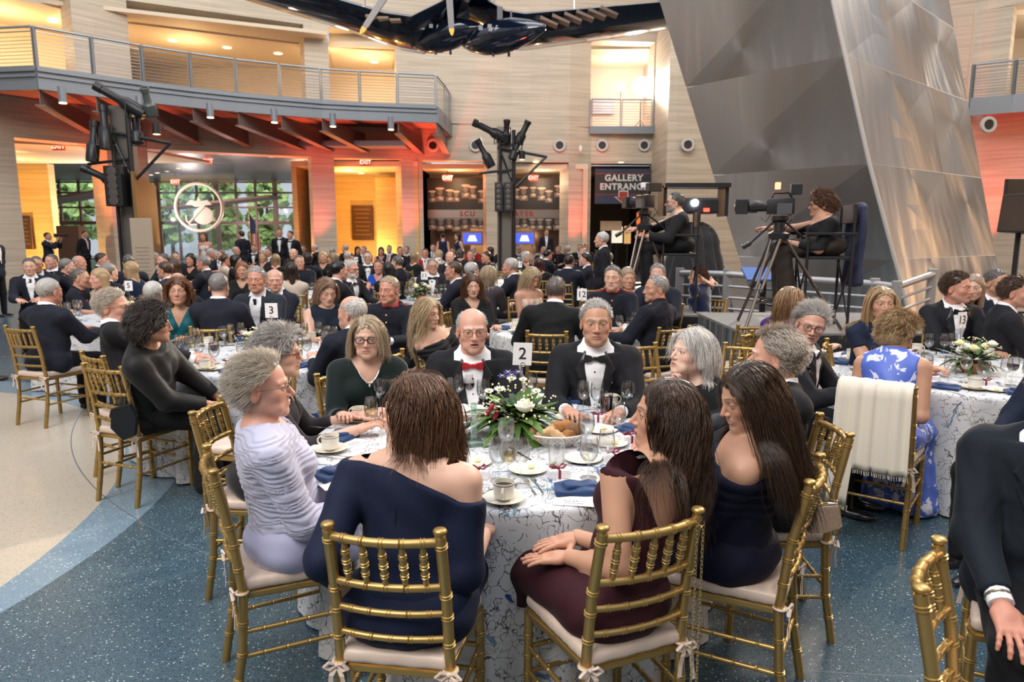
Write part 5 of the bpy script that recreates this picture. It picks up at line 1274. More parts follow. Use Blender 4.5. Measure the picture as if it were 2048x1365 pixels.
# things glowing inside the gallery
for px, py, D, w, h, c, l in ((1222, 452, 31.5, .95, .42, (.55, .36, .22), 'pale lettered notice board inside the gallery entrance'), (1280, 450, 32.4, .32, 1.1, (.9, .18, .03), 'glowing orange display panel inside the gallery entrance'), (1233, 470, 33, .55, .75, (.9, .8, .65), 'bright lit case inside the gallery entrance'), (1255, 470, 32.5, .3, .8, (.6, .35, .12), 'amber lit column inside the gallery entrance')):
    p = atd(px, py, D); o = thing('display_panel', l, 'display', (p.x, p.y, 0), 0); part('panel', MB().box((0, 0, p.z), (w, .06, h)).mesh('panel', mat=mat('disp_%d' % px, c, .5, emit=c, es=.9 if px != 1222 else .15)), o); part('post', MB().box((0, .05, p.z/2-h/4), (.08, .06, p.z-h/2+.02)).mesh('post', mat=DKMETAL), o)
# plaques
for (x, y, z, w, h, l) in ((-6.95, 33.0, 2.2, 1.0, 1.6, 'dark bronze memorial plaque on the glowing amber wall'), (-20.6, 29.75, 1.75, .9, 1.4, 'dark bronze plaque on the amber wall of the leftmost doorway')):
    o = thing('plaque', l, 'plaque', (x, y, z), 0, 'bronze wall plaques'); part('plate', MB().box((0, 0, 0), (w, .06, h), bev=.01).mesh('plate', mat=mat('plaque_bronze', (.10, .055, .03), .35, .7)), o)
    mb = MB()
    for i in range(7): mb.box((0, -.034, h*.38-i*h*.12), (w*(.75-.08*(i % 3)), .006, h*.03))
    part('raised_text', mb.mesh('lines', mat=mat('plaque_text', (.26, .15, .08), .3, .7)), o)
# ---- balcony
BP = [P2(0, 156, UZ), P2(40, 146, UZ), P2(76, 136, UZ), P2(188, 152, UZ), P2(287, 166, UZ), P2(383, 178, UZ), P2(474, 188, UZ), P2(561, 196, UZ), P2(643, 203, UZ), P2(720, 207, UZ), P2(795, 210, UZ), P2(872, 213, UZ)]
BP[0] = (-17.2, 20.6); BP[1] = (-14.6, 19.9); BP[2] = (-12.7, 19.6)
BP.insert(0, (-22, 18.5))
mb = MB(); bm = mb.bm
back = [(-22, 22)] + [(-18.5, 24.5)] + [(-16.5, 26)] + [(-14.5, 26.5)] + [(-12.85, 25.6), (-11.2, 26.6), (-9.6, 27.4), (-7.8, 28.2), (-6.9, 28.5), (-5.6, 28.7), (-4.4, 28.9), (-3.6, 29.0), (-2.6, 29.2)]
for i in range(len(BP)-1):
    for z in (UZ, UZ-.30): bm.faces.new([bm.verts.new((p[0], p[1], z)) for p in (BP[i], BP[i+1], back[i+1], back[i])])
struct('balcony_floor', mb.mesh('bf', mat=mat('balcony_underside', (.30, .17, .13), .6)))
def run(pts, z0, z1, off, th, name, m):
    mb = MB()
    for i in range(len(pts)-1):
        a = Vector(pts[i]).to_3d(); b = Vector(pts[i+1]).to_3d(); d = (b-a).normalized(); n = Vector((d.y, -d.x, 0)); c = (a+b)/2 + n*off; mb.box((c.x, c.y, (z0+z1)/2), ((b-a).length+.03, th, z1-z0), Matrix.Rotation(math.atan2(d.y, d.x), 3, 'Z'))
    return struct(name, mb.mesh(name, mat=m))
run(BP, UZ-.56, UZ-.06, .0, .12, 'trim_3', STEELG); run(BP, UZ-.24, UZ-.17, .06, .10, 'trim_4', STEELG); run(BP, UZ-.10, UZ+.02, .05, .16, 'trim_5', STEELG)
a, b = BP[-1], (-2.45, 28.9); run([a, b], UZ-.56, UZ, 0, .12, 'trim_6', STEELG)
def railing(label, pts, z, h, name='balcony_railing', post_every=1, nb=9, m=STEELG, m2=STEELL, pr=.035):
    t = thing(name, label, 'railing', (pts[0][0], pts[0][1], z)); O = Vector((pts[0][0], pts[0][1], z))
    for p in pts[::post_every]:
        q = Vector((p[0], p[1], z))-O
        part('post', MB().box(q+Vector((-.03, 0, h/2-.15)), (.025, .10, h+.3)).box(q+Vector((.03, 0, h/2-.15)), (.025, .10, h+.3)).mesh('post', mat=m), t)
    for i in range(len(pts)-1):
        a = Vector((pts[i][0], pts[i][1], z))-O; b = Vector((pts[i+1][0], pts[i+1][1], z))-O; d = (b-a).normalized()*.05; a = a+d; b = b-d
        part('handrail', MB().tube(a+Vector((0, 0, h)), b+Vector((0, 0, h)), pr, n=10).mesh('handrail', True, m2), t)
        mb = MB(); mb.tube(a+Vector((0, 0, h-.12)), b+Vector((0, 0, h-.12)), .016, n=6)
        for k in range(nb): zz = .06+k*(h-.22)/nb; mb.tube(a+Vector((0, 0, zz)), b+Vector((0, 0, zz)), .009, n=5)
        part('infill_bars', mb.mesh('bars', True, m2), t)
    return t
railing('grey steel balcony railing with thin horizontal bars, upper left', [P for P in BP[1:]]+[(-2.5, 27.2), (-2.45, 28.7)], UZ, 1.05)
railing('grey steel railing of the upper opening by the bright lamp', [(3.25, 29.85), (4.5, 29.93), (5.8, 29.98)], UZ, 1.05, nb=8)
RB = [(15.05, 23.9), (16.0, 23.3), (17.5, 22.2), (19.5, 20.5)]
railing('grey steel balcony railing at the upper right edge', RB, UZ, 1.05)
run(RB, UZ-.56, UZ, .0, .12, 'trim_7', STEELG); run([RB[0], (16.4, 26)], UZ-.56, UZ, 0, .12, 'trim_8', STEELG)
mb = MB(); bm = mb.bm
for z in (UZ, UZ-.3): bm.faces.new([bm.verts.new((x, y, z)) for x, y in RB+[(21, 22), (17, 26)]])
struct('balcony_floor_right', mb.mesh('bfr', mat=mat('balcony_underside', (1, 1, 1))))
struct('trim_9', MB().box((4.55, 29.9, UZ-.18), (2.7, .3, .30)).mesh('sill', mat=STEELG))
# brackets under the balcony
for i, k in enumerate((3, 4, 5, 6, 7, 8, 9, 11, 12)):
    a = Vector((BP[k][0], BP[k][1], UZ-.56)); b = Vector((back[k][0], back[k][1], UZ-.56)); d = (b-a).normalized(); n = Vector((-d.y, d.x, 0))*.02; mb = MB()
    mb.poly([a+Vector((0, 0, .0)), b, b+Vector((0, 0, -.75)), a+Vector((0, 0, -.40))], n); w = n.normalized()*.13; lo = [a-w, a+w, b+w, b-w]; z = [-.40, -.40, -.75, -.75]
    mb.poly([p+Vector((0, 0, z[j])) for j, p in enumerate(lo)], (0, 0, .03)); struct('beam_bracket', mb.mesh('bracket', mat=mat('bracket_paint', (.17, .12, .11), .5, .1)))
WARM = mat('lamp_warm', (1, .8, .5), .4, emit=(1.0, .68, .34), es=9.0)
def downlight(p, label, r=.09, can=False):
    o = thing('ceiling_downlight', label, 'downlight', p, 0, 'round ceiling downlights' if not can else 'cylinder downlights under the balcony')
    if can: part('housing', MB().tube((0, 0, .02), (0, 0, .42), .10, n=14).mesh('can', True, STEELG), o)
    else: part('trim_ring', MB().rings([(1.15*r*math.cos(a), 1.15*r*math.sin(a), 0) for a in [2*PI*i/16 for i in range(16)]], .012, 6, closed=True).mesh('ring', True, PAPER), o)
    part('lens', MB().lathe([(0, 0), (r, 0), (r, .015), (0, .015)], 16).mesh('lens', mat=WARM), o); return o
for k, (px, py) in enumerate(((126, 207), (281, 224), (421, 236), (549, 246), (666, 254), (782, 260))):
    p = atz(px, py, 5.10); downlight(p, 'cylinder downlight under the balcony, number %s from the left' % ['one', 'two', 'three', 'four', 'five', 'six'][k], .09, True)
    lamp('balcony_can', 'SPOT', p-Vector((0, 0, .05)), 60, (1, .66, .36), target=p-Vector((0, 0, 3)), angle=95, size=.06)
for px, py in ((105, 39), (345, 78), (454, 92), (556, 104), (748, 121)):
    p = atz(px, py, 8.90); downlight(p-Vector((0, 0, .06)), 'warm round downlight in the upper-storey ceiling, at %s' % {105: 'the far left bay', 345: 'the left of the wide bay', 454: 'the middle of the wide bay', 556: 'the right of the wide bay', 748: 'the narrow third bay'}[px], .16)
for px, py, z, w in ((345, 65, 8.6, 0), (640, 80, 8.6, 0), (105, 30, 8.6, 0)):
    p = atz(px, py, 8.8); lamp('upper_bay_light', 'POINT', (p.x, p.y+1.2, 8.0), 110, (1, .68, .33), size=.4)
lamp('upper_bay_light', 'POINT', (-16.5, 24.0, 8.0), 130, (1, .68, .33), size=.4); lamp('upper_bay_light', 'POINT', (-5.8, 30, 8.0), 110, (1, .72, .4), size=.4); lamp('upper_bay_light', 'POINT', (19, 25.0, 8.3), 160, (1, .8, .6), size=.4)
for px, py, z, l in ((102, 286, 4.45, 'downlight in the orange-lit doorway head, far left'), (338, 303, 4.95, 'first downlight of the lobby front row'), (443, 309, 4.95, 'second downlight of the lobby front row'), (542, 314, 4.95, 'third downlight of the lobby front row'), (41, 319, 4.4, 'downlight low in the leftmost doorway'), (374, 331, 4.95, 'lobby ceiling downlight above the red exit sign'), (357, 337, 4.95, 'small lobby downlight left of the pair'), (334, 343, 4.95, 'small deep lobby downlight above the towers'), (902, 324, 4.33, 'downlight over the left mural bay'), (1072, 325, 4.33, 'downlight over the right mural bay'), (1242, 325, 4.33, 'downlight over the gallery banner'), (722, 347, 4.33, 'downlight in the memorial bay ceiling'), (301, 350, 4.95, 'deepest lobby downlight beside the black truss'), (315, 346, 4.95, 'deep lobby downlight next to the deepest one')):
    D = {4.95: None}.get(z, 29.5 if px > 600 else 25.5); p = atz(px, py, z) if D is None else atd(px, py, D); downlight(p, l, .12)
# round wall speakers / ports
def port(p, label, k):
    o = thing('wall_port', label, 'wall speaker', p, 0, 'round ports along the wall')
    M = Matrix.Translation((0, 0, 0)) @ Matrix.Rotation(PI/2, 4, 'X'); part('bezel', MB().lathe([(.15, 0), (.25, 0), (.26, .05), (.24, .09), (.16, .09), (.15, 0)], 26, M=M).mesh('bezel', True, mat('port_white', (.55, .52, .49), .4)), o)
    part('grille', MB().lathe([(0, .02), (.155, .02), (.155, .05), (0, .05)], 22, M=M).mesh('grille', True, mat('port_black', (.02, .02, .02), .5)), o); return o
nn = ['first', 'second', 'third', 'fourth', 'fifth', 'sixth']
for k, px in enumerate((866, 951, 1030, 1119, 1204, 1288)):
    x = (px-1024)/FPX*29.3; y = np.interp(x, [w[0] for w in WL], [w[1] for w in WL]); p = atd(px, 291, y-.03); port(p, '%s round white port along the wall, counted from the balcony end' % nn[k], k)
port(atd(1375, 290, 27.1), 'round white port on the stone face left of the metal tower', 7); port(atd(1975, 250, 22.8), 'round port under the right balcony in red light', 8)
p = atd(1161, 297, 29.4); o = thing('wall_camera', 'small white dome camera on the wall between two ports', 'camera', p); part('dome', MB().ell((0, -.05, -.05), (.07, .07, .09), n=12).box((0, .0, .06), (.10, .12, .10)).mesh('dome', True, PAPER), o)
# bright lamps: the film light behind the upper railing and the projector on the black box
LAMPE = mat('film_lamp', (1, 1, 1), .3, emit=(1.0, .93, .80), es=160.0)
p = atd(1283, 175, 31.6); o = thing('film_light', 'dazzling film light on a stand behind the upper railing', 'stage light', (p.x, p.y, UZ), 0)
part('lens', MB().ell((0, -.12, p.z-UZ), (.42, .05, .42), n=20).mesh('lens', True, LAMPE), o); part('housing', MB().box((0, .10, p.z-UZ), (.56, .3, .56), bev=.04).mesh('housing', True, DKMETAL), o); part('stand', MB().tube((0, .1, 0), (0, .1, p.z-UZ-.3), .025).tube((0, .1, .5), (.4, .3, 0), .015).tube((0, .1, .5), (-.4, .3, 0), .015).tube((0, .1, .5), (0, -.3, 0), .015).mesh('stand', True, DKMETAL), o)
lamp('film_light_beam', 'SPOT', (p.x, p.y-.35, p.z), 12000, (1.0, .88, .70), target=(0, 5, 1.0), angle=50, size=.35, blend=.9)
p = atd(1242, 174, 31.9); o = thing('film_light', 'smaller round lamp left of the dazzling film light', 'stage light', (p.x, p.y, UZ), 0); part('lens', MB().ell((0, -.05, p.z-UZ), (.17, .04, .17), n=16).mesh('lens', True, mat('lamp_small', (1, .9, .7), .3, emit=(1, .85, .6), es=8)), o); part('stand', MB().tube((0, 0, 0), (0, 0, p.z-UZ), .02).mesh('stand', True, DKMETAL), o)
lamp('gallery_upper_light', 'POINT', (4.5, 32.3, 8.6), 75, (1, .80, .62), size=.3)
p = atd(1207, 212, 33.8); tag(struct_ := part('framed_picture', MB().box(p, (1.0, .06, .7)).mesh('pic', mat=mat('picture_grey', (.30, .28, .34), .5)), None), 'grey framed picture seen through the upper railing left of the lamp', 'picture')
p = atd(1975, 160, 27.5); tag(part('framed_picture', MB().box(p, (.7, .06, .9)).mesh('pic', mat=mat('picture_blue', (.25, .32, .40), .5)), None), 'small blue framed picture beyond the right balcony railing', 'picture')
# ---- room lights
RED = (1.0, .10, .06); ORG = (1.0, .32, .10); AMB = (1.0, .55, .16)
for px, D, e in ((235, 23.4, 0), (645, 27.0, 1), (822, 27.9, 1), (1158, 29.2, 1)):
    x = (px-1024)/FPX*D*1.0; p = (x, D-.28, .12); lamp('red_uplight', 'SPOT', p, 1000 if e else 800, RED, target=(x, D+.22, 4.5), angle=50, size=.05, blend=.8)
    t = thing('uplight', {235: 'small floor uplight at the foot of the stone pier by the lobby', 645: 'small floor uplight glowing red at the pier left of the memorial bay', 822: 'small floor uplight glowing red at the pier right of the memorial bay', 1158: 'small floor uplight glowing red left of the gallery entrance'}[px], 'uplight', (x, D-.30, 0), 0, 'floor uplights'); part('body', MB().tube((0, 0, 0), (0, 0, .09), .07, n=12).mesh('body', True, DKMETAL), t)
lamp('red_uplight', 'SPOT', (15.6, 24.6, .1), 1800, RED, target=(16.6, 25.6, 5), angle=70, size=.05, blend=.8)
lamp('red_wash', 'SPOT', (-3.4, 26.6, 2.2), 1100, RED, target=(-3.4, 27.6, 5.6), angle=70, size=.2, blend=1)
lamp('red_wash', 'SPOT', (-7.3, 25.6, 2.4), 450, RED, target=(-6.5, 26.6, 5.6), angle=90, size=.2, blend=1)
for (x, y, z, e, c) in ((-6.2, 30.4, .5, 360, AMB), (-7.0, 30.6, 3.9, 140, AMB), (-20.0, 27.8, 1.0, 360, AMB), (-19.5, 27.6, 3.6, 120, AMB), (-2.4, 30.2, 3.9, 60, (1, .6, .3)), (1.3, 30.4, 3.9, 50, (1, .7, .45)), (1.0, 31.6, 1.6, 18, (1, .75, .5)), (-1.8, 31.6, 1.6, 24, (1, .6, .3)), (4.6, 32.0, 3.6, 30, (1, .6, .3)), (-18, 40, 2.6, 420, (1, .80, .72)), (-17, 30.5, 2.4, 650, (1, .80, .70)), (-13, 34, 2.2, 200, (1, .72, .6)), (-10.9, 37, 3.0, 140, (1, .6, .3))):
    lamp('bay_light', 'POINT', (x, y, z), e, c, size=.03)  # the lamp before the lobby seal is added to brighten the emblem
for (x, y, tx, ty, e) in ((-13.9, 24.9, -13.3, 24.3, 330), (-15.3, 23.9, -14.4, 23.4, 200), (-8.3, 28.0, -7.75, 27.8, 200), (-4.6, 29.3, -4.35, 28.8, 160), (-6.6, 29.0, -6.9, 28.4, 160), (-1.3, 29.7, -1.0, 29.4, 120), (-3.3, 29.4, -3.6, 29.1, 60)):
    lamp('doorway_uplight', 'SPOT', (x, y, .15), e*2.6, ORG, target=(tx, ty, 4.6), angle=75, size=.06, blend=.9)
lamp('doorway_red', 'SPOT', (-14.6, 23.6, 1.5), 600, (1, .16, .05), target=(-14.4, 23.6, 4.6), angle=110, size=.2, blend=1); lamp('doorway_red', 'SPOT', (-10.5, 26.6, 1.5), 400, (1, .16, .08), target=(-10.3, 26.5, 4.6), angle=120, size=.2, blend=1); lamp('doorway_red', 'SPOT', (-5.6, 28.9, 1.5), 480, (1, .16, .05), target=(-5.6, 28.6, 4.6), angle=120, size=.2, blend=1); lamp('doorway_red', 'SPOT', (-2.6, 29.5, 1.8), 380, (1, .20, .08), target=(-2.8, 29.2, 4.6), angle=120, size=.2, blend=1)
# skylight steelwork above the frame
mb = MB()
for i in range(6): mb.box((-14+i*6, 14, 13.8), (.25, 34, .35))
for i in range(5): mb.box((1, 2+i*6.5, 13.8), (40, .22, .3))
struct('ceiling_skylight_frame', mb.mesh('skylight', mat=STEELL))

# the rest of the hall, behind and beside the camera
mb = MB(); ring = [(-.5-24*math.cos(R(a)), 9-25*math.sin(R(a))) for a in range(0, 181, 9)]
for i in range(len(ring)-1):
    a, b = Vector(ring[i]).to_3d(), Vector(ring[i+1]).to_3d(); c = (a+b)/2; d = b-a; mb.box((c.x, c.y, 6.2), (d.length+.3, .4, 12.4), Matrix.Rotation(math.atan2(d.y, d.x), 3, 'Z'))
struct('wall_front', mb.mesh('wall_front', mat=mat('dark_reflected_stone', (.22, .20, .185), .6)))  # unseen wall, coloured dark so the tower cladding mirrors a dark hall
# ================================================================ leaning metal-clad tower
def steel_mat():
    m, nt, b = nodes('brushed_cladding'); L = nt.links.new; b.inputs['Metallic'].default_value = 1.0; b.inputs['Base Color'].default_value = (.40, .375, .36, 1); b.inputs['Roughness'].default_value = .42
    tc = N(nt, 'ShaderNodeTexCoord'); mp = N(nt, 'ShaderNodeMapping'); mp.inputs['Scale'].default_value = (2.4, 2.4, .07); L(tc.outputs['Object'], mp.inputs[0]); nz = N(nt, 'ShaderNodeTexNoise'); nz.inputs['Scale'].default_value = 1.1; nz.inputs['Detail'].default_value = 1.5; L(mp.outputs[0], nz.inputs['Vector'])
    bp = N(nt, 'ShaderNodeBump'); bp.inputs['Strength'].default_value = .5; bp.inputs['Distance'].default_value = .11; L(nz.outputs[0], bp.inputs['Height']); L(bp.outputs[0], b.inputs['Normal'])
    try: b.inputs['Anisotropic'].default_value = .5
    except Exception: pass
    return m
CLAD = steel_mat(); SEAM = mat('seam_aluminium', (.52, .50, .48), .45, .3)
z3, z2, z1 = 1.30, 2.83, 4.48
C3 = atd(1789, 520, 11.5); C2 = atz(1738, 328, z2); C1 = Vector((C2.x-(C3.x-C2.x)*(z1-z2)/(z2-z3), C2.y, z1)); C1 = atz(1690, 112, z1)
L3 = Vector((6.0, 16.2, z3)); L2 = atz(1428, 350, z2); L1 = atz(1374, 175, z1); R2 = atz(1960, 357, z2); R1 = atz(1932, 203, z1)
L3 = L2 + (L2-L1)*(z3-z2)/(z2-z1)*1.0; L3.z = z3; R3 = R2+(R2-R1)*(z3-z2)/(z2-z1); R3.z = z3
def ext(a, b, z): t = (z-a.z)/(b.z-a.z); return a + (b-a)*t
levels = []
for z in (0.0, z3, z2, z1, 6.15, 7.9, 9.7):
    def at(l1, l2, l3): return l3 + (l3-l2)*((z-l3.z)/(l3.z-l2.z)) if z < z3 else (l3.lerp(l2, (z-z3)/(z2-z3)) if z <= z2 else l2 + (l1-l2)*((z-z2)/(z1-z2)))
    levels.append((at(L1, L2, L3), at(C1, C2, C3), at(R1, R2, R3)))
root = thing('leaning_tower', 'huge leaning tower clad in brushed metal panels', 'tower', (C3.x, C3.y+2, 0)); O = Vector((C3.x, C3.y+2, 0))
for side, n in ((0, 1), (1, 2)):
    for i in range(len(levels)-1):
        for j in range(n):
            A, B = levels[i][side], levels[i][side+1]; A2, B2 = levels[i+1][side], levels[i+1][side+1]; ts = (0, 1) if n == 1 else ((0, .60) if j == 0 else (.60, 1))
            q = [A.lerp(B, ts[0]), A.lerp(B, ts[1]), A2.lerp(B2, ts[1]), A2.lerp(B2, ts[0])]; nrm = (q[1]-q[0]).cross(q[3]-q[0]).normalized()*.05; part('metal_panel', MB().poly([v-O for v in q], nrm).mesh('panel', mat=CLAD), root)
bk = [l[0].lerp(l[2], .5)+Vector((.8, 3.4, 0)) for l in levels]
for i in range(len(levels)-1):
    for s in (0, 2): q = [levels[i][s], bk[i], bk[i+1], levels[i+1][s]]; part('metal_panel', MB().poly([v-O for v in q], (.03, .03, 0)).mesh('panel', mat=CLAD), root)
for i in range(1, len(levels)):
    l = levels[i]; part('seam', MB().rings([l[0]-O, l[1]-O, l[2]-O], .030, 6).mesh('seam', True, SEAM), root)
part('corner_seam', MB().rings([l[1]-O for l in levels], .036, 6).mesh('seam', True, SEAM), root); part('seam', MB().rings([l[1].lerp(l[2], .60)-O+Vector((0, -.01, 0)) for l in levels], .016, 6).mesh('seam', True, SEAM), root)
for x, y, z, s, e in ((17, 4.5, 4.2, .7, 420), (19, 8.5, 5.0, 1.4, 420), (13.5, 1.0, 6.0, .6, 260)): lamp('tower_warm_fill', 'AREA', (x, y, z), e, (1, .58, .26), target=(8, 12.6, 3.4), sx=s, sy=4.5)  # unseen warm strips added to put amber streaks on the tower's right face
# ================================================================ suspended aircraft
PLNM = mat('aircraft_paint', (.006, .012, .030), .10, .35, spec=.8, coat=.6); PLNU = mat('aircraft_worn', (.09, .085, .09), .35, .5)
ac = thing('hanging_aircraft', 'dark blue propeller aircraft with gull wings hanging overhead', 'aircraft', (-1.0, 17.6, 6.5)); O = Vector((-1.0, 17.6, 6.5))
def wing(stations, name, m):
    mb = MB(); prev = None; n = 16
    for (x, y, z, c, th) in stations:
        ring = []
        for j in range(n):
            a = 2*PI*j/n; u = .5-.5*math.cos(a); tt = math.sin(a)*th*(math.sqrt(max(0, u))*(1-u)*2.0+.02); ring.append(mb.bm.verts.new(Vector((x, y - c*.35 + c*u, z + tt - .10*c*u))-O))
        if prev:
            for j in range(n): mb.bm.faces.new((prev[j], prev[(j+1) % n], ring[(j+1) % n], ring[j]))
        else: mb.bm.faces.new(ring)
        prev = ring
    mb.bm.faces.new(prev); return part(name, mb.mesh(name, True, m, 50), ac)
wing([(-6.6, 17.3, 7.55, 1.5, .22), (-4.2, 17.5, 7.02, 2.0, .30), (-2.9, 17.6, 6.66, 2.3, .36), (-2.3, 17.7, 6.60, 2.4, .38), (-1.0, 17.7, 7.20, 2.4, .40)], 'wing', PLNM)
wing([(-1.0, 17.7, 7.20, 2.4, .40), (-.15, 17.7, 6.72, 2.4, .38), (.3, 17.6, 6.64, 2.3, .36), (2.2, 17.9, 6.90, 2.1, .30), (5.2, 18.4, 7.35, 1.6, .22)], 'wing', PLNM)
part('fuselage', MB().ell(Vector((-1.1, 18.0, 7.75))-O, (.72, 4.2, .78), None, 28).mesh('fuselage', True, PLNM), ac)
part('engine_cowl', MB().lathe([(0, -.5), (.45, -.55), (.66, -.35), (.74, .0), (.74, .7), (.6, 1.0)], 28, M=Matrix.Translation(Vector((-1.25, 15.0, 7.78))-O) @ Matrix.Rotation(-PI/2, 4, 'X')).mesh('cowl', True, PLNM), ac)
pr = part('propeller', MB().ell(Vector((-1.3, 14.3, 7.8))-O, (.20, .34, .20), n=16).mesh('hub', True, PLNU), ac)
def blade(px0, py0, px1, py1):
    a = atd(px0, py0, 14.2)-O; b = atd(px1, py1, 14.2)-O; c = Vector((-1.3, 14.3, 7.8))-O
    mb = MB(); d = (b-c).normalized(); s = d.cross(Vector((0, 1, 0))).normalized(); L = (b-c).length
    pts = [c+d*L*t+s*w for t, w in ((.05, .04), (.3, .06), (.7, .065), (.93, .055), (1.0, .015))]+[c+d*L*t-s*w for t, w in ((1.0, .015), (.93, .055), (.7, .065), (.3, .06), (.05, .04))]
    part('blade', mb.poly(pts, (0, .04, 0)).mesh('blade', mat=mat('blade_grey', (.11, .10, .10), .35, .4)), pr); e = c+d*L*.955
    part('blade_tip', MB().poly([c+d*L*t+s*w for t, w in ((.95, .053), (.98, .04), (1.005, .012))]+[c+d*L*t-s*w for t, w in ((1.005, .012), (.98, .04), (.95, .053))], (0, .046, 0)).mesh('tip', mat=mat('tip_yellow', (.75, .48, .02), .4)), pr)
blade(765, 0, 721, 68); blade(858, 0, 904, 70)
for (px, py, D, l) in ((1000, 74, 16.6, 1), (884, 72, 17.6, 2)):
    c = atd(px, py, D)-O; M = Matrix.Translation(c) @ Matrix.Rotation(R(-38), 4, 'Z') @ Matrix.Rotation(PI/2, 4, 'Y')
    tk = part('drop_tank', MB().lathe([(0, -1.15), (.07, -1.10), (.20, -.85), (.33, -.45), (.37, -.05), (.34, .40), (.22, .85), (.07, 1.22), (0, 1.27)], 26, M=M).mesh('tank', True, PLNM), ac)
    part('pylon', MB().box(c+Vector((0, .1, .42)), (.12, .5, .36)).box(c+Vector((.25, .25, .42)), (.04, .06, .4)).mesh('pylon', mat=PLNU), ac)
    for i, (ox, oz) in enumerate(((-.42, .10), (-.22, .13), (-.04, .10), (.16, .14))): part('stencil_patch', MB().box(c+Vector((ox, -.33-.02*i, oz)), (.09, .02, .09)).mesh('patch', mat=mat('stencil', (.30, .30, .33), .4)), tk)
    for ox in (-.15, .2): part('fuel_stud', MB().tube(c+Vector((ox, 0, -.34)), c+Vector((ox, 0, -.42)), .03, n=8).mesh('stud', mat=PLNU), tk)
for i in range(6): p = atd(1098+24*i, 50-4*i, 17.0)-O; part('flap_rib', MB().poly([p+Vector((-.22, 0, .10)), p+Vector((.18, .0, -.05)), p+Vector((.20, 0, -.01)), p+Vector((-.2, 0, .17))], (0, .3, 0)).mesh('rib', mat=mat('flap_brown', (.17, .12, .09), .5)), ac)
for i in range(3): p = atd(745+24*i, 36+4*i, 17.0)-O; part('flap_rib', MB().box(p, (.25, .4, .05)).mesh('rib', mat=mat('flap_brown', (1, 1, 1))), ac)
for x, y in ((-3.5, 17.7), (1.5, 17.9), (-1.1, 19.5)): part('cable', MB().tube(Vector((x, y, 7.1))-O, Vector((x, y, 13.9))-O, .012, n=6).mesh('cable', True, SILVER), ac)
lamp('aircraft_red_glow', 'SPOT', (-.5, 15.6, 2.6), 160, RED, target=(.5, 17.5, 6.6), angle=60, size=.2, blend=1)
# ================================================================ lighting trusses
BLK = mat('black_powder_coat', (.016, .016, .018), .38, .1); LIT = mat('spot_face', (.3, .25, .2), .3, emit=(1, .7, .35), es=3)
def theatre_light(p, d, L, r, label, grey=False):
    o = thing('stage_spotlight', label, 'stage light', p, 0, 'stage spotlights on the trusses'); d = Vector(d).normalized(); M = d.to_track_quat('Z', 'Y').to_matrix().to_4x4(); m = BLK if not grey else mat('grey_light_body', (.10, .12, .12), .4, .2)
    part('barrel', MB().lathe([(0, -L*.5), (r*.95, -L*.5), (r, -L*.42), (r, -L*.1), (r*.8, -L*.05), (r*.62, .02*L), (r*.62, L*.35), (r*.72, L*.36), (r*.74, L*.5), (r*.6, L*.5), (r*.55, L*.44), (0, L*.42)], 18, M=M).mesh('barrel', True, m), o)
    s = d.cross(Vector((0, 0, 1))).normalized(); mb = MB(); c = -d*L*.15
    mb.rings([c+s*r*1.25, c+s*r*1.3+Vector((0, 0, -r*1.8)), c-s*r*1.3+Vector((0, 0, -r*1.8)), c-s*r*1.25], .014, 6); part('yoke', mb.mesh('yoke', True, BLK), o); return o
def truss_tower(px, D, ztop, idx, steel_x, label):
    s = 1.0; base = atd(px, 400, D); X = base.x; t = thing('lighting_tower', label, 'lighting tower', (X, D, 0), 0, 'lighting towers')
    part('stone_mast', MB().box((-.12*s, .15, ztop/2-.05), (.36*s, .30*s, ztop-.1), bev=.01).mesh('mast', mat=mat('steel_mast', (.22, .20, .18), .35, .6)), t, None, 'brushed steel mast')
    part('pole', MB().tube((.12, -.1, 0), (.12, -.1, ztop-.2), .05, n=12).mesh('pole', True, BLK), t); part('pole', MB().tube((-.24, -.1, 0), (-.22, -.1, ztop-.5), .035, n=10).mesh('pole', True, BLK), t)
    part('cross_bar', MB().tube((-.28, -.1, ztop-.62), (.95, -.1, ztop-.85), .035, n=8).mesh('bar', True, BLK), t); part('brace', MB().tube((-.22, -.1, ztop-.7), (.12, -.1, ztop-1.55), .026, n=8).mesh('brace', True, BLK), t); part('brace', MB().tube((.92, -.1, ztop-.85), (.14, -.1, ztop-1.6), .03, n=8).mesh('brace', True, BLK), t)
    part('cross_bar', MB().tube((-.75, -.1, ztop-1.25), (.1, -.1, ztop-1.15), .03, n=8).mesh('bar', True, BLK), t)
    return X
XA = truss_tower(262, 14.5, 4.35, 0, 0, 'black lighting tower on a steel mast, at left by the lobby'); XB = truss_tower(1018, 18.0, 4.45, 1, 0, 'black lighting tower on a steel mast, at centre before the murals')
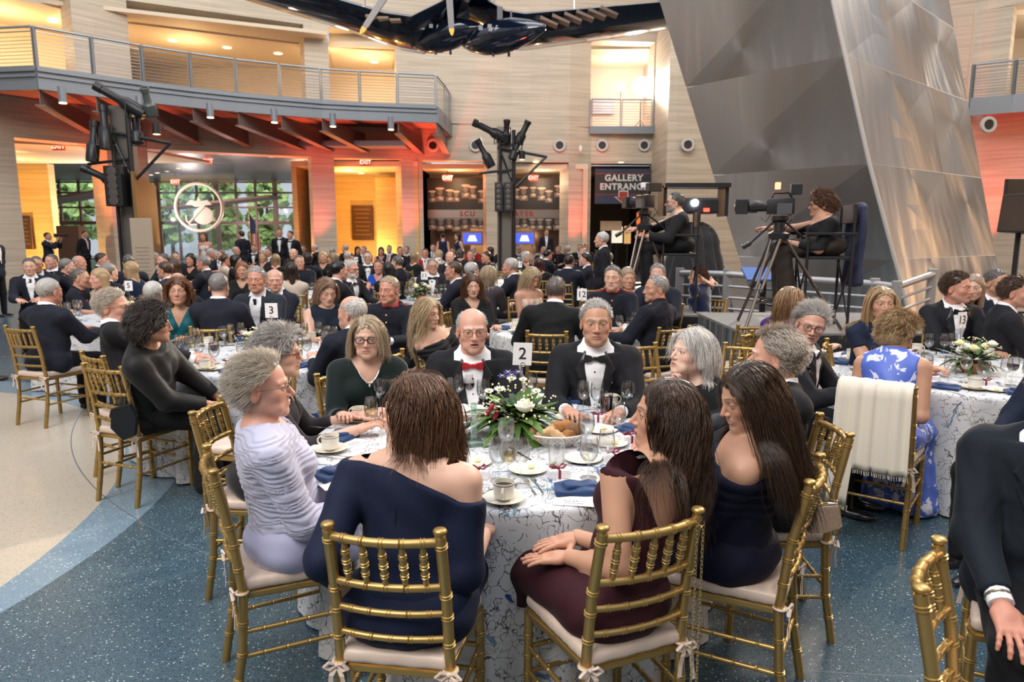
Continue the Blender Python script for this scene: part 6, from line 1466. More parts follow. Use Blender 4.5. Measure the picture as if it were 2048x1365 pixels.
for i, (px, py, D, d, L, r, g, l) in enumerate(((240, 200, 14.3, (-.9, -.2, .55), 1.0, .13, 0, 'long black spotlight on top of the left tower aimed up left'), (296, 203, 14.3, (.05, -.5, .8), .55, .12, 1, 'grey spotlight standing at the top right of the left tower'), (187, 283, 14.3, (.1, .1, 1), .80, .12, 0, 'outer upright black spotlight left of the left tower'), (209, 255, 14.3, (-.05, .1, 1), .85, .12, 0, 'inner upright black spotlight left of the left tower'), (203, 353, 14.3, (-.9, -.2, .45), .75, .11, 0, 'low black spotlight clamped to the side of the left tower'), (273, 262, 14.5, (-.1, .2, .9), .5, .12, 0, 'short black spotlight behind the left tower bar'),
    (981, 262, 17.8, (-.9, -.2, .42), .95, .13, 0, 'long black spotlight on top of the centre tower aimed up left'), (1013, 263, 17.8, (.05, -.3, .9), .55, .12, 0, 'upright black spotlight at the top middle of the centre tower'), (1046, 265, 17.8, (.4, -.1, .8), .6, .12, 0, 'black spotlight at the top right of the centre tower'), (969, 307, 17.8, (-.45, -.1, .85), .75, .12, 0, 'black spotlight hanging at the left of the centre tower'), (1031, 300, 17.8, (.3, .1, .8), .5, .11, 0, 'black spotlight behind the right brace of the centre tower'))):
    p = atd(px, py, D); theatre_light(p, d, L, r, l, g)
for px, py, D, l in ((313, 262, 14.3, 'small lit lamp hanging from the left tower arm'), (1044, 314, 17.8, 'small lit lamp hanging from the centre tower arm')):
    p = atd(px, py, D); o = thing('pendant_spot', l, 'stage light', p); part('can', MB().tube((0, 0, -.06), (0, 0, .14), .08, n=12).mesh('can', True, BLK), o); part('lens', MB().ell((0, 0, -.065), (.07, .07, .012), n=12).mesh('lens', True, LIT), o); part('hook', MB().tube((0, 0, .14), (0, 0, .3), .012).mesh('hook', mat=BLK), o)
def pa(px0, px1, py0, py1, D, label):
    a = atd(px0, py0, D); b = atd(px1, py1, D); o = thing('line_speaker', label, 'speaker', ((a.x+b.x)/2, D-.25, b.z), 0, 'tall speakers on the towers'); w, h = b.x-a.x, a.z-b.z
    part('cabinet', MB().box((0, 0, h/2), (w, .3, h), bev=.01).mesh('cab', mat=BLK), o)
    for i in range(5): part('driver', MB().lathe([(0, 0), (w*.26, .0), (w*.28, .012), (0, .02)], 14, M=Matrix.Translation((0, -.155, h*(.14+.18*i))) @ Matrix.Rotation(PI/2, 4, 'X')).mesh('driver', True, mat('driver_cone', (.10, .085, .08), .4, .3)), o)
    mb = MB()
    for i in range(9): mb.box((0, -.153, h*(.06+.11*i)), (w*.8, .006, .012))
    part('grille', mb.mesh('grille', mat=mat('grille_grey', (.07, .065, .06), .4, .4)), o)
pa(228, 268, 335, 414, 14.5, 'tall black speaker on the left lighting tower'); pa(990, 1006, 367, 424, 18.0, 'tall black speaker on the centre lighting tower, left of the pair'); pa(1008, 1026, 367, 424, 18.0, 'tall black speaker on the centre lighting tower, right of the pair')
def leaning_panel(pts, D0, D1, label, c):
    o = thing('wood_panel', label, 'panel'); q = [atd(pts[0][0], pts[0][1], D0), atd(pts[1][0], pts[1][1], D1), atd(pts[2][0], pts[2][1], D1), atd(pts[3][0], pts[3][1], D0)]; q[2].z = q[3].z = 0; q[2].x = q[1].x; q[2].y = q[1].y; q[3].x, q[3].y = q[0].x, q[0].y
    n = (q[1]-q[0]).cross(q[3]-q[0]).normalized()*.06; part('board', MB().poly(q, n).mesh('board', mat=c), o)
leaning_panel([(264, 343), (309, 372), (312, 500), (264, 500)], 14.2, 15.8, 'tall brown panel with a slanted top beside the left tower', mat('panel_bronze', (.20, .115, .04), .35, .3))
leaning_panel([(1010, 371), (1026, 391), (1026, 500), (1010, 500)], 18.1, 18.8, 'narrow brown slanted panel behind the centre tower', mat('panel_bronze', (1, 1, 1)))
p = atd(282, 450, 14.0); o = thing('sign_board', 'pale upright sign board with rows of names by the left tower', 'sign', (p.x, p.y, 0)); part('board', MB().box((0, 0, 1.15), (.42, .05, 1.75), bev=.01).mesh('board', mat=mat('sign_cream', (.42, .34, .25), .4)), o); part('foot', MB().box((0, 0, .14), (.4, .3, .28)).mesh('foot', mat=DKMETAL), o)
mb = MB()
for i in range(14): mb.box((0, -.028, 1.45-i*.075), (.28-.03*(i % 3), .004, .018))
part('printed_lines', mb.mesh('lines', mat=mat('sign_ink', (.28, .24, .20), .6)), o); part('heading', text_mesh('GEORGES\nBLIND PATRIOTS'.split('\n')[0], .06, .002, mat('sign_ink', (1, 1, 1))), o, loc=(0, -.03, 1.75), rot=(PI/2, 0, 0)) if False else None
# seal on the glass screen of the lobby
p = atd(398, 415, 33.0); o = thing('etched_seal', 'large round frosted emblem on the lobby glass screen', 'emblem', (p.x, p.y, p.z)); FROST = mat('frost_white', (.85, .80, .78), .5)
part('ring', MB().rings([(1.08*math.cos(a), 0, 1.08*math.sin(a)) for a in [2*PI*i/48 for i in range(48)]], .075, 8, closed=True).mesh('ring', True, FROST), o)
part('globe', MB().ell((.18, 0, -.38), (.46, .03, .42), n=24).mesh('globe', True, FROST), o); part('eagle', MB().poly([(-.62, 0, .12), (-.38, 0, .34), (-.10, 0, .28), (.0, 0, .52), (.10, 0, .28), (.40, 0, .34), (.60, 0, .12), (.30, 0, .10), (.18, 0, .02), (-.18, 0, .02), (-.30, 0, .10)], (0, .03, 0)).mesh('eagle', mat=FROST), o); part('anchor', MB().tube((-.5, -.02, -.72), (.28, -.02, .05), .045, n=8).rings([(-.62, -.02, -.35), (-.60, -.02, -.62), (-.42, -.02, -.80), (-.15, -.02, -.78)], .04, 8).mesh('anchor', True, FROST), o)
o = thing('glass_screen', 'tall clear glass screen carrying the round emblem', 'glass screen', (p.x, p.y+.06, 0)); part('pane', MB().box((0, 0, 2.45), (3.4, .02, 4.9)).mesh('pane', mat=thin_glass('window_glass')), o)
# flag
o = thing('flag', 'american flag hanging from a pole in the lobby', 'flag', (atd(500, 460, 32).x, 32, 0)); part('pole', MB().tube((0, 0, 0), (0, 0, 2.75), .02).ell((0, 0, 2.8), (.04, .04, .06), n=8).mesh('pole', True, GOLD), o)
for i in range(9): x0 = .03+i*.045; z1_ = 2.55-.12*i; z0_ = .7+.03*i; m = mat('flag_red', (.45, .04, .04), .7) if i % 2 == 0 else mat('flag_white', (.72, .68, .66), .7); part('stripe', MB().poly([(x0, .03*math.sin(i), z0_), (x0+.05, .03*math.sin(i+1), z0_+.02), (x0+.05, .03*math.sin(i+1), z1_-.12), (x0, .03*math.sin(i), z1_)], (0, .012, 0)).mesh('stripe', mat=m), o)
part('canton', MB().poly([(.02, -.03, 1.7), (.26, -.03, 1.7), (.26, -.03, 2.2), (.02, -.03, 2.6)], (0, .03, 0)).mesh('canton', mat=mat('flag_blue', (.03, .04, .16), .7)), o)
# right speaker stack
a = atd(1998, 398, 8.6); o = thing('loudspeaker', 'black loudspeaker cabinet on a stand at the right edge', 'speaker', (a.x+.50, 8.6, 0)); zc = atd(1998, 430, 8.6).z
part('cabinet', MB().box((0, 0, zc), (.62, .5, .46), Matrix.Rotation(R(4), 3, 'Y'), .02).mesh('cab', mat=BLK), o); part('handle_recess', MB().box((.02, -.255, zc+.12), (.12, .02, .05)).mesh('recess', mat=mat('recess', (.004, .004, .004), .6)), o); part('pole', MB().tube((-.15, .1, .75), (-.15, .1, zc-.2), .03).mesh('pole', True, BLK), o); part('stand_base', MB().box((0, .1, .40), (.8, .6, .80)).mesh('base', mat=BLK), o)
o = thing('monitor_screen', 'dark monitor with a small logo standing behind the right loudspeaker', 'monitor', (a.x+.75, 9.2, 0)); zc = atd(2030, 385, 9.2).z; part('screen', MB().box((0, 0, zc), (.55, .06, .34), bev=.01).mesh('screen', mat=BLK), o); part('stand', MB().tube((0, .05, 0), (0, .05, zc), .03).mesh('stand', mat=BLK), o)
# ================================================================ camera platforms, railings
SKIRT = mat('black_drape', (.010, .011, .012), .85, bump=((14, 14, .6), .8, .02), sheen=.2); DECK = mat('platform_deck', (.20, .19, .18), .6)
def platform(x0, x1, y0, y1, z, label):
    o = thing('stage_platform', label, 'platform', ((x0+x1)/2, (y0+y1)/2, 0), 0, 'camera platforms'); w, d = x1-x0, y1-y0
    part('deck', MB().box((0, 0, z-.05), (w, d, .10)).mesh('deck', mat=DECK), o); mb = MB(); P = []; n = 90
    per = [(-w/2, -d/2), (w/2, -d/2), (w/2, d/2), (-w/2, d/2), (-w/2, -d/2)]; pts = []
    for i in range(4):
        a, b = per[i], per[i+1]; m = int(max(6, 14*math.hypot(b[0]-a[0], b[1]-a[1])))
        for j in range(m): t = j/m; nx, ny = (b[1]-a[1]), -(b[0]-a[0]); l = math.hypot(nx, ny); s = .012*(1+math.sin(len(pts)*1.9)); pts.append((a[0]+(b[0]-a[0])*t+nx/l*s, a[1]+(b[1]-a[1])*t+ny/l*s))
    lo = [mb.bm.verts.new((x, y, .01)) for x, y in pts]; hi = [mb.bm.verts.new((x, y, z-.02)) for x, y in pts]; n = len(pts)
    for i in range(n): mb.bm.faces.new((lo[i], lo[(i+1) % n], hi[(i+1) % n], hi[i]))
    part('skirt', mb.mesh('skirt', True, SKIRT, 80), o); return o
PZ = .80
platform(2.2, 4.35, 6.55, 8.3, PZ, 'black-skirted camera platform at right under the camera operator'); platform(1.15, 2.4, 8.2, 9.35, .78, 'black-skirted camera platform left of the metal tower')
RT = mat('ramp_railing_paint', (.34, .33, .34), .4, .3)
def ramp_rail(pts, label, zs):
    t = thing('ramp_railing', label, 'railing', (pts[0][0], pts[0][1], 0), 0, 'grey ramp railings'); O = Vector((pts[0][0], pts[0][1], 0))
    for i, p in enumerate(pts):
        q = Vector((p[0], p[1], 0))-O; part('post', MB().box(q+Vector((0, 0, zs[i]/2+.02)), (.11, .05, zs[i]+.10), bev=.008).mesh('post', mat=RT), t)
        if i < len(pts)-1:
            b = Vector((pts[i+1][0], pts[i+1][1], 0))-O; part('handrail', MB().tube(q+Vector((0, 0, zs[i])), b+Vector((0, 0, zs[i+1])), .042, n=12).mesh('hr', True, RT), t)
            for k in range(5): f = .16+.15*k; part('rail_bar', MB().tube(q+Vector((0, 0, zs[i]-f)), b+Vector((0, 0, zs[i+1]-f)), .018, n=8).mesh('bar', True, RT), t)
ramp_rail([atd(1360, 545, 9.55)[:2], atd(1455, 545, 9.3)[:2], atd(1600, 550, 8.9)[:2], atd(1750, 560, 8.6)[:2], atd(1795, 555, 8.4)[:2], atd(1865, 545, 8.9)[:2]], 'grey metal ramp railing running behind the camera platform', [1.20, 1.20, 1.16, 1.12, 1.10, 1.22])
p = atd(1535, 545, 8.8); o = thing('info_panel', 'blue slanted information panel on the ramp railing', 'sign', (p.x, p.y, p.z-.02)); part('panel', MB().box((0, -.05, .0), (.62, .30, .03), Matrix.Rotation(R(28), 3, 'X'), .005).mesh('panel', mat=mat('info_blue', (.06, .13, .36), .35)), o); part('leg', MB().box((0, .12, -p.z/2), (.06, .05, p.z)).mesh('leg', mat=DKMETAL), o)
# black draped projector table and its lamp
p = atd(1402, 425, 10.1); o = thing('draped_riser', 'tall riser draped in black cloth carrying the projector', 'riser', (p.x, 10.4, 0)); zt_ = atd(1402, 428, 9.9).z
f = lambda q: smax(cone(q, (0, 0, zt_-.45), (0, 0, -.2), .34, .78) + .03*np.sin(np.arctan2(q[:, 1], q[:, 0])*13), q[:, 2]-zt_, .02); V, Q = sdf_mesh(f, (-1, -1, 0.0), (1, 1, zt_+.06), .045); part('drape', np_mesh('drape', V, Q, mats=(SKIRT,)), o)
o = thing('projector', 'projector with a dazzling white lens on the black riser', 'projector', (p.x, 10.25, zt_)); part('body', MB().box((0, .1, .12), (.55, .45, .22), bev=.03).mesh('body', mat=BLK), o); c = atd(1394, 397, 10.0); part('lens', MB().ell((c.x-p.x, -.15, .16), (.05, .02, .05), n=14).mesh('lens', True, mat('projector_lens', (1, 1, 1), .3, emit=(.85, .85, 1), es=60)), o); part('status_light', MB().box((.08, -.14, .06), (.08, .02, .05)).mesh('led', mat=mat('led_red', (.5, 0, 0), .3, emit=(1, .05, .03), es=5)), o)
o = thing('projection_hood', 'black flat hood above the projector', 'hood', (p.x, 10.35, zt_)); part('hood', MB().box((0, .2, .42), (.95, .5, .06)).box((.45, .25, .2), (.05, .4, .44)).box((-.45, .25, .2), (.05, .4, .44)).mesh('hood', mat=BLK), o)
# floor items at left
p = atz(5, 655, 0); o = thing('steel_bin', 'round polished steel bin against the left wall', 'bin', (-15.6+.0, 20.4, 0)); part('drum', MB().lathe([(0, 0), (.24, 0), (.24, .78), (.22, .80), (.20, .78), (0, .70)], 24).mesh('drum', True, SILVER), o)
o = thing('belt_barrier', 'blue and yellow belt barrier tape at the left edge', 'barrier', (-6.6, 8.2, 0)); part('tape', MB().box((-.9, 0, .52), (2.6, .012, .10)).mesh('tape', mat=mat('tape_blue', (.02, .06, .30), .5)), o); part('edge', MB().box((-.9, -.002, .585), (2.6, .014, .03)).mesh('edge', mat=mat('tape_yellow', (.75, .6, .04), .5)), o); part('post', MB().tube((.38, 0, 0), (.38, 0, .62), .025).lathe([(0, 0), (.16, 0), (.16, .02), (0, .03)], 20, (.38, 0, 0)).mesh('post', True, DKMETAL), o)
# operator gear
def tripod(cx, cy, z, apex, spread, label, rz=0):
    o = thing('camera_tripod', label, 'tripod', (cx, cy, z), rz, 'camera tripods'); TM = mat('tripod_metal', (.10, .085, .08), .3, .6)
    for k in range(3):
        a = R(90+120*k+15); f = Vector((spread*math.cos(a), spread*math.sin(a), .01)); s = Vector((-math.sin(a), math.cos(a), 0))*.045; t = Vector((0.05*math.cos(a), .05*math.sin(a), apex)); mb = MB()
        for w in (-1, 1): mb.tube(t+s*w, f.lerp(t, .42)+s*w*.6, .014, n=8)
        mb.tube(f.lerp(t, .5), f, .016, n=8); mb.tube(f.lerp(t, .44)-s, f.lerp(t, .44)+s, .018, n=6); part('leg', mb.mesh('leg', True, TM), o); part('spreader', MB().tube(f.lerp(t, .30), (0, 0, apex*.33), .010, n=6).mesh('spreader', True, TM), o)
    part('head', MB().lathe([(0, apex-.03), (.09, apex-.03), (.10, apex+.03), (.055, apex+.06), (.05, apex+.14), (.08, apex+.16), (.08, apex+.20), (0, apex+.20)], 16).mesh('head', True, BLK), o); part('pan_bar', MB().tube((.05, 0, apex+.15), (.38, .02, apex-.12), .012, n=8).tube((.38, .02, apex-.12), (.46, .02, apex-.16), .022, n=10).mesh('bar', True, BLK), o); part('pan_bar', MB().tube((-.05, 0, apex+.15), (-.28, -.02, apex-.06), .012, n=8).tube((-.28, -.02, apex-.06), (-.35, -.02, apex-.10), .022, n=10).mesh('bar', True, BLK), o); return o
def video_camera(cx, cy, z, rz, label, tally):
    o = thing('video_camera', label, 'video camera', (cx, cy, z), rz, 'broadcast cameras on tripods')
    part('body', MB().box((0, 0, .11), (.14, .30, .18), bev=.012).mesh('body', True, BLK), o); part('lens', MB().lathe([(0, .14), (.06, .14), (.06, .24), (.075, .26), (.075, .34), (.05, .35), (0, .33)], 20, M=Matrix.Translation((0, 0, .11)) @ Matrix.Rotation(-PI/2, 4, 'X')).mesh('lens', True, mat('lens_body', (.04, .035, .035), .25, .3)), o)
    part('lens_hood', MB().box((0, .42, .11), (.22, .14, .17), bev=.01).mesh('hood', mat=BLK), o); part('front_glass', MB().ell((0, .495, .11), (.08, .008, .06), n=16).mesh('glass', True, mat('lens_glass', (.03, .04, .02), .05, spec=.8)), o)
    part('top_handle', MB().rings([(0, .10, .20), (0, .08, .26), (0, -.08, .26), (0, -.12, .20)], .014, 8).mesh('handle', True, BLK), o); part('viewfinder', MB().box((.04, -.16, .30), (.20, .12, .12), bev=.01).mesh('vf', mat=BLK), o); part('cables', MB().rings([(-.07, -.1, .05), (-.14, -.12, -.04), (-.10, -.06, -.14), (-.04, 0, -.10)], .007, 6).rings([(.07, -.1, .05), (.15, -.1, -.05), (.08, .05, -.16), (.03, .02, -.10)], .006, 6).rings([(.05, .1, .02), (.12, .15, -.07), (.06, .2, -.02)], .005, 6).mesh('cables', True, BLK), o)
    part('side_box', MB().box((-.10, -.04, .08), (.06, .16, .12)).mesh('box', mat=mat('gear_grey', (.07, .07, .075), .4)), o)
    part('tally_lamp', MB().box((0, .04, .34), (.085, .06, .075), bev=.008).mesh('tally', mat=mat('tally_red', (.6, .05, .03), .4, emit=(1, .10, .05), es=9) if tally else PAPER), o); o.scale = (.84,)*3; return o
def high_chair(cx, cy, z, rz, label, jacket=False):
    o = thing('directors_chair', label, 'chair', (cx, cy, z), rz, "tall folding operators' chairs"); m = BLK; h = .70
    for s in (-1, 1):
        for y in (-.2, .2): part('leg', MB().tube((s*.26, y, 0), (s*.26, y, h+(.50 if y < 0 else .22)), .014, n=8).mesh('leg', True, m), o)
        part('armrest', MB().box((s*.26, 0, h+.23), (.05, .46, .025), bev=.006).mesh('arm', mat=m), o)
    part('cross_brace', MB().tube((-.26, .2, .1), (.26, .2, h-.05), .010, n=6).tube((.26, .2, .1), (-.26, .2, h-.05), .010, n=6).mesh('brace', True, m), o); part('cross_brace', MB().tube((-.26, -.2, .1), (.26, -.2, h-.05), .010, n=6).tube((.26, -.2, .1), (-.26, -.2, h-.05), .010, n=6).mesh('brace', True, m), o)
    part('seat', MB().box((0, 0, h), (.5, .42, .03), bev=.008).mesh('seat', mat=m), o); part('backrest', MB().box((0, -.21, h+.42), (.52, .02, .18), bev=.006).mesh('back', mat=m), o); part('footrest', MB().box((0, .34, .24), (.44, .10, .02)).tube((-.22, .3, .24), (-.26, .2, .3), .01).tube((.22, .3, .24), (.26, .2, .3), .01).mesh('foot', mat=m), o); return o
# ================================================================ tables
def zpt(px, py, z=TZ): v = atz(px, py, z); return v.x, v.y
TAB = {2: (-.013, 3.30), 3: (-2.05, 5.65), 12: (.72, 7.1), 13: (3.22, 4.95), 11: (-1.3, 10.3), 5: (-4.6, 8.3), 4: (-3.5, 11.6), 17: (.15, 14.0), 18: (-1.7, 16.2), 19: (-3.7, 16.6), 9: (-7.2, 12.4), 16: (2.9, 13.2)}
WHO = {2: 'the nearest table', 3: 'the teal dress table', 12: "the officers' table", 13: 'the floral dress table', 11: 'the table left of the centre tower', 5: 'the leaning officer table', 4: 'the table behind the necktie man', 17: 'the table under the centre tower', 18: 'the table before the left mural', 19: 'the table before the bronze plaque', 9: 'the farthest left table', 16: 'the table behind the left tripod'}
NBR = dict(WHO)
for k, (n, (x, y)) in enumerate(TAB.items()):
    table(x, y, 'round banquet table hidden under the cloth of ' + WHO[n], 'white crackle-pattern cloth draped over ' + WHO[n], k % 3, k*.7)
table(-6.4, 15.6, 'round banquet table near the lobby doorway', 'white crackle cloth on the table near the lobby doorway', 1); table(1.9, 18.2, 'round banquet table in front of the bronze doors', 'white crackle cloth on the table before the bronze doors', 2); table(-.6, 20.5, 'round banquet table near the centre lighting tower', 'white crackle cloth on the table near the centre lighting tower', 0)
for n, rz in ((2, .12), (3, .1), (12, .05), (13, .45), (11, 0), (5, -.1), (17, 0), (18, 0), (19, 0)):
    x, y = TAB[n]; sx, sy = {2: (.055, 3.62), 3: (x+.08, y+.05), 13: (3.27, 5.05)}.get(n, (x, y+.1)); sign(sx, sy, n, rz=rz, tilt=3 if n == 2 else 0)['label'] = 'white number card reading %d standing on %s' % (n, WHO[n])
centerpiece(.02, 3.30, 2, 'flower centerpiece with a white rose, red buds and blue irises on the nearest table', 1.12)
centerpiece(TAB[3][0], TAB[3][1]-.12, 3, 'green and white flower centerpiece in front of number card 3', .95, 1); centerpiece(TAB[13][0]+.02, TAB[13][1]-.12, 4, 'white daisy and lily centerpiece in front of number card 13', 1.05, 1)
centerpiece(TAB[12][0], TAB[12][1]-.1, 6, 'small low flower centerpiece in front of number card 12', .7, 1); centerpiece(TAB[11][0], TAB[11][1]-.15, 5, 'red and white flower centerpiece in front of number card 11', 1.1, 1); centerpiece(TAB[5][0], TAB[5][1], 8, 'small flower centerpiece beside number card 5', .8, 1); centerpiece(TAB[17][0], TAB[17][1], 10, 'pale green flower centerpiece beside number card 17', 1.0, 1)
rg = random.Random(5)
# --- the nearest table, set by hand
def at2(kind, px, py, rz, label, group, z=TZ): x, y = zpt(px, py); return put(kind, x, y, R(rz), label, group, z)
G2 = 'glasses on the nearest table'
for kind, px, py, l in (('goblet', 997, 962, 'water goblet behind the front coffee cup'), ('winew', 1017, 972, 'wine glass with white wine behind the front coffee cup'), ('wine', 1042, 973, 'empty wine glass right of the white wine by the front cup'), ('goblet', 1013, 915, 'water goblet between front glasses and flowers'), ('goblet', 1177, 957, 'full water goblet left of the woman in burgundy'), ('wine', 1212, 950, 'empty wine glass beside the goblet near the woman in burgundy'), ('wine', 1236, 885, 'empty wine glass farther back by the woman in burgundy'), ('goblet', 1172, 900, 'water goblet behind the bread basket'), ('wine', 901, 825, 'left empty wine glass before the man with the red bow tie'), ('wine', 917, 817, 'second empty wine glass before the man with the red bow tie'), ('winer', 939, 813, 'glass of red wine before the man with the red bow tie'), ('goblet', 967, 822, 'water goblet right of the red wine'), ('wine', 1033, 803, 'empty glass behind the flowers under number card 2'), ('goblet', 1062, 806, 'water goblet behind the flowers right of card 2'), ('wine', 1166, 832, 'empty wine glass before the man with the flag pin'), ('goblet', 1194, 828, 'water goblet before the man with the flag pin'), ('goblet', 1255, 825, 'goblet partly behind the face of the woman in burgundy'), ('winew', 744, 872, 'white wine glass at the face of the woman in navy'), ('goblet', 760, 820, 'goblet behind the woman in navy')):
    at2(kind, px, py, rg.uniform(0, 360), l, G2)
at2('cola', 1212, 829, 30, 'tall glass of iced cola before the man with the flag pin', G2); at2('tumbler', 1113, 936, 0, 'tumbler with a lime slice in front of the bread basket', G2)
x, y = zpt(1106, 934); tag(part('lime_slice', MB().ell((x, y, TZ+.012), (.016, .004, .005), Matrix.Rotation(.5, 3, 'Z'), 10).mesh('lime', True, mat('lime', (.25, .42, .05), .4)), None), 'green lime slice inside the tumbler', 'lime slice')
for px, py, h, l in ((1008, 1003, -95, 'coffee cup at the front edge between the two women'), (661, 903, 165, 'coffee cup at the left edge by the woman in lavender'), (719, 843, 160, 'coffee cup before the woman in the black shawl'), (897, 812, 60, 'coffee cup before the man with the red bow tie'), (1222, 816, 20, 'coffee cup behind the cola glass')):
    x, y = zpt(px, py); put('saucer', x, y, 0, 'saucer under the ' + l, 'saucers on the nearest table'); put('cup', x, y, R(h), l, 'coffee cups on the nearest table', TZ+.007)
for px, py, l in ((1056, 942, 'bread plate with butter beside the empty wine glass'), (1166, 921, 'empty bread plate right of the tumbler'), (1220, 890, 'bread plate beyond the favor box near the woman in burgundy'), (1202, 863, 'bread plate right of the bread basket'), (914, 836, 'bread plate before the man with the red bow tie'), (946, 928, 'bread plate half hidden by the woman in navy'), (1140, 838, 'bread plate near the flowers, right side')): at2('plate', px, py, rg.uniform(-40, 40), l, 'bread plates on the nearest table')
for px, py, pr, kd, l in ((1150, 987, -8, 'napkin', 'between the front cup and the woman in burgundy'), (682, 880, 60, 'napkin2', 'before the woman in black glasses at left'), (668, 955, 35, 'napkin', 'before the woman in lavender'), (1128, 808, 170, 'napkin2', 'before the man with the flag pin'), (930, 806, 185, 'napkin', 'before the man with the red bow tie'), (1262, 868, -70, 'napkin2', 'before the dark-haired woman on the right')):
    at2('program', px, py+4, pr, 'white program booklet ' + l, 'program booklets on the nearest table'); at2(kd, px+3, py-3, pr+12, 'folded navy napkin ' + l, 'navy napkins on the nearest table', TZ+.0026)
for px, py, r, l in ((1116, 954, 10, 'at the front beside the napkin'), (958, 955, -8, 'just right of the woman in navy'), (1225, 921, 14, 'in front of the woman in burgundy'), (1196, 843, -6, 'right of the flowers'), (1258, 884, 20, 'behind the face of the woman in burgundy')): at2('box', px, py, r, 'white favor box with a burgundy ribbon ' + l, 'favor boxes on the nearest table')
for kd, px, py, r, l in (('fork', 1072, 992, 12, 'left fork beside the front cup'), ('fork', 1086, 988, 12, 'right fork beside the front cup'), ('knife', 1200, 985, 40, 'knife right of the front napkin'), ('spoon', 1212, 984, 42, 'spoon right of the front napkin'), ('knife', 1062, 930, 28, 'butter knife on the plate by the wine glass'), ('knife', 966, 990, -35, 'knife beside the woman in navy'), ('fork', 694, 920, 75, 'fork before the woman in lavender'), ('fork', 700, 915, 75, 'second fork before the woman in lavender'), ('knife', 645, 945, 70, 'knife by the left table edge'), ('knife', 790, 838, 70, 'knife before the woman in the black shawl'), ('fork', 690, 858, 80, 'fork before the black glasses woman'), ('fork', 1145, 825, -60, 'fork before the man with the flag pin'), ('spoon', 1155, 965, 50, 'spoon in front of the gift box'), ('knife', 925, 842, 60, 'butter knife before the red bow tie')):
    at2(kd, px, py, r, l, 'cutlery on the nearest table', TZ+(.02 if 'plate' in l else .001))
x, y = zpt(1113, 890); o = thing('bread_basket', 'white wire basket of bread beside the flowers', 'basket', (x, y, TZ)); WIRE = mat('basket_white', (.74, .70, .66), .4)
mb = MB()
for i in range(26): a = 2*PI*i/26; b = a+.5; mb.rings([(.07*math.cos(a), .055*math.sin(a), .004), (.105*math.cos(a+.2), .08*math.sin(a+.2), .03), (.135*math.cos(b), .10*math.sin(b), .062)], .0022, 5)
for i in range(26): a = 2*PI*i/26; b = a-.5; mb.rings([(.07*math.cos(a), .055*math.sin(a), .004), (.105*math.cos(a-.2), .08*math.sin(a-.2), .03), (.135*math.cos(b), .10*math.sin(b), .062)], .0022, 5)
for rr, z in ((.135, .062), (.07, .004)): mb.rings([(rr*math.cos(a), rr*.75*math.sin(a), z) for a in [2*PI*i/30 for i in range(30)]], .004, 6, closed=True)
part('wire_bowl', mb.mesh('wire', True, WIRE), o); part('liner', MB().lathe([(0, .006), (.065, .008), (.10, .032), (.124, .058), (.10, .036), (0, .012)], 28, M=Matrix.Diagonal((1, .76, 1, 1))).mesh('liner', True, mat('basket_cloth', (.70, .66, .62), .8)), o)
BR = [mat('bread_%d' % i, c, .8, bump=(40, .5, .004), vary=.3) for i, c in enumerate([(.42, .24, .10), (.34, .14, .04), (.50, .33, .17), (.16, .08, .035)])]
for i, (bx, by, bz, sx, sy, sz, rz, m, l) in enumerate(((-.085, -.02, .058, .05, .018, .022, .5, 0, 'thin bread slice at the left of the basket'), (-.055, -.035, .062, .05, .016, .024, .7, 2, 'pale bread slice second from the left in the basket'), (-.03, -.01, .068, .045, .02, .022, 1.0, 0, 'bread stick piece in the middle of the basket'), (.0, -.045, .060, .045, .016, .02, -.4, 2, 'front bread slice in the basket'), (.025, .03, .078, .05, .03, .028, .2, 1, 'orange-brown roll at the back of the basket'), (.085, .0, .072, .042, .034, .026, -.5, 3, 'dark seeded bread slice at the right of the basket'), (.055, -.04, .062, .035, .02, .018, .9, 1, 'small brown crust at the right front of the basket'))):
    V, Q = sdf_mesh(lambda p: rbox(p, (0, 0, 0), (sx, sy, sz), min(sx, sy, sz)*.8) + .002*np.sin(p[:, 0]*200)*np.sin(p[:, 1]*180), (-.07, -.05, -.04), (.07, .05, .04), .005); b = part('bread', np_mesh('bread', V, Q, mats=(BR[m],)), None, loc=(x+bx, y+by, TZ+bz), rot=(.25*math.sin(i), .4*math.cos(i*2), rz)); tag(b, l, 'bread', 'bread in the basket')
x, y = zpt(923, 875); o = thing('sugar_bowl', 'footed silver bowl left of the flowers', 'bowl', (x, y, TZ)); part('bowl', MB().lathe([(0, 0), (.040, 0), (.042, .003), (.010, .014), (.009, .032), (.030, .045), (.052, .062), (.058, .085), (.055, .085), (.048, .063), (0, .045)], 26).mesh('bowl', True, SILVER), o)
x, y = zpt(940, 842); o = thing('bread_basket', 'white wire basket lined with a napkin, behind the silver bowl', 'basket', (x, y, TZ)); mb = MB()
for i in range(20): a = 2*PI*i/20; mb.rings([(.05*math.cos(a), .05*math.sin(a), .004), (.10*math.cos(a+.4), .08*math.sin(a+.4), .055)], .002, 5)
mb.rings([(.10*math.cos(a), .08*math.sin(a), .055) for a in [2*PI*i/24 for i in range(24)]], .004, 6, closed=True); part('wire_bowl', mb.mesh('wire', True, WIRE), o); V, Q = sdf_mesh(lambda p: ellip(p, (0, 0, .055), (.08, .055, .03)) + .008*np.sin(p[:, 0]*60+1)*np.sin(p[:, 1]*50), (-.1, -.08, .0), (.1, .08, .11), .006); part('napkin_liner', np_mesh('liner', V, Q, mats=(mat('basket_cloth', (1, 1, 1)),)), o)
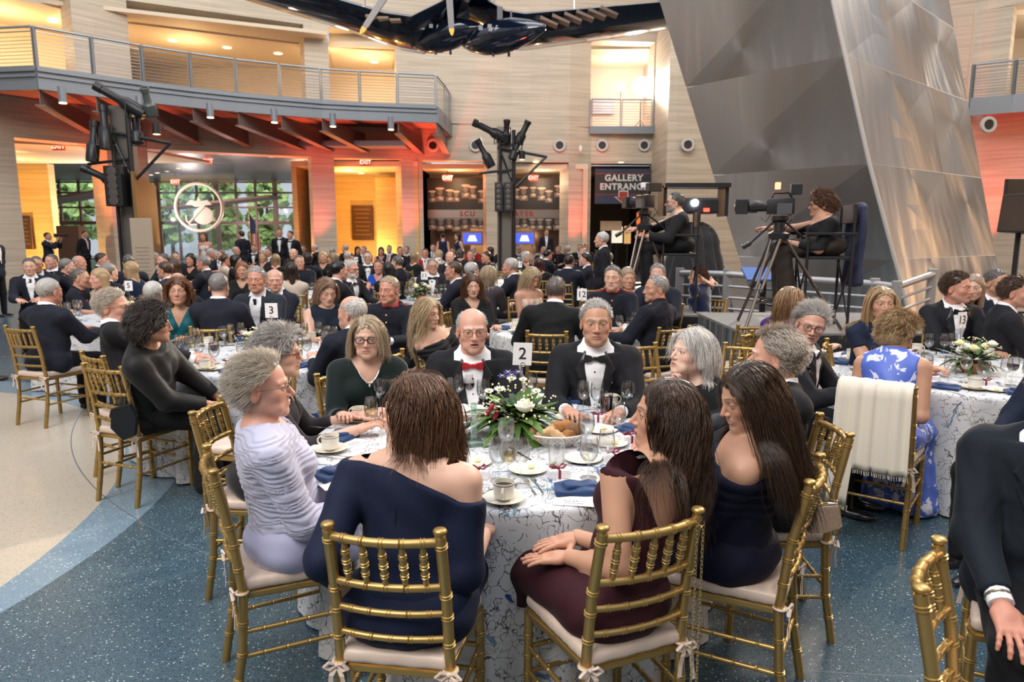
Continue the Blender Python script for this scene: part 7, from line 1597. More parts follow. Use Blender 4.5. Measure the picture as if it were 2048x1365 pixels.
x, y = zpt(948, 892); o = thing('glass_award', 'clear glass obelisk award on a square base, left of the flowers', 'award', (x, y, TZ), .3); GA = thin_glass('green_glass', (.75, .90, .84), 1.6); part('base', MB().box((0, 0, .014), (.075, .055, .028), bev=.003).mesh('base', mat=GA), o); part('obelisk', MB().box((0, 0, .115), (.026, .016, .175), bev=.002).mesh('obelisk', mat=GA), o)
# --- other tables, laid with the same ware
PL = ['at the near left edge', 'at the near edge, left half', 'at the near edge, right half', 'at the near right edge', 'at the right end', 'at the far right', 'at the far side', 'at the far left']
PLACE = {3: ['by the glasses man', 'at the front left, before the clutch chair', 'at the front edge', 'at the front right, before the empty chair', 'right end, before the bald man', 'before the long blond hair woman', 'before the copper bob woman', 'under card stand, necktie man', 'before the teal dress', 'at the far left end'],
 13: ['before the grey glasses man', 'left of the floral dress', 'in front of the floral dress', 'right of the floral dress', 'at the front right corner', 'on the far right side', 'before the medalled tuxedo man', 'before the navy lace woman'],
 12: ['before the champagne dress', 'before the broad man, left', 'before the broad man, right', 'before the grey-haired officer', 'right side by the velvet woman', 'far right', 'before the medalled officer', 'far left']}
def lay(n, seats, full=True):
    cx, cy = TAB[n] if n in TAB else n; w = WHO.get(n, 'a far table'); r = random.Random(int(cx*100)); G = ' on ' + w
    for i, a in enumerate(seats):
        a = R(a); u = Vector((math.cos(a), math.sin(a))); v = Vector((-u.y, u.x)); who = PLACE.get(n, PL)[i]
        def pt(rad, side): return cx+u.x*rad+v.x*side, cy+u.y*rad+v.y*side
        def L(s): return '%s on %s, %s' % (s, w, who)
        for kd, rad, sd, nm in (('goblet', .56, .17, 'water goblet'), (r.choice(['wine', 'winew', 'winer']), .52, .09, 'wine glass'), ('wine', .60, .02, 'back glass')):
            x, y = pt(rad+r.uniform(-.03, .03), sd+r.uniform(-.02, .02)); put(kd, x, y, r.uniform(0, 6), L(nm), 'glasses' + G)
        if full:
            x, y = pt(.68, -.22); put('saucer', x, y, 0, L('saucer'), 'saucers' + G); put('cup', x, y, r.uniform(0, 6), L('coffee cup'), 'coffee cups' + G, TZ+.007)
            x, y = pt(.66, .26); put('plate', x, y, a, L('bread plate'), 'bread plates' + G)
            x, y = pt(.78, 0); put('napkin' if i % 2 else 'napkin2', x, y, a+PI/2+r.uniform(-.4, .4), L('folded navy napkin'), 'navy napkins' + G)
            x, y = pt(.56, -.10); put('box', x, y, a+PI/2+r.uniform(-.3, .3), L('ribboned favor box'), 'favor boxes' + G)
            x, y = pt(.80, -.13); put('knife', x, y, a+PI/2, L('knife'), 'cutlery' + G, TZ+.001); x, y = pt(.80, .13); put('fork', x, y, a+PI/2, L('fork'), 'cutlery' + G, TZ+.001)
lay(3, (205, 240, 275, 310, 345, 20, 55, 90, 125, 165)); lay(13, (160, 200, 232, 262, 300, 60, 100, 130)); lay(12, (180, 215, 250, 300, 335, 20, 70, 120)); lay(11, (200, 240, 280, 320, 0, 60, 110, 160), False); lay(5, (230, 270, 310, 0, 40, 100, 180), False); lay(4, (210, 260, 300, 340, 40, 120), False); lay(17, (220, 260, 300, 340), False)
# ================================================================ people
TUX = ('tux', ('tux', (.012, .012, .015))); SUIT = ('suit', ('suit', (.014, .016, .026))); BLUES = ('marine', ('blues', (.010, .011, .018))); BLK_ = ('blk', (.010, .011, .012))
def chair_tops(l, r, z, label, group='gold banquet chairs'):
    a = atz(l[0], l[1], z); b = atz(r[0], r[1], z); m = (a+b)/2; d = (b-a); rz = math.atan2(d.y, d.x); c = m + Matrix.Rotation(rz, 3, 'Z') @ Vector((0, .262, 0)); return chair(c.x, c.y, rz, label, group), rz
def sit(label, q, head, ch, rz, zt, off=.02):
    """ch: chair object; the torso leans so that the head comes to its place"""
    q = dict(q); q['zt'] = zt; h = atz(head[0], head[1], zt); c = ch.location; root = Vector((c.x, c.y, 0)) + Matrix.Rotation(rz, 3, 'Z') @ Vector((0, off, 0))
    d = Matrix.Rotation(-rz, 3, 'Z') @ (h-root); L = zt-.13-.54
    q.setdefault('lean', math.degrees(math.atan2(d.y-.03, L))); q.setdefault('side', math.degrees(math.atan2(d.x, L))); q['lean'] = max(-14, min(26, q['lean'])); q['side'] = max(-20, min(20, q['side'])); q['rootloc'] = 1
    r, f = person(label, q, (root.x, root.y), rz); return r, f
def face_to(x, y, n): cx, cy = TAB[n]; return math.atan2(-(cx-x), cy-y)
SEED = [10]
def at_table(label, q, px, yt, zt, n, rz=None, lean=6, chl=None, far=False):
    """someone placed by the head; the chair goes beneath"""
    q = dict(q); q.update(zt=zt); q.setdefault('lean', lean); SEED[0] += 1; q.setdefault('seed', SEED[0]); p = atz(px, yt, zt)
    a = face_to(p.x, p.y, n) if rz is None else R(rz); r, f = person(label, q, (p.x, p.y), a)
    if not q.get('stand'):
        ca = a if rz is None or n is None else face_to(r.location.x, r.location.y, n); (far_chair if far else chair)(r.location.x, r.location.y, ca, chl or 'gold chair under the ' + ' '.join(label.split(',')[0].split()[:12])); 
    return r, f
H = lambda s, c, **k: dict(style=s, color=c, **k)
# ---- nearest table
cJ, aJ = chair_tops((656, 1046), (879, 1060), .925, 'gold chair of the woman in navy, front centre-left')
cI, aI = chair_tops((1210, 1052), (1392, 1018), .925, 'gold chair of the woman in burgundy, front centre-right')
cH, aH = chair_tops((1620, 962), (1641, 908), .925, 'gold chair of the off-shoulder dress woman, silver clutch hanging beside it')
cG, aG = chair_tops((1684, 856), (1654, 836), .925, 'gold chair of the white-haired man at the right of the nearest table')
cA, aA = chair_tops((413, 890), (426, 940), .925, 'gold chair of the woman in lavender')
J = dict(lod=0, fem=1, bare=1, skin='fair', girth=1.18, sh=.185, zt=1.30, look=86, pitch=2, hair=H('bob', 'brown', color2='chestnut', length=.225, vol=.013, part=-.015, clear=1, curl=.009, wave=34, n=4600, rad=.0015), outfit=('dress', ('navy_crepe', (.006, .010, .030), .75, .02, .2), dict(neck='oneoff', sleeve=1.35, add=.010, sadd=.014, skirt='knee', shoe=(.3, .2, .15))), hands=((.18, .24, .70), (-.18, -.03, .56)), pole=(.02, -.4, -.9), hk=('relax', 'relax'), legs_bare=1, seed=2, brow='brown', lip=(.55, .2, .18))
rJ, fJ = sit('woman in a navy off-one-shoulder dress with brown shoulder-length hair, back to us', J, (828, 746), cJ, aJ+R(-4), 1.30, -.02)
I_ = dict(lod=0, fem=1, bare=1, skin='tan', girth=.98, look=84, pitch=4, hair=H('long', 'dbrown', color2='brown', length=.41, vol=.011, part=.0, clear=1, curl=.016, wave=24, backpull=.05, n=5200, rad=.0012, hairline=.074), outfit=('dress', ('burgundy', (.034, .007, .011), .75, .03, .2), dict(neck='lowback', cap=1, add=.008, skirt='knee', shoe=(.02, .02, .02))), hands=((-.01, .19, .70), (-.09, .12, .675)), hdir=[((-.95, .25, -.12), (0, 0, 1)), ((-.75, .55, -.10), (0, 0, 1))], hk=('flat', 'flat'), legs_bare=1, seed=3, brow='dbrown', iris=(.05, .03, .02), lip=(.42, .14, .13), mouth=.4)
rI, fI = sit('woman in a burgundy cap-sleeve dress with long dark wavy hair, looking left', I_, (1335, 742), cI, aI+R(6), 1.30, -.05)
H_ = dict(lod=0, fem=1, bare=1, skin='tan', girth=1.08, look=98, pitch=-16, hair=H('long', 'black', color2='brown', length=.46, vol=.012, part=.01, clear=1, curl=.006, wave=20, n=5200, rad=.0012), outfit=('dress', ('midnight', (.005, .006, .020), .75, .03, .2), dict(neck='off', sleeve=1.7, ruch=2, add=.012, skirt='knee')), hands='lap', legs_bare=1, seed=4, brow='black', smile=.9, teeth=1, lip=(.5, .17, .16), eye=.35)
rH, fH = sit('smiling woman in a midnight off-shoulder dress with long dark hair, looking down', H_, (1500, 722), cH, aH, 1.30)
G_ = dict(lod=0, skin='pink', girth=1.08, hair=H('short', 'white', length=.045, vol=.010, color2='sandy', comb=(-.9, -.5, .1), n=3600, rad=.0010, hairline=.082), outfit=TUX, hands='table', seed=5, look=62, brow='white', old=1, nose=1.2)
rG, fG = sit('old white-haired man in a tuxedo seen from behind, right of the nearest table', G_, (1553, 652), cG, aG, 1.33)
A_ = dict(lod=0, fem=1, skin='pink', girth=1.08, look=-80, pitch=2, hair=H('short', 'ashblond', color2='silver', length=.045, vol=.014, comb=(.0, -.9, -.1), n=4200, rad=.0010, hairline=.078), outfit=('dress', ('lavender_pleats', (.43, .435, .56), .6, .1), dict(neck='jewel', sleeve=1.55, ruch=1, add=.014, sadd=.016, jacket=1, skirt='midi', skirtm=('lavender_skirt', (.37, .37, .53), .6, .1), shoe=(.5, .42, .4))), hands=((.16, .26, .71), (.08, .24, .71)), hk=('curl', 'curl'), legs_bare=1, seed=6, brow='tawny', old=1, nose=1.15, glasses=(.22, .18, .16), wire=.0011, lip=(.6, .26, .22))
rA, fA = sit('elderly woman in a pleated lavender jacket with short tawny-grey hair and glasses', A_, (522, 708), cA, aA, 1.30)
B_ = dict(lod=0, fem=1, skin='fair', girth=1.05, look=-88, hair=H('curly', 'grey', color2='silver', length=.05, vol=.018, curl=.003, wave=70, n=3000, rad=.0012, comb=(-.3, -.7, -.3)), outfit=('dress', ('blk_beads', (.018, .014, .016), .6, .2), dict(neck='v', sleeve=1.5, skirt='midi')), hands='table', seed=7, brow='dgrey', old=1, glasses=(.30, .06, .03), wire=.0018, smile=.7, nose=1.1, lip=(.55, .2, .18))
at_table('woman in a beaded black dress with curly grey hair and red glasses', B_, 556, 656, 1.29, 2, rz=-78, lean=6, chl='gold chair of the curly grey-haired woman in black')
C_ = dict(lod=0, fem=1, skin='fair', girth=.98, yaw=-8, hair=H('bob', 'ashblond', color2='sandy', length=.20, vol=.010, part=.02, n=3600, rad=.0012), outfit=('dress', ('blk_velvet', (.007, .014, .013), .8, .3), dict(neck='scoop', sleeve=1.8, add=.014, sadd=.02, skirt='midi')), hands=((.16, .42, .80), (-.05, .40, .80)), hk='curl', seed=8, brow='ashblond', old=.6, glasses=(.03, .02, .02), wire=.0024, iris=(.18, .20, .22), lip=(.5, .22, .2))
rC, fC = at_table('woman in a black shawl with straight ash-blond hair and dark glasses, facing us', C_, 733, 632, 1.28, 2, rz=-165, lean=5, chl='gold chair of the woman in the black shawl')
D_ = dict(lod=0, skin='pink', girth=1.15, yaw=6, hs=1.05, hair=H('crop', 'silver', length=.012, vol=.004, hairline=.098, bald=1, n=1500, rad=.0008), outfit=TUX, hands='table', tiecol=(.45, .008, .015), seed=9, brow='silver', old=1, glasses=(.10, .06, .04), wire=.0011, mouth=.7, nose=1.1, belly=.03)
rD, fD = at_table('balding man in a tuxedo with a bright red bow tie and glasses', D_, 944, 613, 1.33, 2, rz=-176, lean=8, chl='gold chair of the man with the red bow tie')
E_ = dict(lod=0, skin='tan', girth=1.2, yaw=4, hs=1.07, hair=H('crop', 'grey', color2='silver', length=.016, vol=.006, hairline=.085, n=3000, rad=.0009), outfit=TUX, hands='table', seed=10, brow='dgrey', old=.7, nose=1.15, browk=.95, fw=1.0)
rE, fE = at_table('grey-haired man in a tuxedo with a flag lapel pin, facing us', E_, 1193, 598, 1.37, 2, rz=172, lean=6, chl='gold chair of the man with the flag pin')
F_ = dict(lod=0, fem=1, skin='pale', girth=.95, look=112, pitch=12, hair=H('bob', 'silver', color2='white', length=.13, vol=.013, part=.02, n=3600, rad=.0012, curl=.003), outfit=('dress', BLK_, dict(neck='high', sleeve=1.85, skirt='midi')), hands=((.03, .17, .94), (-.12, .36, .78)), hk=('curl', 'curl'), seed=11, brow='silver', old=.8, lip=(.5, .2, .17))
rF, fF = at_table('white-haired woman in black with her hand raised to her chin, looking left', F_, 1384, 657, 1.28, 2, rz=125, lean=6, chl='gold chair of the white-haired woman in black')
# accessories
zp = []
for z in np.linspace(.37, -.02, 12):
    t = np.stack([np.full(60, -.004), np.linspace(-.32, 0, 60), np.full(60, fJ.zz(z))], 1).astype(np.float32); d = fJ.torso(t)-.0105; i = int(np.argmax(d < .001)); zp.append(tuple(fJ.Ti(t[i]))) 
part('zipper', MB().rings(zp, .0016, 5).mesh('zipper', True, mat('zip_dark', (.004, .006, .018), .5)), rJ)
def bead(fg, root, pts, r, m, name, label=None): part(name, MB().rings([tuple(p) for p in pts], r, 6).mesh(name, True, m), root, None, label)
nk = [fC.Ti(v3(.058*math.sin(a), .075+.035*math.cos(a*1.0)+.02, fC.zz(.47-.07*math.cos(a)**2 if abs(a) < 1.5 else .47))) for a in np.linspace(-1.5, 1.5, 13)]
part('necklace', MB().rings(nk, .0028, 6).ell(nk[6]+v3(0, .004, -.016), (.006, .004, .010), n=8).mesh('necklace', True, mat('pearl_chain', (.75, .72, .66), .2, .5)), rC)
c = _front(fE, lambda p: fE.torso(fE.T(p))-.024, -.088, fE.zz(.34)); part('flag_pin', MB().box(c, (.022, .006, .014), Matrix.Rotation(.5, 3, 'Y')).mesh('pin', mat=mat('pin_red', (.7, .25, .2), .3, .4)), rE)
for fg, rt, s, rr in ((fI, rI, 1, .006), (fI, rI, -1, .006), (fF, rF, 1, .005), (fC, rC, 1, .004), (fC, rC, -1, .004)): c = fg.hpos + (fg.Rh @ v3(s*.080, -.006, -.044))*fg.hs; part('earring', MB().ell(c, (rr,)*3, n=10).mesh('earring', True, mat('pearl', (.80, .74, .66), .15, .2)), rt)
def bangle(fg, i, rt, m, name='bracelet', r=.031, t=.0035):
    w, e = fg.Wr[i], fg.El[i]; d = (e-w)/np.linalg.norm(e-w); M = orient(d, v3(.1, .2, 1)); c = w+d*.02; part(name, MB().rings([tuple(c+(M @ v3(math.cos(a), 0, math.sin(a)))*r) for a in [2*PI*k/18 for k in range(18)]], t, 6, closed=True).mesh(name, True, m), rt)
bangle(fA, 0, rA, SILVER, 'wristwatch'); bangle(fA, 1, rA, SILVER); bangle(fJ, 1, rJ, SILVER, r=.034)
# ---- table 3
T3w = 'table 3'
M1 = lambda **k: dict(dict(lod=1, seed=1), **k)
c, a = chair_tops((168, 726), (243, 733), .925, 'gold chair with a small black clutch hanging on it, at the left')
q = M1(lod=0, fem=1, skin='tan', girth=1.28, sh=.185, look=-62, hair=H('curly', 'dbrown', color2='dgrey', length=.070, vol=.027, curl=.010, wave=75, n=3400, rad=.0016), outfit=('dress', ('blk_suit', (.013, .013, .014), .55, .1), dict(neck='high', sleeve=1.9, add=.022, sadd=.022, jacket=1, skirt='trousers', skirtm=('blk_trousers', (.010, .010, .010)), shoe=(.42, .36, .34))), hands=((.12, .43, .62), (-.10, .42, .62)), hk='curl', seed=12, glasses=(.3, .25, .22), old=.4, ankles=[(.13, .40, .09), (-.06, .50, .09)])
sit('woman in a black trouser suit with dark curly hair, back to us at table 3', q, (300, 596), c, R(-82), 1.34, .03)
o = thing('clutch_bag', 'small black clutch bag hanging from the gold chair at the left', 'handbag', c.matrix_basis @ Vector((.20, -.30, .60)), a+.5); o.scale = (.66, 1, .8); part('body', MB().poly([(-.10, 0, .09), (.06, 0, .12), (.11, 0, .02), (.08, 0, -.13), (-.02, 0, -.16), (-.12, 0, -.06)], (0, .045, 0)).mesh('bag', True, BLK_ and cloth('felt_black', (.014, .016, .018), .9), 20), o); part('strap', MB().rings([(.05, 0, .11), (.06, .015, .25), (.05, .03, .33), (.03, .02, .25), (.0, 0, .11)], .003, 6).mesh('strap', True, SILVER), o)
c, a = chair_tops((163, 702), (206, 712), .925, 'gold chair behind the clutch chair, of the man with white hair and glasses')
sit('white-haired man with glasses in a tuxedo looking right, at table 3', M1(skin='pink', girth=1.1, yaw=-20, hair=H('short', 'sandy', color2='white', length=.03, vol=.008, n=2200, rad=.0012), outfit=TUX, glasses=(.08, .06, .05), hs=1.08, seed=13, old=.5, nose=1.2, brow='sandy'), (222, 566), c, a-R(25), 1.38)
at_table('smiling woman in a teal sleeveless dress with auburn hair, at table 3', M1(fem=1, bare=1, skin='tan', girth=1.15, hair=H('bob', 'auburn', length=.17, vol=.02, part=-.01, clear=1, curl=.006, wave=40), outfit=('dress', ('teal', (.0, .085, .105), .5, .3), dict(neck='v', skirt='knee')), smile=1, teeth=1, lip=(.6, .12, .12), yaw=8, pitch=6, hs=1.06), 355, 555, 1.33, 3, rz=-172)
at_table('man in a grey suit with a dark necktie, eyes lowered, behind card 3', M1(skin='ruddy', girth=1.1, outfit=('suit', ('suit_char', (.022, .026, .036))), hair=H('crop', 'grey', color2='silver', length=.02, vol=.006), hs=1.06, eye=.25, old=.4, yaw=5, nose=1.1, brow='grey'), 511, 532, 1.42, 3, rz=180)
at_table('old bald man in a dark suit facing left, behind the man with the necktie', M1(skin='pink', yaw=50, outfit=SUIT, hair=H('crop', 'silver', bald=1, length=.012, vol=.004), old=1, nose=1.2, brow='silver'), 548, 537, 1.36, 3, rz=150)
at_table('woman with a copper-blond bob and gold earrings looking down, at table 3', M1(fem=1, bare=1, skin='fair', girth=.95, hair=H('bob', 'tawny', color2='auburn', length=.17, vol=.012, part=-.02, clear=1), outfit=('dress', ('navy_d', (.010, .016, .028)), dict(neck='high', cap=0)), pitch=-16, yaw=8, eye=.3, hs=1.04, smile=.3), 652, 555, 1.33, 3, rz=-155)
at_table('bald man in a dark suit seen from behind at the right of table 3', M1(skin='pink', girth=1.15, yaw=25, outfit=('suit', ('suit_nv', (.010, .013, .022))), hair=H('crop', 'white', bald=1, length=.01, vol=.003), old=1, seed=14, hands=((.16, .46, .82), (-.16, .40, .80))), 702, 590, 1.30, 3, rz=42, chl='gold chair of the bald man at the right of table 3')
at_table('officer in dark dress uniform with cropped sandy hair, squinting, beside table 3', M1(skin='ruddy', girth=1.1, outfit=BLUES, hair=H('crop', 'sandy', length=.012, vol=.006), hs=1.05, eye=.4, smile=.5, yaw=-6, old=.3, hairline=.085), 777, 552, 1.35, 3, rz=165)
c, a = chair_tops((856, 662), (833, 668), .925, 'gold chair of the long-haired blond woman in ruffled black')
sit('woman with long wavy blond hair in a ruffled black off-shoulder dress, facing left', M1(fem=1, bare=1, skin='fair', lod=0, hair=H('long', 'blond', color2='ashblond', length=.30, vol=.016, curl=.010, wave=34, n=2600, rad=.0016), outfit=('dress', ('blk_ruffle', (.012, .012, .013)), dict(neck='off', sleeve=1.2, ruch=2, add=.018, sadd=.02)), hands='lap', seed=16, pitch=-4, nose=1.1), (805, 592), c, a-R(12), 1.27)
# ---- table 12
c, a = chair_tops((1051, 661), (1136, 663), .925, 'gold chair of the broad man at table 12, behind card 2')
sit('broad man in a black suit with short hair, back to us at table 12', M1(skin='ruddy', girth=1.35, sh=.22, outfit=('suit', BLK_), hair=H('crop', 'brown', color2='grey', length=.012, vol=.005), hs=1.08, seed=20, hands=((.26, .42, .80), (-.26, .42, .80)), tie=None), (1113, 547), c, a, 1.38)
c, a = chair_tops((1320, 655), (1378, 651), .925, 'gold chair of the grey-haired officer turned left at table 12')
sit('officer with grey cropped hair, back to us and head turned left, at table 12', M1(skin='tan', girth=1.15, outfit=BLUES, hair=H('crop', 'silver', color2='grey', length=.010, vol=.004, hairline=.09), hs=1.05, seed=21, yaw=50, old=.5, hands=((.16, .44, .80), (-.30, .36, .80))), (1312, 550), c, a+R(22), 1.36)
at_table('officer in black dress uniform with medals and red epaulettes, facing us at table 12', M1(skin='fair', girth=1.15, outfit=BLUES, hair=H('crop', 'dbrown', color2='grey', length=.010, vol=.005), hs=1.07, yaw=-8, old=.4), 1226, 530, 1.41, 12, rz=170)
at_table('man in a dark suit looking down behind the grey officer at table 12', M1(skin='pink', outfit=SUIT, hair=H('crop', 'grey', length=.014, vol=.005, hairline=.09), old=.4, pitch=-8, brow='grey'), 1316, 527, 1.40, 12, rz=160)
at_table('blond woman in a champagne sleeveless dress looking down, left of table 12', M1(fem=1, bare=1, skin='tan', hair=H('long', 'ashblond', color2='blond', length=.24, vol=.018, curl=.004), outfit=('dress', ('champagne', (.55, .43, .33), .4, .3), dict(neck='strap')), pitch=-26, eye=.3, hands='lap', hs=1.04), 1064, 535, 1.32, 12, rz=-145)
c = chair(1.95+.15, 6.55, R(20), 'gold chair of the woman in blue velvet beside table 12')
at_table('woman in blue velvet reaching both hands behind her brown hair', M1(fem=1, skin='fair', yaw=40, hair=H('bun', 'brown', length=.05, vol=.008, color2='auburn'), outfit=('dress', ('velvet_blue', (.004, .012, .055), .6, .9), dict(neck='high', sleeve=1.8, sadd=.016)), hands=((.10, -.05, 1.16), (-.06, -.02, 1.16)), pole=(1.0, .5, .1), hk='curl', seed=24), 1395, 531, 1.34, 12, rz=50, chl='gold chair at the right side of table 12')
at_table('auburn long-haired woman in black talking with closed eyes, left of table 12', M1(fem=1, skin='fair', hair=H('long', 'auburn', color2='brown', length=.26, vol=.020, curl=.008, wave=34), outfit=('dress', BLK_, dict(neck='scoop', sleeve=1.6)), eye=.25, mouth=.4, yaw=-10, pitch=-4, nose=1.2, lip=(.5, .15, .15)), 945, 548, 1.32, 12, rz=-160, chl='gold chair with its side to us behind the red bow tie man')
at_table('blond woman in a black-and-white plaid top, back to us, left of table 12', M1(fem=1, skin='fair', hair=H('bob', 'ashblond', color2='dblond', length=.20, vol=.016), outfit=('dress', ('plaid', (.05, .04, .045)), dict(neck='high', sleeve=.9, sadd=.02, skirtm=BLK_))), 978, 531, 1.33, 12, rz=-25)
# ---- table 13
c, a = chair_tops((1697, 760), (1828, 775), .925, 'gold chair at right draped with a cream shawl')
fl = ('floral', (.10, .17, .55)); 
m, nt, b = nodes('cloth_floral'); tc = N(nt, 'ShaderNodeTexCoord'); n1 = N(nt, 'ShaderNodeTexNoise'); n1.inputs['Scale'].default_value = 13; n1.inputs['Detail'].default_value = 5; n1.inputs['Distortion'].default_value = 1.2; nt.links.new(tc.outputs['Object'], n1.inputs['Vector'])
rp = N(nt, 'ShaderNodeValToRGB'); rp.color_ramp.elements[0].position = .555; rp.color_ramp.elements[0].color = (.075, .135, .52, 1); rp.color_ramp.elements[1].position = .585; rp.color_ramp.elements[1].color = (.62, .64, .74, 1); nt.links.new(n1.outputs[0], rp.inputs[0]); nt.links.new(rp.outputs[0], b.inputs['Base Color']); b.inputs['Roughness'].default_value = .5
_MC['cloth_floral'] = m
sit('woman in a blue floral sleeveless dress with short wavy blond hair, back to us', M1(lod=0, fem=1, bare=1, skin='tan', girth=1.0, yaw=-25, pitch=-22, hair=H('curly', 'dblond', color2='blond', length=.05, vol=.020, curl=.003, wave=60, mess=.2, n=3200, rad=.0014), outfit=('dress', fl, dict(neck='high', skirt='gown', shoe=(.4, .25, .2))), hands='lap', seed=30), (1800, 610), c, a-R(6), 1.31)
def shawl():
    mb = MB(); M = Matrix.Rotation(a, 4, 'Z'); n = 34
    def col(u):  # u 0..1 across; drop lengths differ
        x = -.20+.37*u; L = .68 if u < .30 else .46; f = .014*math.sin(u*17)+.004*math.sin(u*41); return x, L, f
    rows = [(-.215, .86, .3), (-.235, .918, 0), (-.275, .945, 0), (-.315, .925, 0)] + [(-.335, None, t) for t in np.linspace(.04, 1, 14)]
    V = []
    for (y, z, t) in rows:
        for i in range(n): x, L, f = col(i/(n-1)); V.append((x*(1+.06*t if z is None else 1), y-abs(f)*1.5-(.02*t if z is None else 0), z if z is not None else .915-L*t))
    F_ = [(r*n+i, r*n+i+1, (r+1)*n+i+1, (r+1)*n+i) for r in range(len(rows)-1) for i in range(n-1)]
    me = np_mesh('shawl', V, F_, mats=(cloth('shawl_cream', (.66, .60, .50), .85, .4, .3, (200, .3, .001)),)); o = bpy.data.objects.new('shawl', me); link(o); o.location = c.location; o.rotation_euler = (0, 0, a); tag(o, 'cream fringed shawl hanging over the chair of the floral dress woman', 'shawl'); s = o.modifiers.new('thickness', 'SOLIDIFY'); s.thickness = .006
    fr = MB(); rr = random.Random(2)
    for i in range(80):
        u = i/79; x, L, f = col(u); z = .915-L; xx = x*1.06; y = -.355-abs(f)*1.5; fr.tube((xx, y, z+.003), (xx+rr.uniform(-.006, .006), y, z-.03), .0011, n=4)
    part('fringe', fr.mesh('fringe', False, _MC['cloth_shawl_cream']), o)
shawl()
at_table('wavy grey-haired man with glasses in a tuxedo leaning in, left of table 13', M1(lod=0, skin='pink', look=165, roll=-12, pitch=-8, hair=H('short', 'silver', color2='grey', length=.07, vol=.014, comb=(.5, -.8, .1), n=2600, rad=.0012), outfit=TUX, glasses=(.05, .04, .05), wire=.0018, mouth=.3, tie='bow', brow='grey', nose=1.1), 1625, 607, 1.30, 13, rz=-130, lean=8)
at_table('woman with long reddish-brown hair in purple, back to us below the camera operator', M1(fem=1, hair=H('long', 'auburn', color2='dblond', length=.26, vol=.018), outfit=('dress', ('purple', (.06, .02, .16)), dict(neck='scoop', sleeve=1))), 1583, 574, 1.31, 13, rz=-60)
at_table('blond woman in a navy lace dress looking over at us, at table 13', M1(fem=1, skin='tan', bare=1, look=172, pitch=4, hair=H('long', 'dblond', color2='blond', length=.27, vol=.012, part=-.01, clear=1), outfit=('dress', ('navy_lace', (.010, .016, .035)), dict(neck='jewel', cap=1, sleeve=.4)), smile=.3, hs=1.04), 1765, 572, 1.36, 13, rz=-160)
at_table('brown-haired man in a tuxedo with medals looking left, behind card 13', M1(lod=0, skin='ruddy', girth=1.2, yaw=38, hs=1.07, hair=H('short', 'brown', length=.03, vol=.010, n=2400, rad=.0011, comb=(.5, -.8, 0)), outfit=TUX, mouth=.3, brow='brown'), 1917, 545, 1.41, 13, rz=180, lean=3)
at_table('woman with long orange-blond hair behind the tuxedo man of table 13', M1(fem=1, lod=2, yaw=-70, hair=H('long', 'tawny', length=.22, vol=.015), outfit=('dress', BLK_, dict(neck='high', sleeve=1))), 1950, 548, 1.38, 13, rz=-150)
at_table('dark-haired man in a black suit drinking with a raised hand, upper right', M1(skin='tan', yaw=10, outfit=SUIT, hair=H('crop', 'dbrown', color2='grey', length=.015, vol=.006), hands=((.04, .22, 1.08), (-.2, .36, .8)), hk='grip', hs=1.05), 1996, 538, 1.40, 13, rz=-170)
at_table('brown-haired man in a tuxedo at the right edge, turned right', M1(skin='ruddy', outfit=TUX, hair=H('short', 'brown', length=.03, vol=.008), hs=1.05, yaw=-20, girth=1.1), 2035, 552, 1.40, 13, rz=-110)
# ---- people cut by the right edge
p = atz(2150, 775, 1.36); q = M1(lod=0, skin='ruddy', girth=1.15, outfit=('suit', ('suit_rt', (.010, .014, .020))), hair=H('short', 'grey'), hands=((.14, .36, .64), (-.14, .36, .62)), hk=('knee', 'knee'), seed=40, zt=1.36, lean=2, old=.4, rootloc=1)
rK, fK = person('man in a dark suit at the right edge, hand resting on his knee', q, (1.77, 2.2), R(150)); bangle(fK, 0, rK, mat('watch_gold', (.45, .38, .28), .25, .8), 'wristwatch', .033, .006); chair(rK.location.x, rK.location.y, R(150), 'gold chair under the man at the right edge')
q = M1(lod=0, outfit=('suit', ('suit_nv2', (.008, .012, .026))), hair=H('short', 'grey'), seed=41, zt=1.36, girth=1.1, rootloc=1, lean=-8, hands='lap'); r_, f_ = person('man in a navy suit cut off by the right edge, seated at table 13', q, (2.76, 3.42), R(98)); chair(r_.location.x, r_.location.y, R(98), 'gold chair of the navy suit man at the right edge of table 13')
chair_tops((1878, 1075), (1844, 1167), .93, 'empty gold chair in the lower right foreground')
# ---- things hanging on chairs
m4 = cH.matrix_basis if False else Matrix.LocRotScale(cH.location, cH.rotation_euler, (1, 1, 1)); p = atz(1648, 1040, .60); sil = mat('sequin_silver', (.42, .36, .31), .22, .9, bump=(420, 1.0, .004))
o = thing('evening_clutch', 'silver sequinned clutch hanging from the chair at right by a chain', 'handbag', (p.x+.01, p.y+.02, .60), R(20)); part('body', MB().poly([(-.055, 0, .055), (.055, 0, .048), (.082, 0, -.045), (.0, 0, -.058), (-.078, 0, -.050)], (0, .035, 0)).mesh('body', True, sil, 30), o); part('frame', MB().rings([(-.056, 0, .056), (0, 0, .060), (.058, 0, .048)], .006, 8).mesh('frame', True, SILVER), o)
mb = MB(); t = m4 @ Vector((.165, -.27, .93)); t = t-Vector((p.x+.01, p.y+.02, .60)); t = Matrix.Rotation(-R(20), 3, 'Z') @ t; mb.rings([(-.05, 0, .06), tuple(t), (.052, 0, .052)], .002, 5); part('chain', mb.mesh('chain', True, SILVER), o)
m5 = Matrix.LocRotScale(cI.location, cI.rotation_euler, (1, 1, 1)); t = m5 @ Vector((.176, -.275, .88)); o = thing('bag_chain', 'gold and silver bag chain hanging down from the chair of the woman in burgundy', 'bag chain', t, aI); CH = mat('chain_gold', (.62, .48, .26), .25, .95)
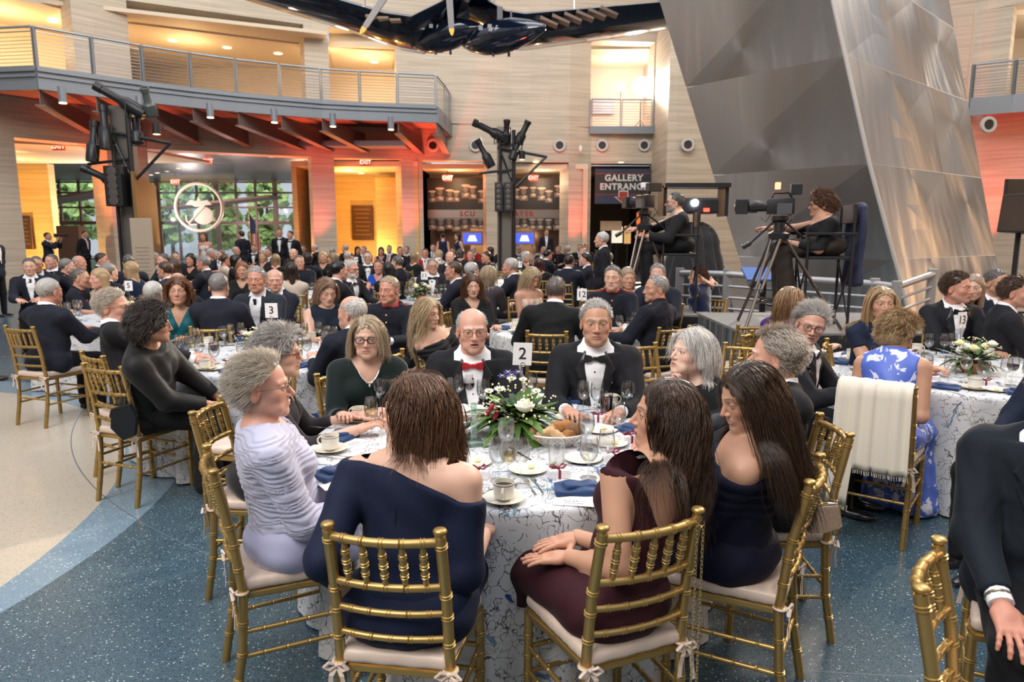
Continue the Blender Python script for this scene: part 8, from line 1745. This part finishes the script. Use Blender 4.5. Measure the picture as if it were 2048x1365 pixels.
for dx, z1_ in ((0, -.62), (-.022, -.56)):
    mb = MB(); n = int(-z1_/.0125)
    for i in range(n): z = -.0125*i; mb.rings([((dx+.004*math.cos(k)) if i % 2 else dx, (.004*math.cos(k)) if i % 2 == 0 else 0, z+.008*math.sin(k)) for k in (0, 1.05, 2.1, 3.14, 4.19, 5.24)], .0016, 4, closed=True)
    part('chain_strand', mb.mesh('chain', True, CH), o)
part('strap_tab', MB().box((0, .004, .02), (.018, .006, .05)).mesh('tab', mat=BLK), o)
# ---- camera crew
def crew(label, q, px, yt, rz, D): p = atd(px, yt, D); q = dict(q, zt=p.z-q['z0']); return person(label, q, (p.x, p.y, q['z0']), R(rz))
hi = dict(seat=.72, footz=.20, foot=.34)
q = M1(lod=0, fem=1, skin='tan', girth=1.25, sh=.18, z0=PZ, hair=H('curly', 'brown', color2='auburn', length=.07, vol=.022, n=2200, rad=.0015, curl=.003), outfit=('dress', ('crew_black', (.012, .012, .014)), dict(neck='high', sleeve=1.75, jacket=1, skirt='trousers', skirtm=('crew_brown', (.035, .028, .022)), shoe=(.015, .015, .015))), hands=((.10, .52, 1.02), (.22, .30, .86)), hk='grip', glasses=(.1, .1, .1), smile=.8, seed=50, knee=.16, **hi)
q['hands'] = ((.12, .55, .98), (-.20, .34, .84)); rO, fO = crew('camera operator in black with short brown hair and a headset, right platform', q, 1643, 385, 78, 7.0)
high_chair(rO.location.x, rO.location.y, PZ, R(78), "tall black folding chair under the right camera operator")
part('headset', MB().rings([tuple(fO.hpos+(fO.Rh @ v3(.088*math.cos(t), -.005, .02+.108*math.sin(t)))) for t in np.linspace(-.1, PI+.1, 14)], .007, 8).mesh('headset', True, BLK), rO)
tx, ty = rO.location.x-.50, rO.location.y-.12; tripod(tx, ty, PZ, .90, .62, 'tall camera tripod on the right platform'); video_camera(tx, ty, PZ+1.10, R(72), 'broadcast camera with a glowing red tally lamp, right platform', True)
o = thing('suit_jacket', 'navy jacket draped over the back of the right operator chair', 'jacket', (rO.location.x+.30, rO.location.y+.02, PZ), R(78)); V, Q = sdf_mesh(lambda p: rbox(p, (0, -.02, .82), (.24, .045, .40), .04)+.014*np.sin(p[:, 0]*26)+.008*np.sin(p[:, 2]*12+p[:, 0]*30), (-.3, -.12, .36), (.3, .1, 1.30), .016); part('cloth', np_mesh('jacket', V, Q, mats=(cloth('jacket_navy', (.035, .04, .075)),)), o)
q = M1(lod=1, skin='fair', girth=1.25, z0=.78, hair=H('crop', 'dgrey', length=.012, vol=.005, hairline=.09), outfit=('dress', ('crew_black2', (.014, .014, .016)), dict(neck='high', sleeve=1.85, add=.018, sadd=.02, jacket=1, skirt='trousers', skirtm=BLK_, shoe=(.015, .015, .015))), hands=((.10, .55, 1.0), (-.20, .40, .92)), hk='grip', glasses=(.02, .02, .02), beard='grey', seed=51, pitch=4, knee=.15, seat=.72, footz=.2, foot=.34)
rP, fP = crew('camera operator with glasses and grey beard in black, left platform', q, 1350, 385, 82, 8.7); high_chair(rP.location.x, rP.location.y, .78, R(82), 'tall black folding chair under the left camera operator')
tx, ty = rP.location.x-.52, rP.location.y-.1; tx = atd(1290, 400, 8.6).x; tripod(tx, ty, .78, 1.02, .42, 'camera tripod in front of the gallery entrance'); video_camera(tx, ty, 2.02, R(20), 'broadcast camera beside the gallery banner, left operator', False)
# ---- the crowd
KD = {'T': ('man in a tuxedo', TUX, 0), 'S': ('man in a dark suit', SUIT, 0), 'M': ('uniformed officer', BLUES, 0), 'D': ('woman in a dark dress', ('dress', BLK_, dict(neck='scoop', sleeve=1.4)), 1), 'B': ('woman in a sleeveless dress', ('dress', ('navy_far', (.012, .02, .05)), dict(neck='scoop')), 1), 'C': ('woman in a cream top', ('dress', ('cream_far', (.50, .42, .34)), dict(neck='scoop', sleeve=.5)), 1), 'U': ('woman in a bright blue dress', ('dress', ('royal', (.01, .06, .35)), dict(neck='scoop', sleeve=.4)), 1), 'W': ('woman in a white gown', ('dress', ('white_far', (.62, .60, .58)), dict(neck='strap', skirt='gown')), 1), 'V': ('man in a red sash', ('suit', ('sash', (.30, .02, .015))), 0)}
HS = {'b': ('bald', dict(style='crop', bald=1, length=.01, vol=.003)), 's': ('short', dict(style='short', length=.03, vol=.010)), 'c': ('cropped', dict(style='crop', length=.012, vol=.006)), 'o': ('bobbed', dict(style='bob', clear=1, length=.16, vol=.016)), 'l': ('long', dict(style='long', clear=1, length=.26, vol=.016)), 'y': ('curly', dict(style='curly', length=.08, vol=.026)), 'u': ('pinned-up', dict(style='bun', length=.05, vol=.010))}
CW = {'white': 'white', 'silver': 'silver', 'grey': 'grey', 'dgrey': 'dark grey', 'blond': 'blond', 'dblond': 'dark blond', 'sandy': 'sandy', 'ashblond': 'ash-blond', 'brown': 'brown', 'dbrown': 'dark brown', 'auburn': 'auburn', 'red': 'red', 'black': 'black', 'maroonhair': 'maroon', 'tawny': 'tawny'}
ROWS = """57 516 1.38 -150 S s dgrey|behind the glasses man at far left;71 512 1.40 -165 S c dgrey g|at the left table;101 508 1.38 -178 T c dgrey|second from left;158 511 1.36 -90 M b silver|with shoulder boards, far left;133 517 1.34 -60 M s grey|half hidden at far left
160 537 1.30 -75 M c dgrey|leaning right with gold braid;196 537 1.30 160 C l blond|looking down beside the leaning officer;203 506 1.38 -80 S s dbrown|left of card 5;217 525 1.36 -20 S s grey|back to us left of card 5;259 523 1.32 80 B l blond|bare shoulders behind card 5;257 509 1.40 20 S s dgrey|back to us behind the blond woman;309 505 1.34 -170 S s white|right of card 5;325 507 1.36 150 S s dgrey|beside the white-haired man;328 523 1.34 85 S s brown|facing left before the sign board;355 545 1.30 10 M b sandy|back to us with red epaulettes;405 511 1.38 85 S c grey|bearded profile facing left;437 545 1.38 5 S c grey|broad back to us behind table 3;483 523 1.33 -175 D o red|facing us behind card 3;422 497 1.32 -100 D s white|small, in front of the flag;452 508 1.30 -60 C u brown|bare back near the lobby;472 510 1.30 -80 D l black|profile near the lobby;507 487 1.38 180 T c dgrey|near the flag;472 493 1.36 -90 S b silver|near the white gown;97 556 1.33 -18 S s silver t|back to us at far left;306 562 1.27 0 S s white|only hair seen left of the teal dress
525 502 1.32 170 D l dblond|under the flag;551 508 1.30 10 D o dblond|looking down, behind the bald man;560 491 1.36 20 M s dgrey|back to us, far centre-left;586 497 1.38 175 M b dgrey|bald, gold aiguillette;598 510 1.36 -175 M c dgrey|facing us behind the beige dress;615 507 1.33 10 M y dbrown|with three stars, back to us;582 524 1.34 20 C l dbrown|in beige, back to us behind table 3;629 489 1.38 80 T b silver g|facing left at the red pillar;645 503 1.34 -175 D o blond|round face near the pillar;665 505 1.33 90 D o dblond|left of card 19;665 494 1.34 0 S c silver|under the red pillar;690 489 1.38 60 S s silver|before the plaque;695 502 1.33 0 S b silver|small bald head, centre;678 521 1.40 -50 T s black|profile facing right, centre-left;702 520 1.38 -120 T s silver g B|bearded, looking down;735 502 1.38 -170 T c dgrey g|frontal with bow tie;715 491 1.32 -160 B l black|thin, before the plaque;727 492 1.34 180 S s grey|right of the plaque;762 494 1.33 -175 B o dbrown|under card 19;778 489 1.36 180 S c black|far centre;800 493 1.38 -175 M c dbrown|frontal, centre;813 489 1.34 170 S s grey|behind the centre officer;757 519 1.28 170 U u brown|bright blue sleeve, centre;778 524 1.32 0 D o black|black bob, back to us;794 511 1.36 60 M c dgrey|back to us, right of the black bob;830 504 1.32 -30 D o dblond|back to us near the sash;850 497 1.34 -178 V c dbrown|head bowed, centre;866 484 1.40 175 S c black|upright, behind the sash;865 516 1.35 180 T s grey g|behind card 11;899 503 1.36 -170 T b grey|smiling, under card 18;906 522 1.38 85 S c brown|profile facing left beside table 11;944 524 1.36 -40 T s silver|grey hair behind the auburn woman;905 494 1.34 160 S s dbrown|left of the servers;921 499 1.30 0 D y dgrey|right of card 18;941 500 1.34 170 M c dgrey|left of the centre tower;946 486 1.36 180 V b silver|far, red collar;972 503 1.34 120 M s black|asian-cut hair, by the centre tower;980 494 1.30 90 D l brown|profile by the centre tower
1020 516 1.38 75 S s silver|profile facing left under the tower;1038 489 1.42 180 T c grey g|standing-tall, before the right screen;1067 490 1.36 -175 C c dgrey|pale face before the bronze door;1087 493 1.34 180 S b silver|small, before the bronze door;1096 500 1.34 -60 T s black|black hair turned right;1117 491 1.36 170 M c black|gold-buttoned officer right of centre;1134 487 1.34 60 S s white|white-haired, far right of centre;1160 481 1.40 180 S c brown|before the red pier;1172 483 1.40 170 S c black|right before the red pier;1166 496 1.34 100 S b silver|bald, near the gallery;1139 509 1.38 -25 S c dbrown|back to us, right of card 17;1170 506 1.36 80 S s black|black-haired, facing left;1078 515 1.30 10 D o maroonhair|maroon hair, back to us;1004 486 1.34 160 S s silver|far, left of the tower pole;1256 535 1.34 170 C l tawny|bare arm under the left tripod;536 495 1.34 180 S s dgrey|far, under the flag;605 487 1.36 170 S c dgrey|far, left of the pillar;876 500 1.32 60 C o blond|far, near card 18;1052 503 1.32 -150 D o silver|far, right of the centre tower;440 499 1.33 170 S s dgrey|far, right of the seal;380 507 1.34 170 D l black|dark hair in front of the lobby;350 503 1.34 -160 S c dgrey|in front of the lobby doorway;345 518 1.30 120 D l brown|beside the sign board;1215 505 1.34 100 S s grey|behind the standing white-haired man"""
STAND = """-14 463 1.78 -95 S s dbrown|standing, cut off by the left edge;95 465 1.76 -80 S c dbrown|standing, photographing with a long lens at left;168 462 1.78 -100 S s dbrown|standing at the lobby door, yellow trousers;407 465 1.74 175 W l brown|standing in front of the lobby;482 462 1.78 60 S s dbrown|standing left of the flag;559 457 1.80 180 T c brown|standing left of the pair right of the flag;580 462 1.78 175 T s black|standing right of the pair right of the flag;886 466 1.74 0 B c black|server with bare arms standing, back to us;915 466 1.74 120 B l dbrown|server standing beside the blue screen;1093 459 1.80 180 S c dbrown|guard standing before the bronze door;1203 464 1.76 75 T s white|standing in profile near the gallery entrance"""
def crowd(rows, stand):
    for k, row in enumerate(rows.replace('\n', ';').split(';')):
        a, tail = row.split('|'); t = a.split(); px, yt, zt, rz = map(float, t[:4]); base, of, fem = KD[t[4]]; hw, hd = HS[t[5]]; colr = t[6]; SEED[0] += 1
        q = dict(lod=2, fem=fem, bare=fem, stand=stand, seed=SEED[0], outfit=of, zt=zt, hair=dict(hd, color=colr), lean=3 if not stand else 0, skin=['fair', 'tan', 'pink', 'ruddy'][k % 4], yaw=[0, 14, -14, 6][k % 4] if abs(rz) > 120 else 0, hands='down' if stand else 'table', girth=1.0+.06*(k % 3), old=.5 if colr in ('white', 'silver', 'grey') else 0, brow=colr, hs=1.05)
        if 'g' in t[7:]: q['glasses'] = (.05, .04, .04)
        if 'B' in t[7:]: q['beard'] = 'silver'
        if 'lens' in tail: q['hands'] = ((.05, .30, 1.52), (-.06, .36, 1.50)); q['pole'] = (.6, -.2, -1)
        p = atz(px, yt, zt) if not stand else atd(px, yt, {-14: 14.6, 95: 22, 168: 25, 407: 21, 482: 22, 559: 21, 580: 21, 886: 25, 915: 25, 1093: 27.5, 1203: 11.5}[int(px)]); loc = (p.x, p.y) if p.y < 23 or stand else (p.x*22/p.y, 22)
        if stand: q['zt'] = max(1.60, min(1.95, p.z))
        label = '%s, %s %s hair, %s' % (base, hw, CW[colr], tail) if t[5] != 'b' else '%s, bald, %s' % (base, tail)
        label = ' '.join(label.split()[:16])
        r, f = person(label, q, loc, R(rz), 'guests of the banquet crowd')
        if 'lens' in tail: part('camera_lens', MB().tube((.0, .30, 1.66), (0, .62, 1.67), .045, n=12).box((0, .26, 1.66), (.14, .08, .11)).mesh('cam', True, BLK), r)
        if not stand: (chair if 't' in t[7:] else far_chair)(r.location.x, r.location.y, R(rz) if 't' in t[7:] else r.rotation_euler.z, 'gold chair of the guest ' + ' '.join(tail.split()[:6]) + ', ' + CW[colr] + ' hair')
crowd(ROWS, 0); crowd(STAND, 1)
# remaining gold chairs the photo shows without a sitter in front of them
for px, py, rz, l in ((443, 640, 170, 'gold chair between the teal dress and the man with the necktie'), (492, 742, 165, 'empty gold chair at the front right of table 3'), (1325, 700, -150, 'gold chair behind the white-haired woman in black'), (1815, 655, 180, 'gold chair beside the blond woman of table 13'), (1480, 700, 150, 'gold chair behind the old white-haired man'), (660, 545, 170, 'gold chair at the table behind table 3'), (1175, 575, 10, 'gold chair left of the officer at table 12')):
    p = atz(px, py, .92); chair(p.x, p.y, R(rz), l)
